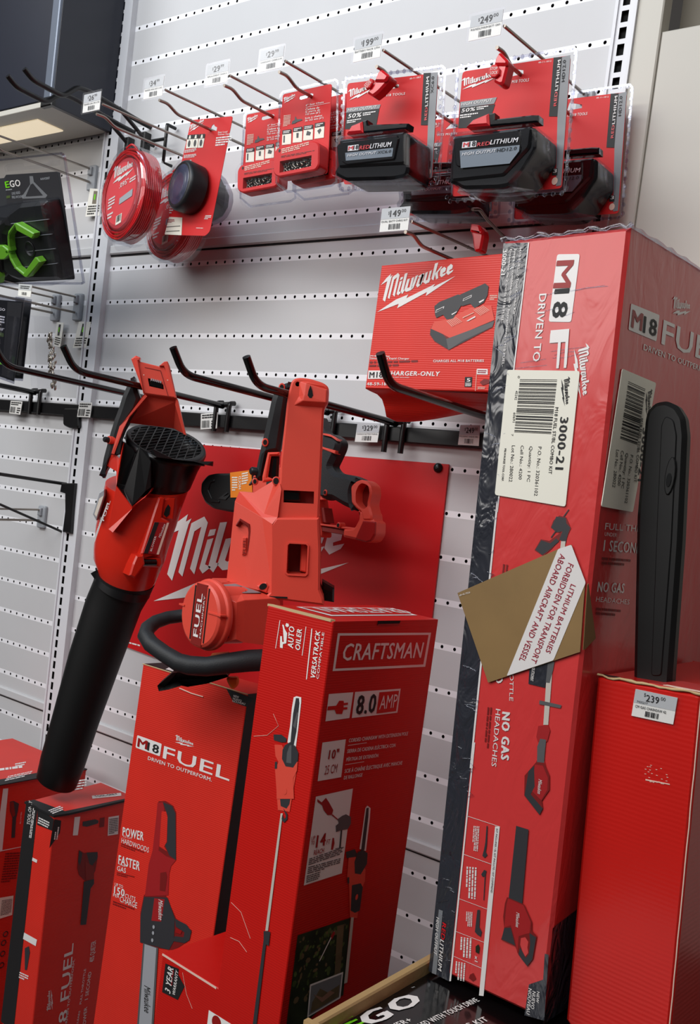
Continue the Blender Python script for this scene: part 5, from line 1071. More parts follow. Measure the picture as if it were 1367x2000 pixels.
# trimmer picture
w_ = .0006
for P, m in [([(-0.0353,-0.3481),(-0.0429,-0.3478),(-0.0528,-0.3602),(-0.0620,-0.3692),(-0.0744,-0.3637),(-0.0677,-0.3503),(-0.0565,-0.3510),(-0.0461,-0.3424),(-0.0420,-0.3386),(-0.0463,-0.3408),(-0.0566,-0.3355),(-0.0542,-0.3273),(-0.0474,-0.3210),(-0.0385,-0.3220),(-0.0308,-0.3341),(-0.0336,-0.3412)], 'pic_outline'),
 ([(-0.0510,-0.3224),(-0.0388,-0.3229),(-0.0371,-0.3291),(-0.0316,-0.3335),(-0.0338,-0.3401),(-0.0354,-0.3515),(-0.0406,-0.3498),(-0.0441,-0.3479),(-0.0410,-0.3385),(-0.0488,-0.3404),(-0.0558,-0.3354)], 'pic_dark'), ([(-0.0668,-0.3514),(-0.0549,-0.3536),(-0.0480,-0.3472),(-0.0439,-0.3501),(-0.0541,-0.3603),(-0.0634,-0.3683),(-0.0732,-0.3631)], 'pic_dark'), ([(-0.0366,-0.3128),(-0.0355,-0.3132),(-0.0409,-0.3222),(-0.0423,-0.3217)], 'pic_dark'), ([(-0.0552,-0.3467),(-0.0492,-0.3370),(-0.0479,-0.3376),(-0.0541,-0.3475)], 'pic_dark'),
 ([(-0.0414,-0.3499),(-0.0357,-0.3493),(-0.0368,-0.4403),(-0.0324,-0.5612),(-0.0386,-0.5627),(-0.0411,-0.5100)], 'silver'), ([(-0.0416,-0.4893),(-0.0331,-0.4878),(-0.0338,-0.4971),(-0.0362,-0.5132),(-0.0427,-0.5138),(-0.0438,-0.4990)], 'pic_mid'),
 ([(-0.0644,-0.5006),(-0.0415,-0.4905),(-0.0413,-0.5197),(-0.0634,-0.5195)], 'wrap_black'), ([(-0.0468,-0.5355),(-0.0183,-0.5352),(-0.0193,-0.5390),(-0.0466,-0.5401)], 'pic_mid'),
 ([(-0.0448,-0.5652),(-0.0324,-0.5612),(-0.0291,-0.5674),(-0.0313,-0.5806),(-0.0431,-0.5835),(-0.0458,-0.5783)], 'pic_red'), ([(-0.0405,-0.5793),(-0.0329,-0.5787),(-0.0325,-0.6029),(-0.0411,-0.6063),(-0.0432,-0.5893)], 'pic_mid'), ([(-0.0425,-0.6055),(-0.0319,-0.6039),(-0.0289,-0.6111),(-0.0427,-0.6146)], 'pic_red'),
 ([(-0.0429,-0.5896),(-0.0331,-0.5872),(-0.0322,-0.6063),(-0.0413,-0.6074)], 'pic_mid'), ([(-0.0422,-0.6071),(-0.0323,-0.6056),(-0.0236,-0.6183),(-0.0217,-0.6345),(-0.0298,-0.6497),(-0.0274,-0.6581),(-0.0306,-0.6668),(-0.0531,-0.6497),(-0.0553,-0.6266)], 'pic_outline'), ([(-0.0433,-0.6104),(-0.0333,-0.6092),(-0.0252,-0.6213),(-0.0244,-0.6353),(-0.0305,-0.6491),(-0.0454,-0.6410)], 'pic_red'),
 ([(-0.0508,-0.6202),(-0.0445,-0.6121),(-0.0408,-0.6358),(-0.0448,-0.6461),(-0.0274,-0.6581),(-0.0307,-0.6663),(-0.0526,-0.6495)], 'pic_dark'),
 # blower picture
 ([(-0.0592,-0.6878),(-0.0427,-0.6874),(-0.0404,-0.7788),(-0.0543,-0.7877),(-0.0589,-0.7746)], 'pic_dark'), ([(-0.0610,-0.7746),(-0.0379,-0.7753),(-0.0256,-0.7919),(-0.0244,-0.8020),(-0.0173,-0.8059),(-0.0191,-0.8342),(-0.0250,-0.8452),(-0.0379,-0.8362),(-0.0434,-0.8277),(-0.0631,-0.8271),(-0.0601,-0.8139),(-0.0635,-0.7990),(-0.0630,-0.7828)], 'pic_outline'),
 ([(-0.0596,-0.7757),(-0.0383,-0.7767),(-0.0270,-0.7925),(-0.0269,-0.8056),(-0.0324,-0.8089),(-0.0405,-0.8146),(-0.0395,-0.8355),(-0.0442,-0.8213),(-0.0521,-0.8056),(-0.0605,-0.8113),(-0.0607,-0.7846)], 'pic_red'), ([(-0.0604,-0.8119),(-0.0518,-0.8082),(-0.0435,-0.8269),(-0.0623,-0.8263)], 'pic_dark'),
 ([(-0.0269,-0.8056),(-0.0180,-0.8075),(-0.0196,-0.8344),(-0.0251,-0.8444),(-0.0331,-0.8396),(-0.0381,-0.8349),(-0.0370,-0.8266),(-0.0282,-0.8359),(-0.0249,-0.8298),(-0.0246,-0.8178)], 'pic_dark')]:
    mb.poly(TF, P, m, w_); w_ += .00006
mb.poly(TF, [(-0.0372,-0.8155),(-0.0317,-0.8124),(-0.0271,-0.8162),(-0.0274,-0.8229),(-0.0256,-0.8288),(-0.0290,-0.8346),(-0.0337,-0.8293),(-0.0371,-0.8234)], 'red_wrap', w_)
mb.text(TF, 'Milwaukee', [(-0.0465,-0.7876),(-0.0453,-0.8044),(-0.0417,-0.7859)], 'wrap_white', .0022, .0, .2); mb.text(TF, 'Milwaukee', [(-0.0365,-0.6256),(-0.0359,-0.6423),(-0.0315,-0.6243)], 'wrap_white', .0022, .0, .2)
mb.text(TF, 'LOK ATTACHMENT', [(-0.0602,-0.4986),(-0.0608,-0.5150),(-0.0560,-0.4985)], 'wrap_white', .0022, .02)
# kit contents column
mb.poly(TF, [(-0.0876,-0.6972),(-0.0812,-0.6953),(-0.0788,-0.9033),(-0.0851,-0.9052)], 'wrap_white', .0008)
mb.text(TF, 'KIT INCLUDES / EL KIT INCLUYE / KIT COMPREND', [(-0.0855,-0.6989),(-0.0839,-0.7769),(-0.0832,-0.6985)], 'pic_mid', .0012, .01)
for P in ([(-0.1281,-0.6959),(-0.0827,-0.6954),(-0.0827,-0.6959),(-0.1281,-0.6965)], [(-0.1272,-0.7436),(-0.0864,-0.7431),(-0.0863,-0.7437),(-0.1272,-0.7442)], [(-0.1267,-0.7995),(-0.0861,-0.7983),(-0.0860,-0.7988),(-0.1267,-0.8000)], [(-0.1267,-0.8408),(-0.0859,-0.8392),(-0.0858,-0.8397),(-0.1266,-0.8413)], [(-0.1262,-0.8721),(-0.0852,-0.8711),(-0.0851,-0.8717),(-0.1261,-0.8726)]):
    mb.poly(TF, P, 'wrap_white', .0008)
for P in ([(-0.1176,-0.7055),(-0.1163,-0.7360),(-0.1086,-0.7035)], [(-0.1219,-0.7575),(-0.1188,-0.7960),(-0.1060,-0.7537)], [(-0.1153,-0.8118),(-0.1139,-0.8297),(-0.1057,-0.8091)], [(-0.1198,-0.8454),(-0.1181,-0.8697),(-0.1026,-0.8410)], [(-0.1231,-0.8773),(-0.1220,-0.8998),(-0.1076,-0.8741)]):
    mb.lines(TF, P, 4, 'wrap_white', .0008, 7)
for P, m in (([(-0.0993,-0.7000),(-0.0978,-0.6996),(-0.0962,-0.7213),(-0.0966,-0.7312),(-0.0938,-0.7344),(-0.0973,-0.7390),(-0.1007,-0.7373),(-0.0993,-0.7292),(-0.0986,-0.7193)], 'pic_dark'), ([(-0.0996,-0.7600),(-0.0963,-0.7533),(-0.0928,-0.7535),(-0.0934,-0.7579),(-0.0919,-0.7895),(-0.0929,-0.7898),(-0.0946,-0.7611),(-0.0977,-0.7621)], 'pic_dark'),
   ([(-0.0998,-0.8041),(-0.0960,-0.8028),(-0.0945,-0.8239),(-0.0904,-0.8280),(-0.0912,-0.8346),(-0.0962,-0.8337),(-0.1000,-0.8316)], 'pic_dark'), ([(-0.0968,-0.8487),(-0.0933,-0.8445),(-0.0909,-0.8478),(-0.0911,-0.8556),(-0.0960,-0.8554)], 'leaf_dark'), ([(-0.1005,-0.8854),(-0.0961,-0.8815),(-0.0913,-0.8873),(-0.0956,-0.8919),(-0.1016,-0.8901)], 'pic_outline')): mb.poly(TF, P, m, .0009)
mb.text(TF, 'x1', [(-0.0960,-0.8596),(-0.0958,-0.8666),(-0.0916,-0.8579)], 'wrap_white', .001, .03)
mb.poly(TF, [(-0.1543,-0.8228),(-0.1483,-0.8226),(-0.1483,-0.9045),(-0.1550,-0.9052)], 'grey', .0012); mb.text(TF, 'HIGH OUTPUT', [(-0.1564,-0.8331),(-0.1547,-0.8801),(-0.1518,-0.8320)], 'wrap_white', .0016, .02, .2); mb.text(TF, 'RED', [(-0.1466,-0.8361),(-0.1467,-0.8572),(-0.1408,-0.8345)], 'lock_red', .0016, .03, .2); mb.text(TF, 'LITHIUM', [(-0.1473,-0.8580),(-0.1465,-0.8967),(-0.1415,-0.8564)], 'wrap_white', .0016, .03, .2)
mb.poly(TF, [(-0.0211,-0.8653),(-0.0039,-0.8525),(-0.0055,-0.8223),(-0.0005,-0.8217),(0.0031,-0.8985),(-0.0224,-0.9029)], 'wrap_black', .0007); mb.poly(TR, [(0, -.905), (.08, -.905), (.08, -.78), (0, -.79)], 'wrap_black', .0007)
for s_, P in (('NEW', [(-0.0097,-0.8685),(-0.0093,-0.8815),(-0.0061,-0.8673)]), ('NUEVO', [(-0.0153,-0.8703),(-0.0151,-0.8913),(-0.0108,-0.8690)]), ('NOUVEAU', [(-0.0207,-0.8691),(-0.0199,-0.8997),(-0.0162,-0.8678)])): mb.text(TF, s_, P, 'wrap_white', .0011, .03)
mb.build('box', t)
mb = MB()     # bunched film along the upper edges and loose creases down the stripe
rnd = random.Random(11)
path = [TF.pt(-.163 + .166 * k / 26, .001 + rnd.uniform(-.002, .0025), .001 + rnd.uniform(-.001, .002)) for k in range(27)]
mb.tube(path, [.0022 + rnd.uniform(-.0006, .0012) for _ in path], 'clear_rim', 6)
path = [TR.pt(.36 * k / 26, .001 + rnd.uniform(-.0015, .002), .0005) for k in range(27)]; mb.tube(path, .0022, 'clear_rim', 6)
for k in range(46):
    v = -.9 * rnd.random(); u = -.160 + rnd.random() * .03; a = rnd.uniform(-.6, .6); L = rnd.uniform(.006, .022)
    mb.tube([TF.pt(u, v, .0013), TF.pt(u + L * .5 * math.cos(a), v + L * .5 * math.sin(a) + .001, .0019), TF.pt(min(-.13, u + L * math.cos(a)) , v + L * math.sin(a), .0013)], .0005, 'clear_rim', 4)
for k in range(16):
    v = -.02 - rnd.random() * .22; u = rnd.uniform(-.135, -.06); L = rnd.uniform(.015, .05); mb.tube([TF.pt(u, v, .0004), TF.pt(u + L * .5, v + .002 + rnd.uniform(-.002, .002), .0009), TF.pt(u + L, v + .004, .0004)], .00035, 'clear_rim', 4)
mb.build('shrink_film', t)['kind'] = 'stuff'
# white shipping labels, one on each face
def ship(fr, P, name, tk):
    q = lerp4(P[:4]); mb = MB(); mb.prism(fr, round_poly(P[:4], .003), .001, .0019, 'label')
    mb.bars(fr, tk['bar'], 'ink', 30, .0022, 4); mb.logo(fr, tk['logo'], 'ink', .0023)
    for s_, Pq, b in tk['t']: mb.text(fr, s_, Pq, 'ink', .0023, b)
    return mb.build(name, t)
F_ = dict(bar=[(-0.1171,-0.1656),(-0.1173,-0.2285),(-0.0679,-0.1662)], logo=[(-0.0624,-0.1658),(-0.0542,-0.1966),(-0.0513,-0.1654)],
  t=[('3000-21', [(-0.0583,-0.2087),(-0.0578,-0.2688),(-0.0479,-0.2088)], .05), ('M18 FUEL ST/BL COMBO KIT', [(-0.0664,-0.1978),(-0.0660,-0.2743),(-0.0621,-0.1981)], .01), ('P.O. No.: 320361102', [(-0.0830,-0.2437),(-0.0817,-0.3008),(-0.0784,-0.2439)], .0), ('Quantity: 1 PC', [(-0.0946,-0.2436),(-0.0934,-0.2851),(-0.0904,-0.2438)], .0), ('Cell No.: 4200', [(-0.1065,-0.2432),(-0.1047,-0.2832),(-0.1022,-0.2435)], .0), ('Lot No.: 280022', [(-0.1186,-0.2437),(-0.1175,-0.2867),(-0.1140,-0.2439)], .0), ('MILWAUKEE TOOL CORP.', [(-0.1283,-0.2476),(-0.1277,-0.2867),(-0.1256,-0.2479)], .02),
     ('0', [(-0.1206,-0.1618),(-0.1203,-0.1645),(-0.1175,-0.1619)], 0), ('45242', [(-0.1214,-0.1790),(-0.1215,-0.1899),(-0.1181,-0.1792)], 0), ('60691', [(-0.1212,-0.2048),(-0.1212,-0.2162),(-0.1178,-0.2049)], 0), ('7', [(-0.1210,-0.2301),(-0.1209,-0.2326),(-0.1183,-0.2302)], 0)])
ship(TF, [(-0.1354,-0.3036),(-0.0401,-0.3103),(-0.0405,-0.1566),(-0.1360,-0.1543)], 'shipping_label', F_)['label'] = 'white shipping label on the front face'
G_ = dict(bar=[(0.0340,-0.1630),(0.0291,-0.2286),(0.0799,-0.1653)], logo=[(0.0830,-0.1680),(0.0928,-0.1953),(0.0992,-0.1647)],
  t=[('3000-21', [(0.0854,-0.2095),(0.0865,-0.2721),(0.0990,-0.2094)], .05), ('M18 FUEL ST/BL COMBO KIT', [(0.0751,-0.1995),(0.0765,-0.2738),(0.0827,-0.1994)], .01), ('P.O. No.: 320361102', [(0.0602,-0.2432),(0.0584,-0.2994),(0.0677,-0.2433)], .0), ('Quantity: 1 PC', [(0.0471,-0.2424),(0.0451,-0.2830),(0.0544,-0.2425)], .0), ('Cell No.: 4200', [(0.0345,-0.2410),(0.0355,-0.2807),(0.0422,-0.2412)], .0), ('Lot No.: 280022', [(0.0225,-0.2411),(0.0229,-0.2835),(0.0301,-0.2412)], .0)])
ship(TR, [(0.0025,-0.3064),(0.0842,-0.3089),(0.1078,-0.1542),(0.0164,-0.1516)], 'shipping_label', G_)['label'] = 'white shipping label on the side face'
mb = MB()
br = [(-0.1736,-0.4278),(-0.1167,-0.5285),(-0.0009,-0.4699),(0.0232,-0.4508),(-0.0040,-0.3932),(-0.0273,-0.3525),(-0.0428,-0.3591)]
mb.prism(TF, [(-0.1736,-0.4278),(-0.1167,-0.5285),(-0.0020,-0.4708),(-0.0050,-0.3951),(-0.0268,-0.3524),(-0.0428,-0.3591)], .0022, .0029, 'brown_label')
mb.prism(TF, round_poly([(-0.0920,-0.5157),(-0.0333,-0.4860),(-0.0041,-0.3927),(-0.0268,-0.3524),(-0.0428,-0.3591)], .002), .0030, .0034, 'wrap_white')
for s_, P in (('LITHIUM BATTERIES', [(-0.0216,-0.3962),(-0.0445,-0.4779),(-0.0150,-0.3975)]), ('FORBIDDEN FOR TRANSPORT', [(-0.0278,-0.3728),(-0.0620,-0.4922),(-0.0203,-0.3742)]), ('ABOARD AIRCRAFT AND VESSEL', [(-0.0390,-0.3637),(-0.0777,-0.4937),(-0.0313,-0.3651)])): mb.text(TF, s_, P, 'crimson', .0038, .01)
mb.text(TF, '68-42-7026', [(-0.1694,-0.4311),(-0.1544,-0.4251),(-0.1705,-0.4293)], 'wrap_white', .0038, .0)
mb.prism(TR, [(-0.0031,-0.4680),(0.0023,-0.4672),(0.0247,-0.4559),(-0.0080,-0.3926),(-0.0099,-0.3943)], .0012, .0018, 'brown_label')
mb.build('warning_label', t)['label'] = 'brown label with white stripe of red capitals, wrapped round the corner'

# ---- gas chainsaw carton at the right with its bar cover standing out of the top
t = thing('gas_saw_carton', (1.49, -.25, .984), 'plain glossy red carton at the right edge with a $239 tag and torn top', 'carton')
GF, GR, GT = FR['GF'], FR['GR'], FR['GT']
mb = MB(); mb.prism(GF, [(0, 0), (0, -.405), (.006, -.4105), (.122, -.4105), (.122, 0)], -.28, 0, 'red_gas', .004)
mb.build('box', t, bevel=.003)
mb = MB(); rnd = random.Random(2)
e = [(.122 * k / 18, rnd.uniform(-.0012, .0012)) for k in range(19)]; mb.tube([GF.pt(u, v, -.001) for u, v in e], [.0012 + rnd.random() * .001 for _ in e], 'cut_edge', 5)
mb.tube([GF.pt(.1215, -.41 * k / 20, .0005 + rnd.uniform(-.0008, .0008)) for k in range(21)], .0008, 'scuff', 5)
mb.prism(GT, [(.004, .0), (.028, .004), (.024, .006), (.004, .004)], .001, .002, 'dark_void')
mb.prism(GT, [(.062, .002), (.118, .0), (.12, .05), (.075, .06), (.07, .03)], .0006, .0022, 'red_wrap'); mb.prism(GT, [(.078, .001), (.120, -.001), (.121, .006), (.08, .008)], .0022, .0028, 'scuff')
q = lerp4([(0.0666,-0.1077),(0.0959,-0.1035),(0.0908,-0.0844),(0.0640,-0.0866)])
for k in range(26): u, v = q(rnd.random(), rnd.random() ** 2); mb.poly(GF, [(u, v), (u + .002, v), (u + .002, v + .0006), (u, v + .0006)], 'scuff', .0006)
mb.poly(GF, [(0.0688,-0.1037),(0.0963,-0.1024),(0.0964,-0.1034),(0.0689,-0.1052)], 'scuff', .0006)
mb.build('torn_edge', t)
P = [(0.0462,-0.0374),(0.0942,-0.0376),(0.0965,-0.0081),(0.0483,-0.0070)]; q = lerp4(P)
tg = thing('price_tag', tuple(GF.pt(*q(.5, .5), .002)), 'price tag reading $239 stuck on the front of the plain red carton', 'price tag')
mb = MB(); mb.prism(GF, P, .0008, .0016, 'tag_paper'); mb.poly(GF, [q(0, .5), q(1, .5), q(1, 1), q(0, 1)], 'tag_grey', .0019)
mb.text(GF, '$', [q(.23, .80), q(.27, .80), q(.23, .94)], 'ink', .0023); mb.text(GF, '239', [q(.29, .64), q(.60, .64), q(.29, .90)], 'ink', .0023, .02); mb.text(GF, '00', [q(.63, .78), q(.74, .78), q(.63, .92)], 'ink', .0023)
mb.text(GF, '7435217', [q(.08, .53), q(.34, .53), q(.08, .61)], 'ink', .0023); mb.text(GF, 'CM GAS CHAINSAW 42', [q(.06, .34), q(.80, .34), q(.06, .44)], 'ink', .0023, .01); mb.bars(GF, [q(.32, .08), q(.66, .08), q(.32, .28)], 'ink', 14, .0023, 7)
mb.build('card', tg)
mb = MB(); a = [(0.0457,-0.0388),(0.0990,-0.0405),(0.1019,-0.0056),(0.0489,-0.0042)]; mb.prism(GF, a, .0026, .0032, 'clear'); mb.build('clear_sleeve', tg)

# bar cover: long rounded blade sleeve
FS = FR['Y-.355']
P = [(1.4615,1.3744),(1.4359,1.5802),(1.4294,1.6928),(1.4303,1.7035),(1.4385,1.7133),(1.4512,1.7161),(1.4650,1.7109),(1.4750,1.6980),(1.4801,1.6781),(1.4917,1.5575),(1.5039,1.3840)]
t = thing('bar_cover', (1.52, -.355, 1.38), 'tall black plastic chainsaw bar cover standing out of the plain red carton', 'bar cover')
mb = MB(); mb.prism(FS, round_poly(P, .004), -.016, 0, 'black_matte', .005); mb.build('sleeve', t, bevel=.002)
mb = MB(); mb.prism(FS, round_poly([(1.4799,1.4024),(1.4609,1.5831),(1.4505,1.6880),(1.4538,1.6987),(1.4638,1.6946),(1.4698,1.6775),(1.4814,1.5562),(1.4915,1.4049)], .004), -.002, .0015, 'black_matte', .001)
mb.prism(FS, ell(*[(1.4695,1.6309)][0], .006, .022, 14), .001, .0035, 'black_matte', .001); mb.prism(FS, ell(*[(1.4690,1.6261)][0], .003, .008, 10), .001, .0045, 'dark_void'); mb.build('moulded_panel', t)

# ---- black mower carton below with its cardboard rim
t = thing('mower_carton', (1.53, -.4, .15), 'black carton lying lowest under the tall wrapped carton, large white and green lettering on top', 'carton')
ET = FR['EGT']
mb = MB(); mb.box(ET, -.22, .60, -.56, 0, -.832, -.0015, 'black', .003)
mb.poly(ET, [(-.21, -.55), (.59, -.55), (.59, -.012), (-.21, -.012)], 'black_gloss', .0)
mb.text(ET, 'GO', [(0.0671,-0.0349),(0.1657,-0.0443),(0.0878,-0.0125)], 'white', .0008, .08)
mb.text(ET, 'E', [(0.0237,-0.0215),(0.0690,-0.0254),(0.0391,-0.0030)], 'green', .0008, .08)
mb.text(ET, 'POWER+', [(0.0634,-0.0520),(0.1157,-0.0607),(0.0683,-0.0442)], 'white', .0008, .03)
mb.text(ET, 'SELF-PROPELLED WITH TOUCH DRIVE', [(0.0594,-0.0689),(0.2193,-0.0897),(0.0653,-0.0606)], 'white', .0008, .03); mb.text(ET, '60 SEC KIT', [(0.1218,-0.1060),(0.1883,-0.1198),(0.1284,-0.0978)], 'white', .0008, .03)
mb.text(ET, 'TM', [(0.1784,-0.0184),(0.1839,-0.0191),(0.1793,-0.0166)], 'white', .0008)
mb.build('box', t)
mb = MB(); mb.box(ET, -.22, .60, -.009, .003, -.02, .0155, 'cardboard', .002); mb.box(ET, -.004, .004, -.011, .005, -.02, .017, 'cardboard'); mb.build('cardboard_rim', t)

# ---- two blower cartons at the left
def blower_carton(pre, w, d, h, label, loc):
    t = thing('blower_carton', loc, label, 'carton', 'red blower cartons at the left'); return t
t = thing('blower_carton', (.33, -.21, .15), 'red blower carton under the blower tube, right one of two at the left', 'carton', 'red blower cartons at the left')
BF, BR, BT = FR['QF'], FR['QR'], FR['QT']
mb = MB(); mb.prism(BF, [(0, 0), (0, -.741), (.093, -.741), (.093, 0)], -.19, 0, 'red', .0015)
mb.poly(BF, [(0.0029,0.0067),(0.0405,0.0043),(0.0384,-0.4472),(-0.0043,-0.4437)], 'ink', .0006); mb.poly(BF, [(0.0405,0.0043),(0.0930,-0.0034),(0.0906,-0.0265),(0.0440,-0.0290)], 'ink', .0007)
mb.text(BF, 'TOOL-ONLY', [(0.0235,-0.0366),(0.0221,0.0101),(0.0128,-0.0386)], 'logo_white', .001, .02); mb.lines(BF, [(0.0318,-0.0596),(0.0347,0.0004),(0.0233,-0.0610)], 2, 'logo_white', .001, 2)
mb.lines(BF, [(0.0457,-0.0258),(0.0800,-0.0259),(0.0476,-0.0118)], 3, 'logo_white', .001, 2)
mb.poly(BF, [(0.0410,-0.0950),(0.0561,-0.0948),(0.0551,-0.1011),(0.0403,-0.1014)], 'logo_white', .0007); mb.poly(BF, [(0.0394,-0.2453),(0.0807,-0.2440),(0.0787,-0.2574),(0.0382,-0.2586)], 'logo_white', .0007)
mb.poly(BF, [(0.0465,-0.2739),(0.0583,-0.2653),(0.0631,-0.2756),(0.0597,-0.3122),(0.0535,-0.3147)], 'pic_dark', .0008); mb.lines(BF, [(0.0375,-0.3376),(0.0657,-0.3342),(0.0386,-0.3234)], 3, 'logo_white', .0008, 3)
mb.poly(BR, [(-0.0000,-0.0034),(0.0162,-0.0092),(0.0161,-0.0331),(-0.0048,-0.0591),(-0.0032,-0.0317)], 'ink', .0006); mb.lines(BR, [(0.0025,-0.0435),(0.0034,-0.0186),(0.0130,-0.0457)], 2, 'logo_white', .001, 3)
mb.poly(BR, [(0.0470,-0.0084),(0.0607,-0.0097),(0.0596,-0.0469),(0.0475,-0.0449)], 'wrap_white', .0006); mb.poly(BR, [(0.1318,-0.0247),(0.1587,-0.0262),(0.1617,-0.0658),(0.1350,-0.0636)], 'wrap_white', .0006); mb.lines(BR, [(0.1374,-0.0607),(0.1602,-0.0626),(0.1340,-0.0279)], 9, 'pic_mid', .001, 3)
mb.poly(BR, [(0.0680,-0.0214),(0.0984,-0.0224),(0.1074,-0.0269),(0.1071,-0.0324),(0.0801,-0.0339),(0.0685,-0.0302)], 'pic_dark', .0007); mb.poly(BR, [(0.1102,-0.0225),(0.1220,-0.0229),(0.1230,-0.0425),(0.1110,-0.0415)], 'pic_outline', .0007)
w_ = .0008
for P, m in (([(0.0662,-0.0773),(0.0805,-0.0873),(0.0871,-0.0874),(0.1126,-0.0917),(0.1155,-0.1007),(0.1128,-0.1306),(0.1048,-0.1468),(0.0898,-0.1459),(0.0729,-0.1294),(0.0670,-0.1143),(0.0665,-0.0924)], 'pic_outline'), ([(0.0854,-0.0870),(0.1138,-0.0925),(0.1145,-0.1060),(0.0999,-0.1220)], 'pic_dark'), ([(0.0663,-0.0787),(0.0754,-0.0862),(0.0743,-0.1023),(0.0720,-0.1100),(0.0666,-0.1006)], 'pic_dark'), ([(0.0844,-0.1047),(0.1082,-0.1212),(0.1116,-0.1470),(0.0913,-0.1449)], 'tool_red_dark'), ([(0.0866,-0.1464),(0.1116,-0.1470),(0.1129,-0.1571),(0.1056,-0.1650),(0.1042,-0.2385),(0.0898,-0.2353),(0.0874,-0.1604)], 'pic_dark')): mb.poly(BR, P, m, w_); w_ += .0001
mb.logo(BR, [(0.0437,-0.3939),(0.0340,-0.3486),(0.0288,-0.3872)], 'wrap_white', .0008)
mb.text(BR, 'M18 FUEL', [(0.0839,-0.4966),(0.0778,-0.2689),(0.0620,-0.4894)], 'wrap_white', .0008, .02)
mb.text(BR, 'DRIVEN TO OUTPERFORM.', [(0.0836,-0.4431),(0.0856,-0.3041),(0.0785,-0.4412)], 'wrap_white', .0008, .01)
for s_, P in (('POWER', [(0.1319,-0.4610),(0.1303,-0.4176),(0.1237,-0.4580)]), ('FULL THROTTLE', [(0.1146,-0.4064),(0.1166,-0.3335),(0.1094,-0.4045)]), ('1 SECOND', [(0.1299,-0.4017),(0.1315,-0.3439),(0.1217,-0.3989)]), ('40% QUIETER', [(0.1349,-0.3237),(0.1343,-0.2801),(0.1225,-0.3198)]), ('CLEARS', [(0.1110,-0.4504),(0.1138,-0.4202),(0.1068,-0.4489)])): mb.text(BR, s_, P, 'wrap_white', .0008, .02)
mb.build('box', t)
mb = MB()     # lifted dark flap and lettered red lid
mb.prism(BT, [(.0, -.002), (.093, -.002), (.098, .03), (.095, .19), (.088, .19), (.084, .03), (.0, .02)], .0, .004, 'ink')
mb.prism(BT, [(.0, .02), (.084, .03), (.087, .20), (-.02, .20)], .0, .003, 'red'); mb.poly(BT, [(0.0382,0.1303),(0.0542,0.1927),(0.0691,0.1813),(0.0533,0.1201)], 'logo_white', .0036)
mb.text(BT, 'TOOL-ONLY', [(0.0503,0.1310),(0.0606,0.1802),(0.0425,0.1373)], 'ink', .004, .02); mb.lines(BT, [(-0.0056,0.1065),(-0.0011,0.1474),(-0.0611,0.1501)], 4, 'logo_white', .0038, 5); mb.lines(BT, [(0.0872,0.0007),(0.0781,0.0355),(0.0637,0.0055)], 3, 'logo_white', .0046, 6)
mb.build('lid', t)
t = thing('blower_carton', (.08, -.25, .15), 'red blower carton cut off by the left frame edge, barcode on its side', 'carton', 'red blower cartons at the left')
DF, DR, DT = FR['DF'], FR['DR'], FR['DT']
mb = MB(); mb.prism(DF, [(0, 0), (0, -.741), (.176, -.741), (.176, 0)], -.26, 0, 'red', .0015)
mb.poly(DR, [(0.0527,-0.0051),(0.0648,-0.0063),(0.0658,-0.1385),(0.0485,-0.1390)], 'wrap_white', .0006)
for P, m in (([(0.0720,-0.0354),(0.0810,-0.0356),(0.0942,-0.0437),(0.0935,-0.0594),(0.0912,-0.0734),(0.0929,-0.1156),(0.0844,-0.1147),(0.0820,-0.0716),(0.0744,-0.0559)], 'pic_dark'), ([(0.0728,-0.0370),(0.0805,-0.0369),(0.0879,-0.0670),(0.0825,-0.0703),(0.0754,-0.0560)], 'tool_red_dark')): mb.poly(DR, P, m, .0008 if m == 'pic_dark' else .0011)
mb.text(DR, 'BLOWER', [(0.1040,-0.0880),(0.1036,-0.0628),(0.1013,-0.0875)], 'wrap_white', .0008); mb.poly(DR, [(0.0544,-0.1360),(0.1126,-0.1386),(0.1128,-0.1401),(0.0547,-0.1381)], 'wrap_white', .0008)
mb.lines(DR, [(0.0704,-0.2071),(0.1066,-0.2132),(0.0743,-0.1433)], 12, 'pic_outline', .0008, 4)
mb.poly(DR, [(0.0693,-0.2386),(0.1045,-0.2425),(0.1061,-0.2848),(0.0713,-0.2848)], 'label', .0008); mb.lines(DR, [(0.0770,-0.2782),(0.1024,-0.2808),(0.0770,-0.2449)], 12, 'ink', .0012, 5, .4)
for c in [(0.0949,-0.3227),(0.0922,-0.3409),(0.0926,-0.3645),(0.0929,-0.3895)]: mb.lathe(DR.pt(c[0], c[1], .0006), (1, 0, 0), [(.0062, 0), (.0062, .0004), (.0046, .0004), (.0046, 0)], 'ink', 18, (False, False))
mb.build('box', t)
mb = MB(); mb.prism(DT, [(-.1, -.0), (.178, -.0), (.178, .26), (-.1, .26)], .0, .0035, 'red'); mb.prism(DT, [(.150, -.0), (.180, -.0), (.180, .26), (.150, .26)], .0035, .0055, 'ink')
mb.lines(DT, [(0.1660,0.0613),(0.1599,0.1255),(0.1388,0.0890)], 3, 'logo_white', .006, 5, .5); mb.lines(DT, [(0.0998,0.0759),(0.1076,0.1568),(0.0763,0.0912)], 1, 'logo_white', .004, 6); mb.lines(DT, [(0.0913,0.1375),(0.0902,0.1654),(0.0670,0.1539)], 2, 'logo_white', .004, 6)
mb.build('lid', t)

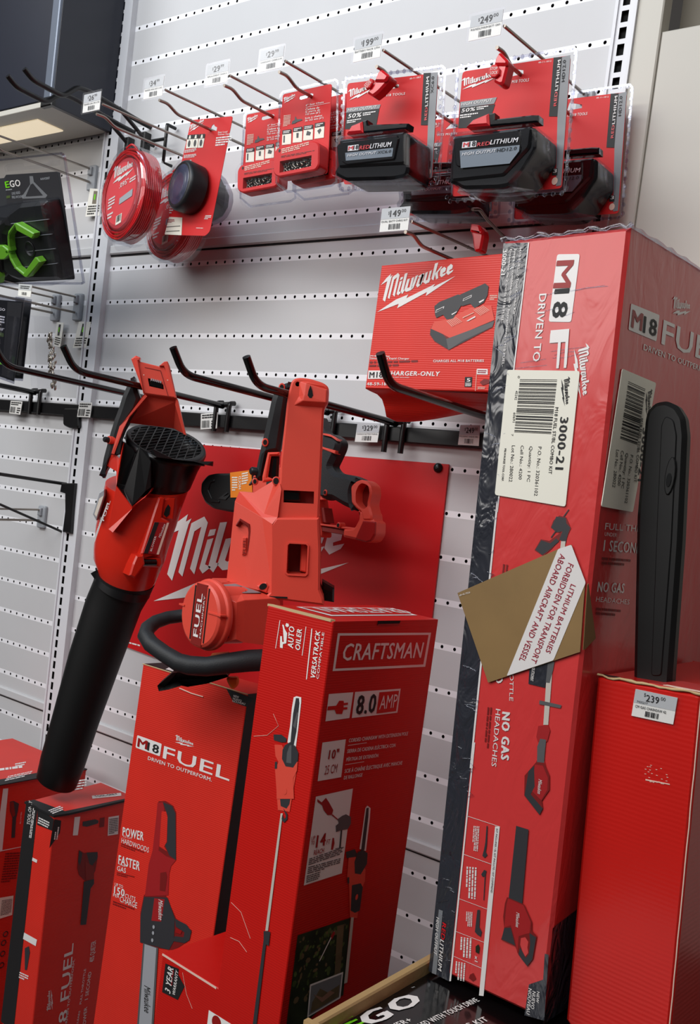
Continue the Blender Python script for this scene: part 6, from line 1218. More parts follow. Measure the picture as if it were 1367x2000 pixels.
# ---- charger carton hanging above
t = thing('charger_carton', (1.01, -.2, 1.945), 'red charger-only carton with white script logo hanging left of the tall carton', 'carton')
CH = FR['Y-.2']
P = [(0.9067,1.7360),(1.1375,1.7392),(1.1237,1.9404),(0.9092,1.9305)]
x1 = 1.155
P[1] = (x1, P[1][1]); P[2] = (x1, P[2][1])
mb = MB(); mb.prism(CH, P, -.085, 0, 'red', .0015)
lg = [(0.9126,1.8570),(1.0497,1.9091),(0.9306,1.9167)]; mb.logo(CH, lg, 'logo_white', .0006)
for s_, Q, b in (('M18 Dual Bay', [(0.9104,1.7866),(0.9480,1.7867),(0.9100,1.7893)], .03), ('Simultaneous Rapid Charger', [(0.9101,1.7827),(0.9852,1.7834),(0.9101,1.7858)], .03), ('CHARGES ALL M18 BATTERIES', [(1.0295,1.7800),(1.1173,1.7819),(1.0293,1.7838)], .04), ('CHARGER-ONLY', [(0.9445,1.7580),(1.0437,1.7594),(0.9446,1.7650)], .06), ('BATTERIES NOT INCLUDED', [(0.9446,1.7541),(0.9895,1.7549),(0.9444,1.7557)], .02), ('48-59-1802', [(0.9101,1.7410),(0.9581,1.7425),(0.9098,1.7461)], .03)):
    mb.text(CH, s_, Q, 'logo_white', .0006, b, .12 if 'ONLY' in s_ else 0)
mb.lines(CH, [(0.9106,1.7695),(1.0028,1.7733),(0.9099,1.7803)], 2, 'pic_outline', .0006, 3); mb.lines(CH, [(1.1135,1.8719),(1.1258,1.8717),(1.1129,1.8800)], 3, 'scuff', .0006, 3)
mb.poly(CH, [(0.9105,1.7512),(0.9413,1.7525),(0.9403,1.7653),(0.9097,1.7646)], 'logo_white', .0006); mb.text(CH, 'M18', [(0.9131,1.7533),(0.9391,1.7544),(0.9126,1.7627)], 'ink', .001, .04)
mb.poly(CH, [(1.0901,1.7445),(1.1024,1.7447),(1.1012,1.7594),(1.0888,1.7591)], 'ink', .0006); mb.text(CH, '5', [(1.0928,1.7522),(1.0991,1.7524),(1.0920,1.7573)], 'logo_white', .001, .05); mb.lines(CH, [(1.0917,1.7452),(1.1018,1.7456),(1.0909,1.7507)], 3, 'logo_white', .001, 2)
mb.poly(CH, [(1.1079,1.7636),(1.1266,1.7637),(1.1254,1.7716),(1.1078,1.7717)], 'logo_white', .0006); mb.poly(CH, [(1.1091,1.7391),(1.1099,1.7391),(1.1077,1.7708),(1.1068,1.7708)], 'scuff', .0006); mb.lines(CH, [(1.1098,1.7651),(1.1243,1.7651),(1.1090,1.7705)], 2, 'crimson', .001, 2)
mb.poly(CH, [(1.1149,1.7520),(1.1214,1.7571),(1.1319,1.7561),(1.1325,1.7516),(1.1207,1.7476)], 'pic_outline', .0008); mb.lines(CH, [(1.1133,1.7419),(1.1257,1.7420),(1.1127,1.7459)], 2, 'scuff', .001, 2)
w_ = .0006
for Q, m in (([(1.0174,1.8215),(1.0174,1.8305),(1.0228,1.8417),(1.0456,1.8438),(1.0769,1.8581),(1.1169,1.8629),(1.1239,1.8503),(1.1246,1.8323),(1.0547,1.7984),(1.0274,1.8112)], 'pic_outline'), ([(1.0174,1.8305),(1.0401,1.8224),(1.0489,1.8150),(1.1262,1.8422),(1.1244,1.8332),(1.0546,1.7990),(1.0278,1.8118),(1.0178,1.8219)], 'pic_dark'), ([(1.0228,1.8417),(1.0424,1.8438),(1.0848,1.8616),(1.1178,1.8638),(1.1260,1.8431),(1.0553,1.8160),(1.0393,1.8230),(1.0182,1.8305)], 'tool_red'),
    ([(1.0478,1.8150),(1.1263,1.8413),(1.1244,1.8332),(1.0774,1.8124),(1.0576,1.8003),(1.0539,1.7990)], 'pic_mid'), ([(1.0193,1.8645),(1.0273,1.8709),(1.0584,1.8813),(1.0661,1.8802),(1.0672,1.8656),(1.0552,1.8455),(1.0445,1.8441),(1.0368,1.8513),(1.0254,1.8467),(1.0224,1.8514)], 'pic_dark'), ([(1.0627,1.8812),(1.1026,1.8965),(1.1091,1.8918),(1.1093,1.8792),(1.1047,1.8685),(1.0902,1.8606),(1.0819,1.8671),(1.0675,1.8637)], 'pic_dark'),
    ([(1.0227,1.8542),(1.0365,1.8605),(1.0371,1.8642),(1.0235,1.8589)], 'logo_white'), ([(1.0234,1.8551),(1.0355,1.8602),(1.0358,1.8628),(1.0243,1.8581)], 'pic_dark'), ([(1.0685,1.8710),(1.0826,1.8766),(1.0827,1.8802),(1.0691,1.8747)], 'logo_white'), ([(1.0693,1.8719),(1.0816,1.8771),(1.0818,1.8791),(1.0698,1.8743)], 'pic_dark'),
    ([(1.0516,1.8520),(1.0611,1.8565),(1.0603,1.8547),(1.0533,1.8507)], 'logo_white'), ([(1.0962,1.8696),(1.1050,1.8736),(1.1043,1.8712),(1.0982,1.8676)], 'logo_white'), ([(1.0793,1.8416),(1.0931,1.8488),(1.0944,1.8470),(1.0826,1.8413)], 'logo_white'), ([(1.0722,1.8468),(1.0901,1.8543),(1.0907,1.8534),(1.0728,1.8457)], 'scuff')):
    mb.poly(CH, Q, m, w_); w_ += .0001
for k in range(7):
    a = [(1.0448,1.8419),(1.0612,1.8482),(1.0559,1.8335),(1.0741,1.8413)]; f = k / 7; p0 = Vector(a[0]) * (1 - f) + Vector(a[1]) * f; p1 = Vector(a[2]) * (1 - f) + Vector(a[3]) * f
    mb.poly(CH, [tuple(p0), tuple(p0 + Vector((.0012, 0))), tuple(p1 + Vector((.0012, 0))), tuple(p1)], 'scuff', w_)
    a = [(1.0892,1.8579),(1.1053,1.8649),(1.1024,1.8496),(1.1177,1.8575)]; p0 = Vector(a[0]) * (1 - f) + Vector(a[1]) * f; p1 = Vector(a[2]) * (1 - f) + Vector(a[3]) * f
    mb.poly(CH, [tuple(p0), tuple(p0 + Vector((.0012, 0))), tuple(p1 + Vector((.0012, 0))), tuple(p1)], 'scuff', w_)
mb.build('box', t)
# bowed underside sagging towards the wall
mb = MB(); xL = P[0][0]; z0 = P[0][1]
prof = [(-.198, z0), (-.185, z0 - .002), (-.165, z0 - .004), (-.15, z0 - .010), (-.140, z0 - .022), (-.132, z0 - .036), (-.10, z0 - .040)]
xs = [xL + (x1 - xL) * k / 10 for k in range(11)]
def sag(x): return .5 + .5 * math.cos(min(1, (x - xL) / (x1 - xL) * 1.3) * math.pi * .9)
V = []; F = []
for i, x in enumerate(xs):
    for j, (yy, zz) in enumerate(prof): V.append((x, yy, z0 + (zz - z0) * (.25 + .75 * sag(x))))
n = len(prof)
for i in range(len(xs) - 1):
    for j in range(n - 1): a = i * n + j; F.append((a, a + 1, a + n + 1, a + n))
mb.add(V, F, 'red', True)
FU = Frame((xL, -.145, z0 - .03), (1, 0, 0), (0, .42, 1), (0, -1, 0))
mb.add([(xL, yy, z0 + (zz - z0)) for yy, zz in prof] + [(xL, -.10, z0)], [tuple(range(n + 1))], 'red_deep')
fu = Frame((0, -.1365, 0), (1, 0, 0), (0, 0, 1), (0, -1, 0))
mb.build('bowed_underside', t)
mb = MB(); f2 = FR['Y-.145']
mb.text(f2, 'CHARGER-ONLY', [(0.9585,1.7036),(1.0509,1.7289),(0.9581,1.7092)], 'scuff', .004, .04, .12); mb.text(f2, 'M18', [(0.9252,1.6979),(0.9541,1.7004),(0.9255,1.7040)], 'ink', .006, .05)

# ---------------------------------------------------------------- hanging chainsaw (battery saw, bare tool)
SW = FR['SW']
cs = thing('chainsaw', (.854, -.30, 1.70), 'coral red and black battery chainsaw hanging by its rear handle, no bar fitted', 'chainsaw')
# rear spine with keyhole, battery slot
mb = MB()
spine = [(-0.0101,0.0274),(-0.0007,0.0320),(0.0165,0.0326),(0.0381,0.0288),(0.0474,0.0231),(0.0488,0.0004),(0.0437,-0.0082),(0.0446,-0.0253),(0.0564,-0.1795),(-0.0127,-0.1899),(-0.0105,-0.1241),(-0.0125,-0.0974),(-0.0135,-0.0080),(-0.0126,0.0096)]
key = [(0.0194,0.0215),(0.0230,0.0140),(0.0249,0.0076),(0.0235,0.0030),(0.0201,0.0026),(0.0170,0.0060),(0.0173,0.0133)]
slotw = [(-0.0028,-0.1401),(0.0437,-0.1367),(0.0454,-0.1554),(-0.0009,-0.1589)]
boss = ell(*[(-0.0006,0.0221)][0], .0036, .0038, 12); boss2 = ell(*[(-0.0162,-0.1278)][0], .0042, .0050, 12)
mb.prism(SW, round_poly(spine, .006), -.012, .030, 'tool_red', .003, holes=[key, slotw, boss])
mb.prism(SW, poly_off(slotw, -.001), -.008, .006, 'tool_red_dark'); mb.prism(SW, [(-0.0054,-0.1411),(0.0222,-0.1393),(0.0246,-0.1544),(-0.0039,-0.1570)], .006, .020, 'black_gloss', .002)
mb.prism(SW, poly_off(key, -.001), -.008, .012, 'dark_void'); mb.prism(SW, poly_off(boss, -.001), -.006, .014, 'dark_void'); mb.prism(SW, ell(*[(-0.0162,-0.1278)][0], .0062, .0070, 14), .0, .0245, 'tool_red', .001); mb.prism(SW, boss2, .0, .0252, 'dark_void')
# raised pad at the handle's end and long flat face
mb.shell(SW, [(0.0009,0.0271,.028),(0.0183,0.0273,.033),(0.0390,0.0235,.033),(0.0467,0.0186,.030),(0.0481,-0.0020,.033),(0.0438,-0.0085,.030),(0.0105,-0.0030,.040),(0.0113,0.0058,.040),(0.0119,0.0241,.038),(0.0444,0.0184,.038),(0.0458,-0.0011,.040),(-0.0029,-0.0117,.029),(-0.0022,-0.0089,.030),(0.0037,0.0040,.030)],
    [(0, 13, 7, 8), (13, 12, 6, 7), (8, 7, 6, 10, 9), (0, 8, 9, 3, 2, 1), (9, 10, 4, 3), (10, 6, 5, 4), (12, 11, 5, 6)], .02, 'tool_red')
mb.prism(SW, [(0.0194,0.0215),(0.0230,0.0140),(0.0249,0.0076),(0.0235,0.0030),(0.0201,0.0026),(0.0170,0.0060),(0.0173,0.0133)], .036, .0404, 'dark_void')
hs = mb.build('rear_housing', cs, bevel=.0015)
# body relief
body = [(-0.0741,-0.1511,-.020),(-0.0773,-0.1669,.002),(-0.0307,-0.1861,.024),(-0.0283,-0.1802,.020),(-0.0094,-0.1309,.030),(-0.0186,-0.1258,.012),(-0.0067,-0.1824,.036),(-0.0134,-0.1936,.038),(-0.0760,-0.2916,.002),(-0.0389,-0.2962,.022),(-0.0002,-0.3000,.038),(-0.0062,-0.1400,.034),(-0.0505,-0.1502,-.004)]
mb = MB()
mb.shell(SW, body, [(0, 1, 2, 3), (0, 3, 12), (12, 3, 4, 5), (3, 6, 11, 4), (2, 7, 6, 3), (1, 8, 9, 2), (2, 9, 10, 7)], -.085, 'tool_red')
win = [(0.0140,-0.2225),(0.0164,-0.2197),(0.0414,-0.2181),(0.0439,-0.2202),(0.0470,-0.2621),(0.0450,-0.2643),(0.0196,-0.2659),(0.0170,-0.2639)]
front = [(-0.0156,-0.1951),(-0.0087,-0.1832),(0.0563,-0.1753),(0.0588,-0.1928),(0.0643,-0.2270),(0.0707,-0.2846),(0.0777,-0.2974),(0.0800,-0.3079),(-0.0124,-0.3074),(-0.0054,-0.2978)]
mb.prism(SW, front, -.085, .038, 'tool_red', .003, holes=[win])
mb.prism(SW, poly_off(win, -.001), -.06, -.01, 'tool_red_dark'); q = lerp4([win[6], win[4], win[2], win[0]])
mb.prism(SW, [(0.0333,-0.2191),(0.0443,-0.2197),(0.0472,-0.2631),(0.0365,-0.2615)], -.01, .018, 'tool_red', .002)
ring = poly_off(win, -.0025)
for i in range(len(win)):
    j = (i + 1) % len(win); mb.prism(SW, [win[i], win[j], ring[j], ring[i]], .034, .0405, 'tool_red')
mb.prism(SW, [(-0.0047,-0.3035),(0.0228,-0.3014),(0.0231,-0.3040),(-0.0043,-0.3064)], .037, .0388, 'dark_void')
# recessed side scoop and raised badge
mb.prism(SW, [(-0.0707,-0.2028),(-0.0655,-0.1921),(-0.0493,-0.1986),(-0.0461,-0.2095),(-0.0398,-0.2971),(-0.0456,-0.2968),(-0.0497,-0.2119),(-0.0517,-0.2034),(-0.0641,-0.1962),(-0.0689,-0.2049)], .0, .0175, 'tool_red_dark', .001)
bd = [(-0.0574,-0.2202),(-0.0513,-0.2198),(-0.0489,-0.2470),(-0.0559,-0.2471)]; mb.prism(SW, bd, .0, .0185, 'tool_red', .001)
mb.text(SW, 'FUEL', [(-0.0495,-0.2448),(-0.0518,-0.2218),(-0.0545,-0.2454)], 'tool_red_dark', .0190, .02)
sc = [(-0.0163,-0.2903)][0]; mb.prism(SW, [(-0.0259,-0.2909),(-0.0123,-0.2834),(-0.0059,-0.2881),(-0.0093,-0.3002),(-0.0223,-0.2969)], .02, .036, 'tool_red', .002); mb.prism(SW, ell(sc[0], sc[1], .0062, .0046, 14, .6), .036, .0366, 'dark_void')
sc = [(-0.0146,-0.3380)][0]
mb.build('main_housing', cs, bevel=.0012)
# black grip on the left of the opening
mb = MB()
grip = [(-0.0085,0.0299),(-0.0192,0.0268),(-0.0300,0.0208),(-0.0358,0.0134),(-0.0399,-0.0004),(-0.0429,-0.0323),(-0.0465,-0.0671),(-0.0493,-0.0885),(-0.0510,-0.1098),(-0.0517,-0.1291),(-0.0389,-0.1314),(-0.0381,-0.0891),(-0.0177,-0.0827),(-0.0167,-0.0749),(-0.0148,-0.0097),(-0.0140,0.0075),(-0.0102,0.0232)]
mb.prism(SW, round_poly(grip, .006), -.045, -.008, 'grip_dark', .008)
g = mb.build('grip', cs, bevel=.003, seg=3)
mb = MB(); mb.prism(SW, [(-0.0357,-0.0849),(-0.0177,-0.0823),(-0.0171,-0.0874),(-0.0299,-0.0903),(-0.0312,-0.1228),(-0.0193,-0.1261),(-0.0388,-0.1323),(-0.0398,-0.1238)], -.035, -.001, 'tool_red', .003)
mb.build('trigger_frame', cs)
mb = MB(); mb.prism(SW, [(-0.0298,-0.0909),(-0.0170,-0.0888),(-0.0149,-0.1227),(-0.0212,-0.1263),(-0.0301,-0.1242)], -.03, -.004, 'black_gloss', .004); mb.build('trigger', cs)
for c, r in zip([(-0.0419,-0.0700),(-0.0262,0.0178),(-0.0507,-0.1325)], (.0052, .0052, .0045)):
    mb = MB(); mb.prism(SW, ell(c[0], c[1], r, r * 1.3, 12), -.02, -.0055, 'tool_red', .001); mb.prism(SW, ell(c[0], c[1], r * .6, r * .8, 12), -.02, -.0050, 'dark_void'); mb.build('screw_boss', cs)
mb = MB(); c = [(-0.0512,-0.1166)][0]; mb.lathe(SW.pt(c[0] + .003, c[1], -.02), SW.N * .5 - SW.U * .8, [(.0065, -.01), (.0065, .012), (.0045, .014)], 'grip_dark', 16); mb.prism(SW, [(-0.0607,-0.1389),(-0.0540,-0.1256),(-0.0512,-0.1252),(-0.0510,-0.1348),(-0.0591,-0.1400)], -.03, -.012, 'grip_dark', .002); mb.build('lock_button', cs)
# motor housing with the round cap
mb = MB()
mb.shell(SW, [(-0.1049,-0.2965,.030),(-0.0807,-0.3033,.078),(-0.0497,-0.3131,.086),(-0.0388,-0.3095,.078),(-0.0469,-0.3034,.052),(-0.0834,-0.2964,.020),(-0.0572,-0.2912,.010),(-0.0099,-0.3024,.034),(0.0115,-0.3047,.034),(0.0205,-0.3805,.034),(-0.0333,-0.3728,.078),(-0.0438,-0.3681,.086),(-0.0733,-0.3809,.078),(-0.0461,-0.3015,.046)],
    [(0, 1, 5), (1, 2, 4, 5), (2, 3, 4), (4, 3, 8, 7), (5, 4, 7, 6), (0, 5, 6), (1, 12, 11, 2), (2, 11, 10, 3), (3, 10, 9, 8)], -.06, 'tool_red')
mb.shell(SW, [(-0.0811,-0.2967,.0225),(-0.0606,-0.2933,.015),(-0.0189,-0.3004,.036),(-0.0447,-0.3022,.0515)], [(0, 1, 2, 3)], .010, 'grey')
mb.shell(SW, [(-0.0667,-0.2965,.0240),(-0.0501,-0.2957,.0275),(-0.0401,-0.3003,.043),(-0.0530,-0.3007,.042)], [(0, 1, 2, 3)], .018, 'pic_outline')
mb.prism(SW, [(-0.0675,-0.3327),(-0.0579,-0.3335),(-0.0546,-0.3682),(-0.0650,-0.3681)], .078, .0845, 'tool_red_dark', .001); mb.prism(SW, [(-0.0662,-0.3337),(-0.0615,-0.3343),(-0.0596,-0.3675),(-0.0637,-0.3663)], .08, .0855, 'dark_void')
c = [(-0.1003,-0.3399,.070)][0]; AX = (SW.N * .675 - SW.U * .737).normalized(); C = SW.pt(*c)
mb.lathe(C, AX, [(.044, -.07), (.044, -.020), (.054, -.018), (.0545, -.012), (.0535, -.009), (.0505, -.0085), (.0500, .002), (.046, .004), (.0455, .0045)], 'tool_red', 40, ref=(0, 0, 1))
mo = mb.build('motor_housing', cs, bevel=.0012)
UA = Vector((0, 0, 1)).cross(AX).normalized(); FC = Frame(C + AX * .0045, UA, (0, 0, 1), AX)
mb = MB(); mb.prism(FC, [(-.014, -.046), (.013, -.046), (.013, .046), (-.014, .046)], -.002, .0006, 'tool_red_dark')
mb.text(FC, 'FUEL', [(.004, -.034), (.004, .032), (-.009, -.034)], 'logo_white', .0012, .03); mb.text(FC, 'MACHINERY', [(.0115, -.034), (.0115, .030), (.0075, -.034)], 'logo_white', .0012, .0)
for u in (-.018, .017): mb.prism(FC, [(u, -.040), (u + .0025, -.040), (u + .0025, .042), (u, .042)], -.002, .0008, 'dark_void')
for u0, u1, w0 in ((-.054, -.040, .0), (.022, .054, .0)): mb.prism(FC, [(u0, .006), (u1, .006), (u1, .0085), (u0, .0085)], -.01, .0015, 'tool_red')
sub(mb, 'motor_cap', mo, cs)
# wrap handle, hand guard, bar mount
mb = MB()
P = [(-0.1264,-0.3561,-.02),(-0.1413,-0.3579,-.02),(-0.1626,-0.3626,-.01),(-0.1783,-0.3692,.005),(-0.1869,-0.3782,.02),(-0.1866,-0.3875,.035),(-0.1744,-0.3967,.05),(-0.1499,-0.4066,.065),(-0.1267,-0.4149,.075),(-0.1084,-0.4166,.08),(-0.0831,-0.4148,.082),(-0.0528,-0.4067,.080),(-0.0225,-0.3999,.075),(0.0235,-0.3945,.06)]
mb.tube([SW.pt(*p) for p in P], [.0105, .0105, .0105, .011, .012, .0125, .013, .013, .014, .0145, .0145, .0155, .0165, .0165], 'rubber', 18)
mb.build('front_handle', cs)
mb = MB()
mb.shell(SW, [(-0.1578,-0.4594,.05),(-0.1357,-0.4349,.062),(-0.1283,-0.4327,.062),(-0.0530,-0.4282,.055),(-0.0522,-0.4331,.05),(-0.0841,-0.4485,.045),(-0.1116,-0.4557,.05),(-0.1195,-0.4539,.052),(-0.1390,-0.4621,.055),(-0.1542,-0.4673,.052),(-0.1333,-0.4489,.040),(-0.1474,-0.4613,.044),(-0.0576,-0.4354,.035),(-0.1010,-0.4542,.035)], [(0, 1, 11), (1, 2, 10, 11), (0, 11, 9), (11, 10, 7, 8, 9), (2, 3, 12, 10), (10, 12, 13, 7), (12, 3, 4), (12, 4, 5, 13), (13, 5, 6, 7)], .01, 'black_matte')
mb.build('hand_guard', cs, bevel=.0015)
mb = MB(); mb.prism(SW, round_poly([(-0.0569,-0.4381),(-0.0381,-0.4358),(-0.0360,-0.4465),(-0.0418,-0.4540),(-0.0467,-0.4546),(-0.0526,-0.4468)], .004), .02, .035, 'orange', .003); mb.prism(SW, [(-0.0832,-0.4048),(-0.0573,-0.3990),(-0.0568,-0.4037),(-0.0811,-0.4086)], .02, .06, 'orange', .002); mb.build('orange_cap', cs)
mb = MB(); mb.prism(SW, [(0.0724,-0.2776),(0.0935,-0.2867),(0.0956,-0.3089),(0.0761,-0.3083)], -.08, -.03, 'black', .003); mb.prism(SW, [(0.0769,-0.2907),(0.0891,-0.2921),(0.0905,-0.3066),(0.0789,-0.3070)], -.03, -.028, 'dark_void'); mb.build('bar_mount', cs)

# ---------------------------------------------------------------- small pruning saw hanging behind
ps = thing('pruning_saw', (.70, -.13, 1.62), 'small black and red pruning saw hanging behind the big chainsaw, orange tagged blade cover', 'pruning saw')
PF = FR['Y-.12']
mb = MB(); mb.prism(PF, round_poly([(0.7600,1.6960),(0.7710,1.6788),(0.7792,1.6652),(0.7927,1.6654),(0.8053,1.6609),(0.8137,1.6545),(0.8159,1.6476),(0.8140,1.6382),(0.8047,1.6165),(0.8014,1.6092),(0.8133,1.5996),(0.8472,1.5979),(0.8711,1.5920),(0.8580,1.5839),(0.8545,1.5697),(0.8603,1.5506),(0.8708,1.5380),(0.8394,1.5450),(0.8113,1.5549),(0.7926,1.5495),(0.7714,1.5592),(0.7565,1.6055)], .006), -.014, .014, 'rubber', .008)
mb.build('grip', ps, bevel=.004, seg=3)
mb = MB(); mb.prism(PF, round_poly([(0.6221,1.5776),(0.6937,1.6005),(0.7633,1.6125),(0.8015,1.4859),(0.7128,1.4785),(0.6331,1.5085)], .006), -.018, .013, 'tool_red', .004); mb.prism(PF, [(0.6611,1.5717),(0.7444,1.5838),(0.7544,1.5347),(0.6684,1.5255)], .010, .016, 'grip_dark', .002); mb.build('motor_body', ps)
mb = MB(); mb.prism(PF, [(0.7777,1.6648),(0.7898,1.6644),(0.8008,1.6612),(0.8111,1.6566),(0.8138,1.6533),(0.7995,1.6596),(0.7812,1.6618)], .0, .0155, 'tool_red'); mb.build('red_trim', ps); mb = MB(); mb.prism(PF, [(0.7701,1.6457),(0.7845,1.6408),(0.8119,1.6369),(0.8114,1.6310),(0.7835,1.6372),(0.7743,1.6188)], .0, .0155, 'tool_red', .001); mb.build('red_trim', ps); mb = MB()
mb.prism(PF, [(0.7763,1.5668),(0.7951,1.5533),(0.7999,1.5514),(0.7926,1.5495),(0.7776,1.5586)], .0, .0155, 'tool_red', .001)
for c in [(0.7807,1.6087),(0.8002,1.5635),(0.8373,1.5110)]:
    mb.build('red_trim' if c[1] > 1.6 and mb.V and len(mb.V) < 40 and False else 'red_trim', ps) if mb.V else None
    mb = MB(); mb.prism(PF, ell(c[0], c[1], .0042, .0052, 14), .0, .0158, 'tool_red', .001); mb.prism(PF, ell(c[0], c[1], .0026, .0034, 12), .0, .0164, 'dark_void'); mb.build('screw_boss', ps); mb = MB()
mb = MB(); out = round_poly([(0.8531,1.5788),(0.8618,1.5877),(0.8738,1.5928),(0.8856,1.5898),(0.8942,1.5838),(0.8982,1.5717),(0.8963,1.5567),(0.8973,1.5500),(0.9052,1.5349),(0.9050,1.5269),(0.8871,1.5248),(0.8822,1.5381),(0.8700,1.5436),(0.8587,1.5516)], .004)
hole = round_poly([(0.8658,1.5708),(0.8698,1.5821),(0.8761,1.5872),(0.8863,1.5853),(0.8939,1.5815),(0.8958,1.5692),(0.8928,1.5563),(0.8945,1.5497),(0.8871,1.5432),(0.8780,1.5468),(0.8684,1.5538)], .004)
mb.prism(PF, out, -.014, .016, 'tool_red', .003, holes=[hole]); mb.prism(PF, poly_off(hole, -.001), -.012, -.004, 'tool_red_dark')
mb.prism(PF, round_poly([(0.8728,1.5439),(0.8848,1.5395),(0.9030,1.5403),(0.9064,1.5271),(0.9129,1.5255),(0.9153,1.5054),(0.9088,1.4932),(0.8996,1.4892),(0.8738,1.4911),(0.8475,1.4924),(0.8468,1.5063),(0.8694,1.5101),(0.8770,1.5260)], .004), -.016, .014, 'tool_red', .004)
mb.prism(PF, [(0.8871,1.5248),(0.9129,1.5258),(0.9150,1.5054),(0.9088,1.4932),(0.8995,1.4898),(0.8751,1.4918)], .012, .0155, 'red_deep', .002)
mb.prism(PF, [(0.7792,1.5089),(0.8694,1.5099),(0.8692,1.5066),(0.7797,1.5054)], -.016, .012, 'tool_red', .001); mb.prism(PF, [(0.7797,1.5054),(0.8472,1.5040),(0.8470,1.4958),(0.7812,1.4960)], -.012, .008, 'tool_red_dark', .001)
mb.prism(PF, [(0.7748,1.5370),(0.7919,1.5370),(0.8016,1.5115),(0.7790,1.5100)], -.02, .004, 'tool_red_dark', .001)
mb.build('battery_foot', ps, bevel=.001)
mb = MB(); cov = round_poly([(0.6363,1.5846),(0.5240,1.5738),(0.5017,1.5683),(0.4875,1.5528),(0.4888,1.5339),(0.5034,1.5163),(0.5281,1.5071),(0.5739,1.5055),(0.6480,1.5109)], .006)
mb.prism(PF, cov, -.010, .008, 'black_matte', .004)
mb.prism(PF, round_poly([(0.5000,1.5374),(0.5040,1.5543),(0.5161,1.5613),(0.5259,1.5622),(0.5266,1.5576),(0.5171,1.5555),(0.5128,1.5410),(0.5252,1.5257),(0.5451,1.5242),(0.5458,1.5196),(0.5230,1.5184)], .002), .0, .0105, 'black_matte', .001)
mb.prism(PF, [(0.5413,1.5273),(0.5618,1.5410),(0.5651,1.5402),(0.5535,1.5320),(0.5707,1.5372),(0.5608,1.5269)], .0, .0098, 'ink'); mb.build('blade_cover', ps)
mb = MB(); mb.prism(PF, [(0.5648,1.5785),(0.6174,1.5879),(0.6283,1.5384),(0.5734,1.5324)], .009, .0098, 'orange'); mb.text(PF, 'HOLD', [(0.5922,1.5497),(0.5884,1.5736),(0.5984,1.5503)], 'label', .0104, .04); mb.lines(PF, [(0.5756,1.5447),(0.5897,1.5460),(0.5712,1.5721)], 6, 'label', .0104, 4); mb.lines(PF, [(0.5987,1.5584),(0.6137,1.5621),(0.5951,1.5810)], 5, 'label', .0104, 5); mb.build('orange_tag', ps)

# ---------------------------------------------------------------- hanging leaf blower
BL, BR_ = FR['BL'], FR['BR']
bw = thing('leaf_blower', (.423, -.256, 1.711), 'red and black leaf blower hanging with its long black tube pointing down', 'leaf blower')
def ring(fr, u, v, w, a, b, tilt=0.0, n=40, roll=0.0):
    """a*right + b*(outward turned up by tilt) circle round a point of the frame"""
    c, s = math.cos(tilt), math.sin(tilt); U = fr.U * math.cos(roll) + fr.V * math.sin(roll); V2 = -fr.U * math.sin(roll) + fr.V * math.cos(roll)
    S2 = fr.N * c - V2 * s
    O = fr.pt(u, v, w); return [O + U * (a * math.cos(q)) - S2 * (b * math.sin(q)) for q in [2 * math.pi * k / n for k in range(n)]]
def ringpx(L, R_, w, tilt, depth=1.0):
    (u0, v0), (u1, v1) = L, R_
    r = math.hypot(u1 - u0, v1 - v0) / 2; return ring(BL, (u0 + u1) / 2, (v0 + v1) / 2, w, r, r * depth, tilt, 40, math.atan2(v1 - v0, u1 - u0))
# red body
mb = MB(); B_ = [(-0.0451,-0.1782),(0.1144,-0.1734),(-0.0512,-0.2324),(0.1057,-0.2082),(-0.0543,-0.2650),(0.0985,-0.2470),(-0.0541,-0.3053),(0.0884,-0.2888),(-0.0524,-0.3239),(0.0840,-0.3165),(-0.0423,-0.3430),(0.0720,-0.3587)]
R_ = [ringpx(B_[2 * i], B_[2 * i + 1], -.075, t_, .95) for i, t_ in enumerate((.30, .30, .32, .34, .36, .38))]
R_.append([p + Vector((0, 0, -.008)) + (sum(R_[-1], Vector()) / 40 - p) * .06 for p in R_[-1]])
mb.loft(R_, 'tool_red_gloss'); bd = mb.build('body', bw)
# long tube
mb = MB(); T_ = [(-0.0445,-0.3484),(0.0693,-0.3687),(-0.0479,-0.3701),(0.0607,-0.3949),(-0.0597,-0.4100),(0.0485,-0.4226),(-0.0813,-0.5191),(0.0217,-0.5281),(-0.1011,-0.6480),(-0.0102,-0.6591),(-0.1147,-0.7279),(-0.0293,-0.7499),(-0.1199,-0.7698),(-0.0420,-0.7927)]
R_ = [ringpx(T_[2 * i], T_[2 * i + 1], -.075 - .004 * i, .36 - .035 * i, .9) for i in range(7)]
R_.append([p + (sum(R_[-1], Vector()) / 40 - p) * .10 + Vector((0, 0, -.004)) for p in R_[-1]]); mb.loft(R_, 'black_matte'); mb.build('blower_tube', bw)
mb = MB(); T_ = [(-0.0434,-0.3502),(0.0645,-0.3770),(-0.0450,-0.3620),(0.0624,-0.3928)]; R_ = [ringpx(T_[0], T_[1], -.075, .36, .97), ringpx(T_[2], T_[3], -.075, .36, .97)]; mb.loft(R_, 'black'); mb.prism(BL, [(-0.0530,-0.3571),(-0.0408,-0.3480),(-0.0328,-0.3703),(-0.0423,-0.3694)], -.08, -.06, 'black'); mb.build('tube_collar', bw)
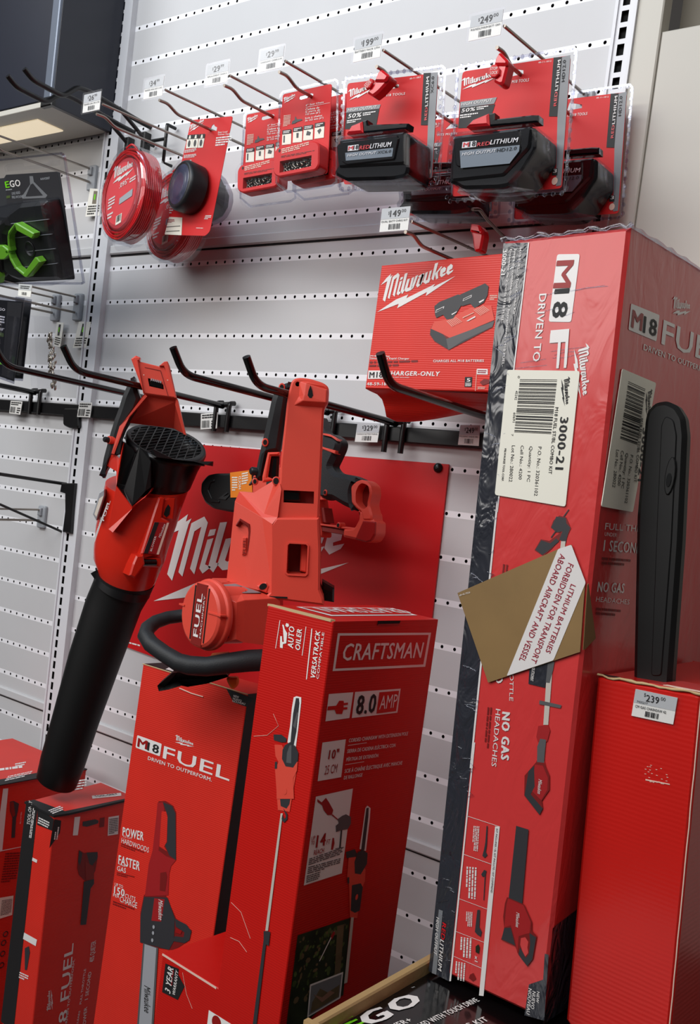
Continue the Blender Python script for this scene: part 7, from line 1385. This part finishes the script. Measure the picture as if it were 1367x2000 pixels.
# black intake with grille
mb = MB(); I_ = [(-0.0150,-0.0790),(0.1385,-0.1030),(-0.0158,-0.0839),(0.1399,-0.1082),(-0.0118,-0.0967),(0.1368,-0.1180),(-0.0078,-0.1095),(0.1278,-0.1380),(0.0048,-0.1533),(0.1170,-0.1731),(0.0087,-0.1903),(0.1111,-0.1805)]
R_ = [ringpx(I_[2 * i], I_[2 * i + 1], w_, t_, d_) for i, (w_, t_, d_) in enumerate(((-.066, .42, 1), (-.064, .42, 1), (-.064, .36, .97), (-.066, .3, .95), (-.07, .25, .95), (-.074, .22, .9)))]
top = R_[0]; cen = sum(top, Vector()) / 40
inner = [p + (cen - p) * .12 for p in top]; deep = [p + (cen - p) * .16 + Vector((0, 0, -.03)) for p in top]
mb.loft([deep, inner, top], 'black', True, (False, False)); mb.loft(R_, 'black', True, (False, False)); mb.add(deep, [tuple(range(40))], 'dark_void')
ik = mb.build('intake', bw)
mb = MB(); gx = (inner[0] - inner[20]); gy = (inner[10] - inner[30]); hx, hy = gx / 2, gy / 2; nrm = gx.cross(gy).normalized()
if nrm.z < 0: nrm = -nrm
for k in range(-4, 5):
    a = k / 4.7; h = math.sqrt(max(0, 1 - a * a))
    mb.tube([cen + hx * a - hy * h + nrm * .001, cen + hx * a + hy * h + nrm * .001], .0014, 'grip_dark', 5)
for k in range(-7, 8):                                    # slanting bars make the diamond pattern
    a = k / 6.6; d = Vector((.64, .77)); nn = Vector((-.77, .64)); h2 = 1 - a * a
    if h2 <= 0.02: continue
    h = math.sqrt(h2); p0 = nn * a - d * h; p1 = nn * a + d * h
    mb.tube([cen + hx * p0.x + hy * p0.y + nrm * .0005, cen + hx * p1.x + hy * p1.y + nrm * .0005], .0014, 'grip_dark', 5)
mb.loft([[p + nrm * .0 for p in top], [p + nrm * .003 for p in [q + (cen - q) * .03 for q in top]], [q + (cen - q) * .12 + nrm * .002 for q in top]], 'grip_dark', True, (False, False))
sub(mb, 'grille', ik, bw)
mb = MB()
mb.shell(BL, [(0.0459,-0.1069,.052),(0.0552,-0.1214,.052),(0.0489,-0.1234,.050),(0.0441,-0.1162,.048),(0.1415,-0.1174,.0),(0.1558,-0.1154,-.012),(0.1560,-0.1241,-.012),(0.1449,-0.1238,.0),(0.1211,-0.1203,.018),(0.0854,-0.1212,.038)], [(0, 1, 3), (1, 2, 3), (0, 1, 9), (9, 1, 8), (8, 4, 7), (4, 5, 6, 7)], -.06, 'black')
mb.prism(BL, [(0.0405,-0.1181),(0.0462,-0.1214),(0.0512,-0.1194),(0.0504,-0.1235),(0.0968,-0.1231),(0.1418,-0.1201),(0.1398,-0.1263),(0.1000,-0.1280),(0.0522,-0.1287)], -.06, -.0, 'black', .002); sub(mb, 'rim_lugs', ik, bw)
# V-shaped black duct that runs down into the red shell
mb = MB()
mb.shell(BL, [(-0.0139,-0.0993,-.01),(0.0190,-0.1064,.010),(0.0335,-0.1128,.018),(0.0434,-0.1301,.020),(0.0479,-0.1774,.012),(0.0384,-0.1866,.012),(0.0179,-0.2158,.012),(0.0122,-0.2138,.010),(-0.0097,-0.1900,-.004),(-0.0175,-0.1789,-.012),(-0.0019,-0.1876,.002),(0.0126,-0.1146,-.012),(-0.0018,-0.1810,-.016)],
  [(0, 11, 12, 9), (11, 1, 10, 12), (1, 2, 3, 4, 5, 6, 10), (9, 12, 10, 8), (8, 10, 6, 7)], -.07, 'black')
mb.build('air_duct', bw, bevel=.001)
# battery foot and neck frame
mb = MB()
foot = [(-0.0133,0.0519),(-0.0055,0.0591),(0.0031,0.0568),(0.0025,0.0509),(0.0008,0.0494),(0.0385,0.0453),(0.0408,0.0482),(0.0531,0.0560),(0.0570,0.0491),(0.0766,-0.0085),(0.0167,-0.0080)]
rec = [(0.0084,0.0443),(0.0401,0.0428),(0.0600,-0.0070),(0.0574,-0.0073),(0.0336,-0.0063),(0.0103,0.0388)]
pit = [(0.0206,0.0212),(0.0248,0.0212),(0.0263,0.0177),(0.0429,0.0167),(0.0499,0.0129),(0.0514,0.0046),(0.0248,0.0069)]
mb.prism(BL, foot, -.010, .008, 'tool_red', .002, holes=[pit]); mb.prism(BL, poly_off(pit, -.001), -.006, .001, 'dark_void')
mb.prism(BL, [(0.0252,0.0175),(0.0471,0.0146),(0.0494,0.0059),(0.0267,0.0087)], .001, .0105, 'black_gloss', .001)
for k in range(6):
    a = [(0.0268,0.0172),(0.0306,0.0167),(0.0308,0.0093),(0.0276,0.0099)][0]; b = [(0.0471,0.0146)][0]; f = k / 6; mb.prism(BL, [(a[0] + (b[0] - a[0]) * f, a[1] + (b[1] - a[1]) * f), (a[0] + (b[0] - a[0]) * f + .002, a[1] + (b[1] - a[1]) * f), (a[0] + (b[0] - a[0]) * f + .002, a[1] + (b[1] - a[1]) * f + .004), (a[0] + (b[0] - a[0]) * f, a[1] + (b[1] - a[1]) * f + .004)], .004, .0115, 'grey_light')
mb.prism(BL, [(-0.0058,0.0551),(0.0032,0.0563),(0.0025,0.0509),(-0.0001,0.0500),(0.0166,-0.0075),(0.0160,-0.0086)], .006, .013, 'tool_red', .001); mb.prism(BL, [(0.0385,0.0453),(0.0467,0.0543),(0.0531,0.0560),(0.0766,-0.0085),(0.0735,-0.0089),(0.0507,0.0416),(0.0476,0.0465)], .006, .013, 'tool_red', .001)
for P in ([(0.0128,0.0404),(0.0414,0.0383),(0.0415,0.0372),(0.0129,0.0394)], [(0.0414,0.0377),(0.0424,0.0384),(0.0617,-0.0073),(0.0606,-0.0075)]): mb.prism(BL, P, .006, .0088, 'tool_red_dark')
for c in [(0.0128,0.0259),(0.0568,0.0223)]: mb.prism(BL, ell(c[0], c[1], .0012, .0012, 8), .006, .0086, 'scuff')
mb.build('battery_foot', bw, bevel=.0008)
mb = MB()   # open neck between foot and intake
mb.shell(BL, [(0.0172,-0.0079,.006),(0.0770,-0.0090,.006),(0.0992,-0.0727,-.01),(0.0919,-0.0687,-.03),(0.0739,-0.0618,-.05),(0.0191,-0.0566,-.05),(-0.0119,-0.0631,-.03),(-0.0169,-0.0787,.0),(-0.0126,-0.0612,.004),(0.0751,-0.0137,-.004),(0.0202,-0.0120,-.004)], [(0, 10, 9, 1), (10, 6, 5, 4, 3, 9), (0, 8, 7, 6, 10), (1, 9, 3, 2)], -.06, 'tool_red')
mb.shell(BL, [(0.0189,-0.0090,.009),(0.0231,-0.0119,.009),(-0.0051,-0.0538,.008),(-0.0132,-0.0760,.008),(-0.0251,-0.1252,.006),(-0.0304,-0.1245,.006),(-0.0210,-0.0730,.006),(-0.0123,-0.0600,.008)], [(0, 1, 2, 7), (7, 2, 3, 6), (6, 3, 4, 5)], -.004, 'tool_red')
mb.shell(BL, [(0.0753,-0.0089,.009),(0.0779,-0.0091,.009),(0.1002,-0.0727,-.006),(0.0956,-0.0720,-.006),(0.0750,-0.0205,.004)], [(0, 1, 4), (1, 2, 3, 4)], -.02, 'tool_red')
mb.build('neck', bw)
# black soft grip behind the frame
mb = MB(); gp = [(-0.0060,0.0247),(0.0040,-0.0044),(0.0106,-0.0173),(0.0051,-0.0387),(-0.0054,-0.0587),(-0.0138,-0.0783),(-0.0188,-0.1003),(-0.0230,-0.1248),(-0.0306,-0.1417),(-0.0383,-0.1560),(-0.0429,-0.1739),(-0.0470,-0.1598),(-0.0452,-0.1329),(-0.0390,-0.0922),(-0.0333,-0.0623),(-0.0285,-0.0431),(-0.0231,-0.0159),(-0.0150,0.0111)]
mb.prism(BL, round_poly(gp, .004), -.045, -.004, 'grip_dark', .008); mb.build('grip', bw, bevel=.003, seg=3)
mb = MB(); c = [(-0.0382,-0.1001)][0]; mb.lathe(BL.pt(c[0] + .004, c[1], -.006), (BL.N * .6 - BL.U * .8), [(.0075, -.004), (.0075, .006)], 'tool_red', 16); mb.lathe(BL.pt(c[0] + .004, c[1], -.006), (BL.N * .6 - BL.U * .8), [(.0052, .004), (.0052, .014), (.004, .016)], 'grip_dark', 16)
mb.prism(BL, [(-0.0209,-0.0979),(-0.0169,-0.0934),(-0.0141,-0.0997),(-0.0147,-0.1237),(-0.0231,-0.1261),(-0.0232,-0.1181)], -.02, .004, 'grip_dark', .001); mb.build('trigger', bw)
# shoulder relief, left label, right plate
mb = MB()
mb.shell(BL, [(-0.0351,-0.1261,-.006),(-0.0220,-0.1259,-.002),(-0.0150,-0.1318,.004),(-0.0102,-0.1022,.010),(-0.0145,-0.1744,.008),(-0.0147,-0.1824,.010),(0.0190,-0.2167,.022),(0.0402,-0.1969,.020),(0.0509,-0.1783,.016),(0.0489,-0.1853,.014),(0.0191,-0.2207,.019),(-0.0118,-0.2688,.012),(-0.0211,-0.2641,.004),(-0.0151,-0.1852,.004),(-0.0186,-0.1562,.0),(-0.0405,-0.1468,-.010)], [(15, 14, 1, 0), (1, 14, 4, 2), (2, 4, 3), (14, 13, 5, 4), (13, 12, 11, 10, 6, 5), (10, 9, 8, 7, 6)], -.06, 'tool_red_gloss')
sub(mb, 'shoulder', bd, bw)
mb = MB()
FL = Frame(BL.pt(0, 0, -.002), BL.U, BL.V, BL.N)
lb = [(-0.0491,-0.2523),(-0.0554,-0.2423),(-0.0479,-0.2013),(-0.0385,-0.1961),(-0.0384,-0.2041)]
mb.prism(BL, [(-0.0473,-0.2521),(-0.0553,-0.2410),(-0.0475,-0.1999),(-0.0389,-0.1921),(-0.0377,-0.2040)], -.05, -.0185, 'grey_light', .001); mb.prism(BL, [(-0.0480,-0.2455),(-0.0522,-0.2406),(-0.0464,-0.2104),(-0.0397,-0.2043),(-0.0398,-0.2083)], -.02, -.018, 'label')
mb.text(BL, 'FUEL', [(-0.0302,-0.2501),(-0.0219,-0.2115),(-0.0350,-0.2493)], 'logo_white', .012, .02, .2); mb.poly(BL, [(-0.0453,-0.2962),(-0.0451,-0.2827),(-0.0285,-0.2163),(-0.0269,-0.2167),(-0.0426,-0.2892)], 'logo_white', .006)
mb.text(BL, 'MILWAUKEE', [(-0.0433,-0.2906),(-0.0343,-0.2438),(-0.0460,-0.2895)], 'logo_white', .006, .02, .2)
sub(mb, 'side_label', bd, bw)
mb = MB()
rib = [(0.0588,-0.1960),(0.0626,-0.1929),(0.0935,-0.1924),(0.0942,-0.1977),(0.0939,-0.2319),(0.0574,-0.2326)]
mb.prism(BR_, [(0.0345,-0.3116),(0.0586,-0.1947),(0.0640,-0.1928),(0.0712,-0.1947),(0.0699,-0.2314),(0.0856,-0.2381),(0.0857,-0.2463),(0.0737,-0.3018),(0.0378,-0.3046)], -.03, .0045, 'tool_red_gloss', .003)
mb.prism(BR_, [(0.0677,-0.2005),(0.0810,-0.1937),(0.0936,-0.1932),(0.0942,-0.2346),(0.0728,-0.2325)], -.03, -.002, 'tool_red_gloss', .002); mb.prism(BR_, [(0.0804,-0.2060),(0.0852,-0.2109),(0.0851,-0.2245),(0.0796,-0.2305),(0.0740,-0.2256),(0.0763,-0.2145)], -.03, -.001, 'dark_void')
mb.prism(BR_, [(0.0556,-0.2409),(0.0849,-0.2395),(0.0709,-0.3015),(0.0408,-0.3011)], .0, .0062, 'pic_red', .0005); mb.prism(BR_, [(0.0556,-0.2414),(0.0639,-0.2409),(0.0491,-0.3010),(0.0413,-0.3006)], .006, .0066, 'ink')
mb.text(BR_, 'BLOWER', [(0.0558,-0.2964),(0.0620,-0.2674),(0.0521,-0.2959)], 'logo_white', .0072, .03); mb.logo(BR_, [(0.0591,-0.2717),(0.0729,-0.2461),(0.0686,-0.2446)], 'logo_white', .0072) if False else mb.text(BR_, 'Milwaukee', [(0.0701,-0.2700),(0.0769,-0.2438),(0.0650,-0.2693)], 'logo_white', .0072, .0, .2)
mb.poly(BR_, [(0.0658,-0.3011),(0.0793,-0.2400),(0.0835,-0.2399),(0.0703,-0.3013)], 'scuff', .0068)
mb.build('rating_plate', bw)
mb = MB(); mb.prism(BR_, [(0.0256,-0.3056),(0.0391,-0.3032),(0.0413,-0.3111),(0.0438,-0.3204),(0.0276,-0.3486),(0.0162,-0.3440),(0.0206,-0.3221)], -.03, .014, 'tool_red_gloss', .003); mb.prism(BR_, [(0.0398,-0.3099),(0.0787,-0.3083),(0.0812,-0.3177),(0.0765,-0.3262),(0.0445,-0.3271)], -.04, .0, 'tool_red_gloss', .002)
a, b = [(0.0436,-0.3188),(0.0685,-0.3170)]; mb.tube([BR_.pt(a[0], a[1], .0015), BR_.pt(b[0], b[1], .0005)], .0062, 'black_gloss', 14); mb.build('tube_latch', bw)

# ---------------------------------------------------------------- left bay: clear packs
EB = FR['EB']
t = thing('edger_blister_pack', tuple(EB.pt(0.02, 0.0, 0)), 'wide clear blister pack with black and lime green tool head, cut by the left edge', 'blister pack')
card = [(-0.1422,0.0003),(0.0001,-0.0000),(0.0097,0.0057),(0.1789,0.0017),(0.1904,-0.0009),(0.1581,-0.2059),(0.1547,-0.2090),(-0.2025,-0.2203)]
mb = MB(); mb.prism(EB, card, 0, .001, 'card_grey')
mb.poly(EB, [(0.0091,0.0045),(0.1828,0.0010),(0.1815,-0.0542),(-0.0153,-0.0531)], 'pic_dark', .0012)
mb.text(EB, 'E', [(-0.0021,-0.0197),(0.0130,-0.0190),(0.0022,-0.0065)], 'green', .0016, .04, .15); mb.text(EB, 'GO', [(0.0144,-0.0191),(0.0524,-0.0186),(0.0192,-0.0056)], 'logo_white', .0016, .04, .15)
mb.text(EB, 'LINE HEAD', [(0.0143,-0.0344),(0.0445,-0.0333),(0.0159,-0.0288)], 'grey_light', .0016, .02); mb.text(EB, 'PRE-WOUND 16 FT', [(0.0118,-0.0419),(0.0725,-0.0412),(0.0134,-0.0364)], 'grey_light', .0016, .02)
mb.text(EB, 'AAH2007', [(0.1236,-0.0111),(0.1553,-0.0109),(0.1246,-0.0067)], 'grey_light', .0016, .02)
mb.prism(EB, [(-0.0071,-0.0354),(0.0072,-0.0348),(0.0049,-0.0398),(-0.0094,-0.0404)], .001, .0016, 'leaf'); mb.lines(EB, [(-0.0047,-0.0252),(0.0323,-0.0251),(-0.0031,-0.0217)], 1, 'grey_light', .0016, 3)
mb.poly(EB, [(0.0898,-0.0015),(0.1013,-0.0022),(0.1001,-0.0132),(0.1339,-0.0409),(0.1255,-0.0454),(0.0467,-0.0435),(0.0464,-0.0392),(0.0851,-0.0173)], 'grey', .0015); mb.poly(EB, [(0.0873,-0.0174),(0.0954,-0.0159),(0.1191,-0.0402),(0.0596,-0.0398)], 'pic_dark', .0018)
mb.build('printed_card', t)
mb = MB()
hd = [(0.0074,-0.0801),(0.0380,-0.0631),(0.0799,-0.0496),(0.1716,-0.0476),(0.1719,-0.0784),(0.1675,-0.1108),(0.1671,-0.1387),(0.1658,-0.1695),(0.1591,-0.2033),(0.0124,-0.2058),(-0.0217,-0.1975),(-0.0394,-0.1837),(-0.0209,-0.1322)]
mb.prism(EB, round_poly(hd, .006), .001, .038, 'grip_dark', .008)
for P in ([(0.0391,-0.0864),(0.1704,-0.0821),(0.1697,-0.0838),(0.0382,-0.0884)], [(0.0169,-0.1158),(0.1683,-0.1108),(0.1677,-0.1123),(0.0161,-0.1176)], [(0.0712,-0.1433),(0.1682,-0.1392),(0.1676,-0.1407),(0.0704,-0.1451)], [(0.0085,-0.1772),(0.1641,-0.1682),(0.1635,-0.1697),(0.0076,-0.1791)]): mb.prism(EB, P, .036, .0395, 'grey', .0008)
mb.prism(EB, [(-0.1774,-0.0680),(-0.0249,-0.0789),(0.0074,-0.0801),(0.0313,-0.0731),(0.0369,-0.0915),(0.0129,-0.1091),(0.0070,-0.1328),(-0.0318,-0.1564),(-0.0407,-0.1864),(-0.0784,-0.1946),(-0.2422,-0.1940)], .001, .045, 'black', .008)
hm = mb.build('guard_body', t, bevel=.0015)
mb = MB(); c = [(0.0829,-0.1388)][0]; mb.lathe(EB.pt(c[0], c[1], .038), EB.N, [(.0165, .0), (.0165, .002), (.0135, .003), (.013, .001), (.006, .001)], 'grip_dark', 24); sub(mb, 'hub', hm, t)
mb = MB()
P = [(0.2006,-0.1040,.052),(0.1498,-0.0840,.052),(0.1148,-0.1032,.05),(0.1032,-0.1337,.048),(0.1115,-0.1617,.05),(0.1423,-0.1783,.052),(0.1967,-0.1496,.052)]
fr2 = EB.off(.045)
arms = [(0.0829,-0.0840),(0.1343,-0.1061),(0.1304,-0.1123),(0.1221,-0.1167),(0.0765,-0.0992),(0.0758,-0.0902),(0.0472,-0.1074),(0.0425,-0.1151),(0.0380,-0.1308),(0.0377,-0.1387),(0.0305,-0.1426),(0.0336,-0.1546),(0.0431,-0.1721),(0.0639,-0.1843),(0.1160,-0.1532),(0.1227,-0.1528),(0.1318,-0.1626),(0.0726,-0.1938),(0.0645,-0.1937),(0.0365,-0.1766),(0.0265,-0.1572),(0.0277,-0.1385),(0.0393,-0.1098),(0.0470,-0.0996),(0.0760,-0.0846)]
mb.prism(EB, arms, .040, .056, 'green_tool', .002)
mb.build('green_band', t)
mb = MB(); tab = [(-0.0470,-0.1268),(0.0117,-0.1276),(0.0302,-0.1381),(0.0345,-0.1440),(0.0057,-0.1569),(-0.0539,-0.1574),(-0.0570,-0.1505)]; hl = [(-0.0398,-0.1318),(-0.0113,-0.1319),(-0.0168,-0.1525),(-0.0458,-0.1534)]; h2 = ell(*[(0.0202,-0.1419)][0], .0035, .0035, 10)
mb.prism(EB, round_poly(tab, .003), .045, .054, 'green_tool', .002, holes=[hl, h2]); 
for P in ([(-0.0758,-0.0851),(-0.0273,-0.0841),(-0.0381,-0.1157),(-0.0615,-0.1165),(-0.0847,-0.1037)], [(-0.2311,-0.1723),(-0.0761,-0.1737),(-0.0793,-0.1806),(-0.2348,-0.1795)], [(-0.0675,-0.1710),(-0.0452,-0.1699),(-0.0444,-0.1947),(-0.0555,-0.2086),(-0.0800,-0.2086)]): mb.prism(EB, P, .03, .050, 'green_tool', .002)
mb.build('green_tab', t)
mb = MB(); O = [(-0.1240,0.0358),(0.0060,0.0373),(0.2092,0.0356),(0.2160,0.0323),(0.2201,0.0274),(0.1884,-0.2158),(0.1808,-0.2190),(-0.2025,-0.2203)]
n = len(O); ins = poly_off(O, .004)
for i in range(n):
    mb.prism(EB, [O[i], O[(i + 1) % n], ins[(i + 1) % n], ins[i]], .0, .004, 'clear_rim')
mb.prism(EB, O, -.001, 0, 'clear')
dm = [(-0.1705,-0.0546),(0.0144,-0.0544),(0.0728,-0.0455),(0.1723,-0.0459),(0.1743,-0.0514),(0.1612,-0.2033),(0.1452,-0.2112),(-0.2010,-0.2173)]
mb.prism(EB, dm, .001, .062, 'dome', .010, back=False)
mb.prism(EB, [(0.0171,0.0216),(0.0282,0.0259),(0.0772,0.0251),(0.0784,0.0177),(0.1653,0.0193),(0.1708,0.0225),(0.1995,0.0217),(0.1958,0.0125),(0.1583,0.0126),(0.1573,0.0102),(0.0843,0.0112),(0.0170,0.0116)], .0, .008, 'clear', .003); mb.build('clear_shell', t)

def small_pack(label, P, y, seed, cat='blister pack'):
    fr = Frame((0, y, 0), (1, 0, 0), (0, 0, 1), (0, -1, 0)); q = lerp4(P)
    c = q(.5, .97); t = thing('chain_blister_pack', (c[0], y, c[1]), label, cat, 'small clear packs under the wide blister pack')
    mb = MB(); mb.prism(fr, P, 0, .001, 'card_grey')
    mb.poly(fr, [q(.45, .02), q(.97, .02), q(.97, .985), q(.45, .985)], 'ink', .0014)
    mb.text(fr, 'E', [q(.05, .86), q(.14, .86), q(.05, .895)], 'green', .0016, .04); mb.text(fr, 'GO', [q(.15, .86), q(.38, .86), q(.15, .895)], 'logo_white', .0016, .04)
    mb.lines(fr, [q(.04, .66), q(.4, .66), q(.04, .80)], 4, 'logo_white', .0016, seed); mb.text(fr, '18"', [q(.24, .60), q(.4, .60), q(.24, .635)], 'logo_white', .0016, .03)
    mb.poly(fr, [q(.02, .52), q(.4, .52), q(.4, .57), q(.02, .57)], 'leaf', .0016); mb.poly(fr, [q(.0, .16), q(.42, .16), q(.42, .3), q(.0, .3)], 'green', .0016)
    mb.build('printed_card', t)
    mb = MB(); mb.prism(fr, [q(-.04, -.03), q(1.04, -.03), q(1.04, 1.05), q(-.04, 1.05)], .001, .0022, 'clear_rim'); mb.prism(fr, [q(.5, .03), q(.93, .03), q(.93, .8), q(.5, .8)], .0022, .018, 'dome', .004, back=False); mb.build('clear_shell', t)
    return t
small_pack('narrow dark blister pack with green label at the left frame edge under the wide pack', [(-0.0658,1.7290),(0.0165,1.7149),(0.0221,1.8810),(-0.0791,1.8884)], -.24, 4)
small_pack('second narrow dark blister pack just behind the left edge one', [(-0.0534,1.7261),(0.0031,1.7249),(0.0054,1.8854),(-0.0489,1.8919)], -.21, 5)
# bagged saw chain: bright links hanging in clear film
t = thing('bagged_saw_chain', (-.197, -.2, 1.90), 'bright steel saw chain hanging in a clear bag left of the narrow card', 'saw chain')
mb = MB(); rnd = random.Random(8); a = [(0.0672,1.8231),(0.0998,1.7109)]
for k in range(44):
    f = k / 43; c = Vector(a[0]) * (1 - f) + Vector(a[1]) * f + Vector((rnd.uniform(-.009, .009) * (1 - abs(f - .5)), 0))
    fr = Frame((0, -.2 + rnd.uniform(-.004, .004), 0), (1, 0, 0), (0, 0, 1), (0, -1, 0)); mb.prism(fr, ell(c.x, c.y, .0058, .0026, 8, rnd.uniform(.6, 2.4)), -.0015, .0015, 'chain_steel', .0006)
mb.build('links', t)
mb = MB(); fr = FR['Y-.2']; mb.prism(fr, [(0.0313,1.7087),(0.1123,1.7095),(0.0782,1.8569),(-0.0077,1.8615)], -.008, .010, 'clear', .004); mb.build('clear_bag', t)
P = [(0.0607,1.8841),(0.1041,1.8801),(0.1063,1.9048),(0.0601,1.9080)]; q = lerp4(P); fr = FR['Y-.28']
t = thing('price_tag', (q(.5, .5)[0], -.28, q(.5, .5)[1]), 'small grey price tag just below the wide clear blister pack at left', 'price tag')
mb = MB(); mb.prism(fr, P, 0, .0008, 'tag_paper'); mb.poly(fr, [q(0, .5), q(1, .5), q(1, 1), q(0, 1)], 'tag_grey', .0011); mb.lines(fr, [q(.15, .6), q(.85, .6), q(.15, .9)], 2, 'ink', .0014, 2); mb.bars(fr, [q(.3, .1), q(.7, .1), q(.3, .35)], 'ink', 10, .0014, 4); mb.build('card', t)
for o in bpy.data.objects:
    if '_o' in o: del o['_o']
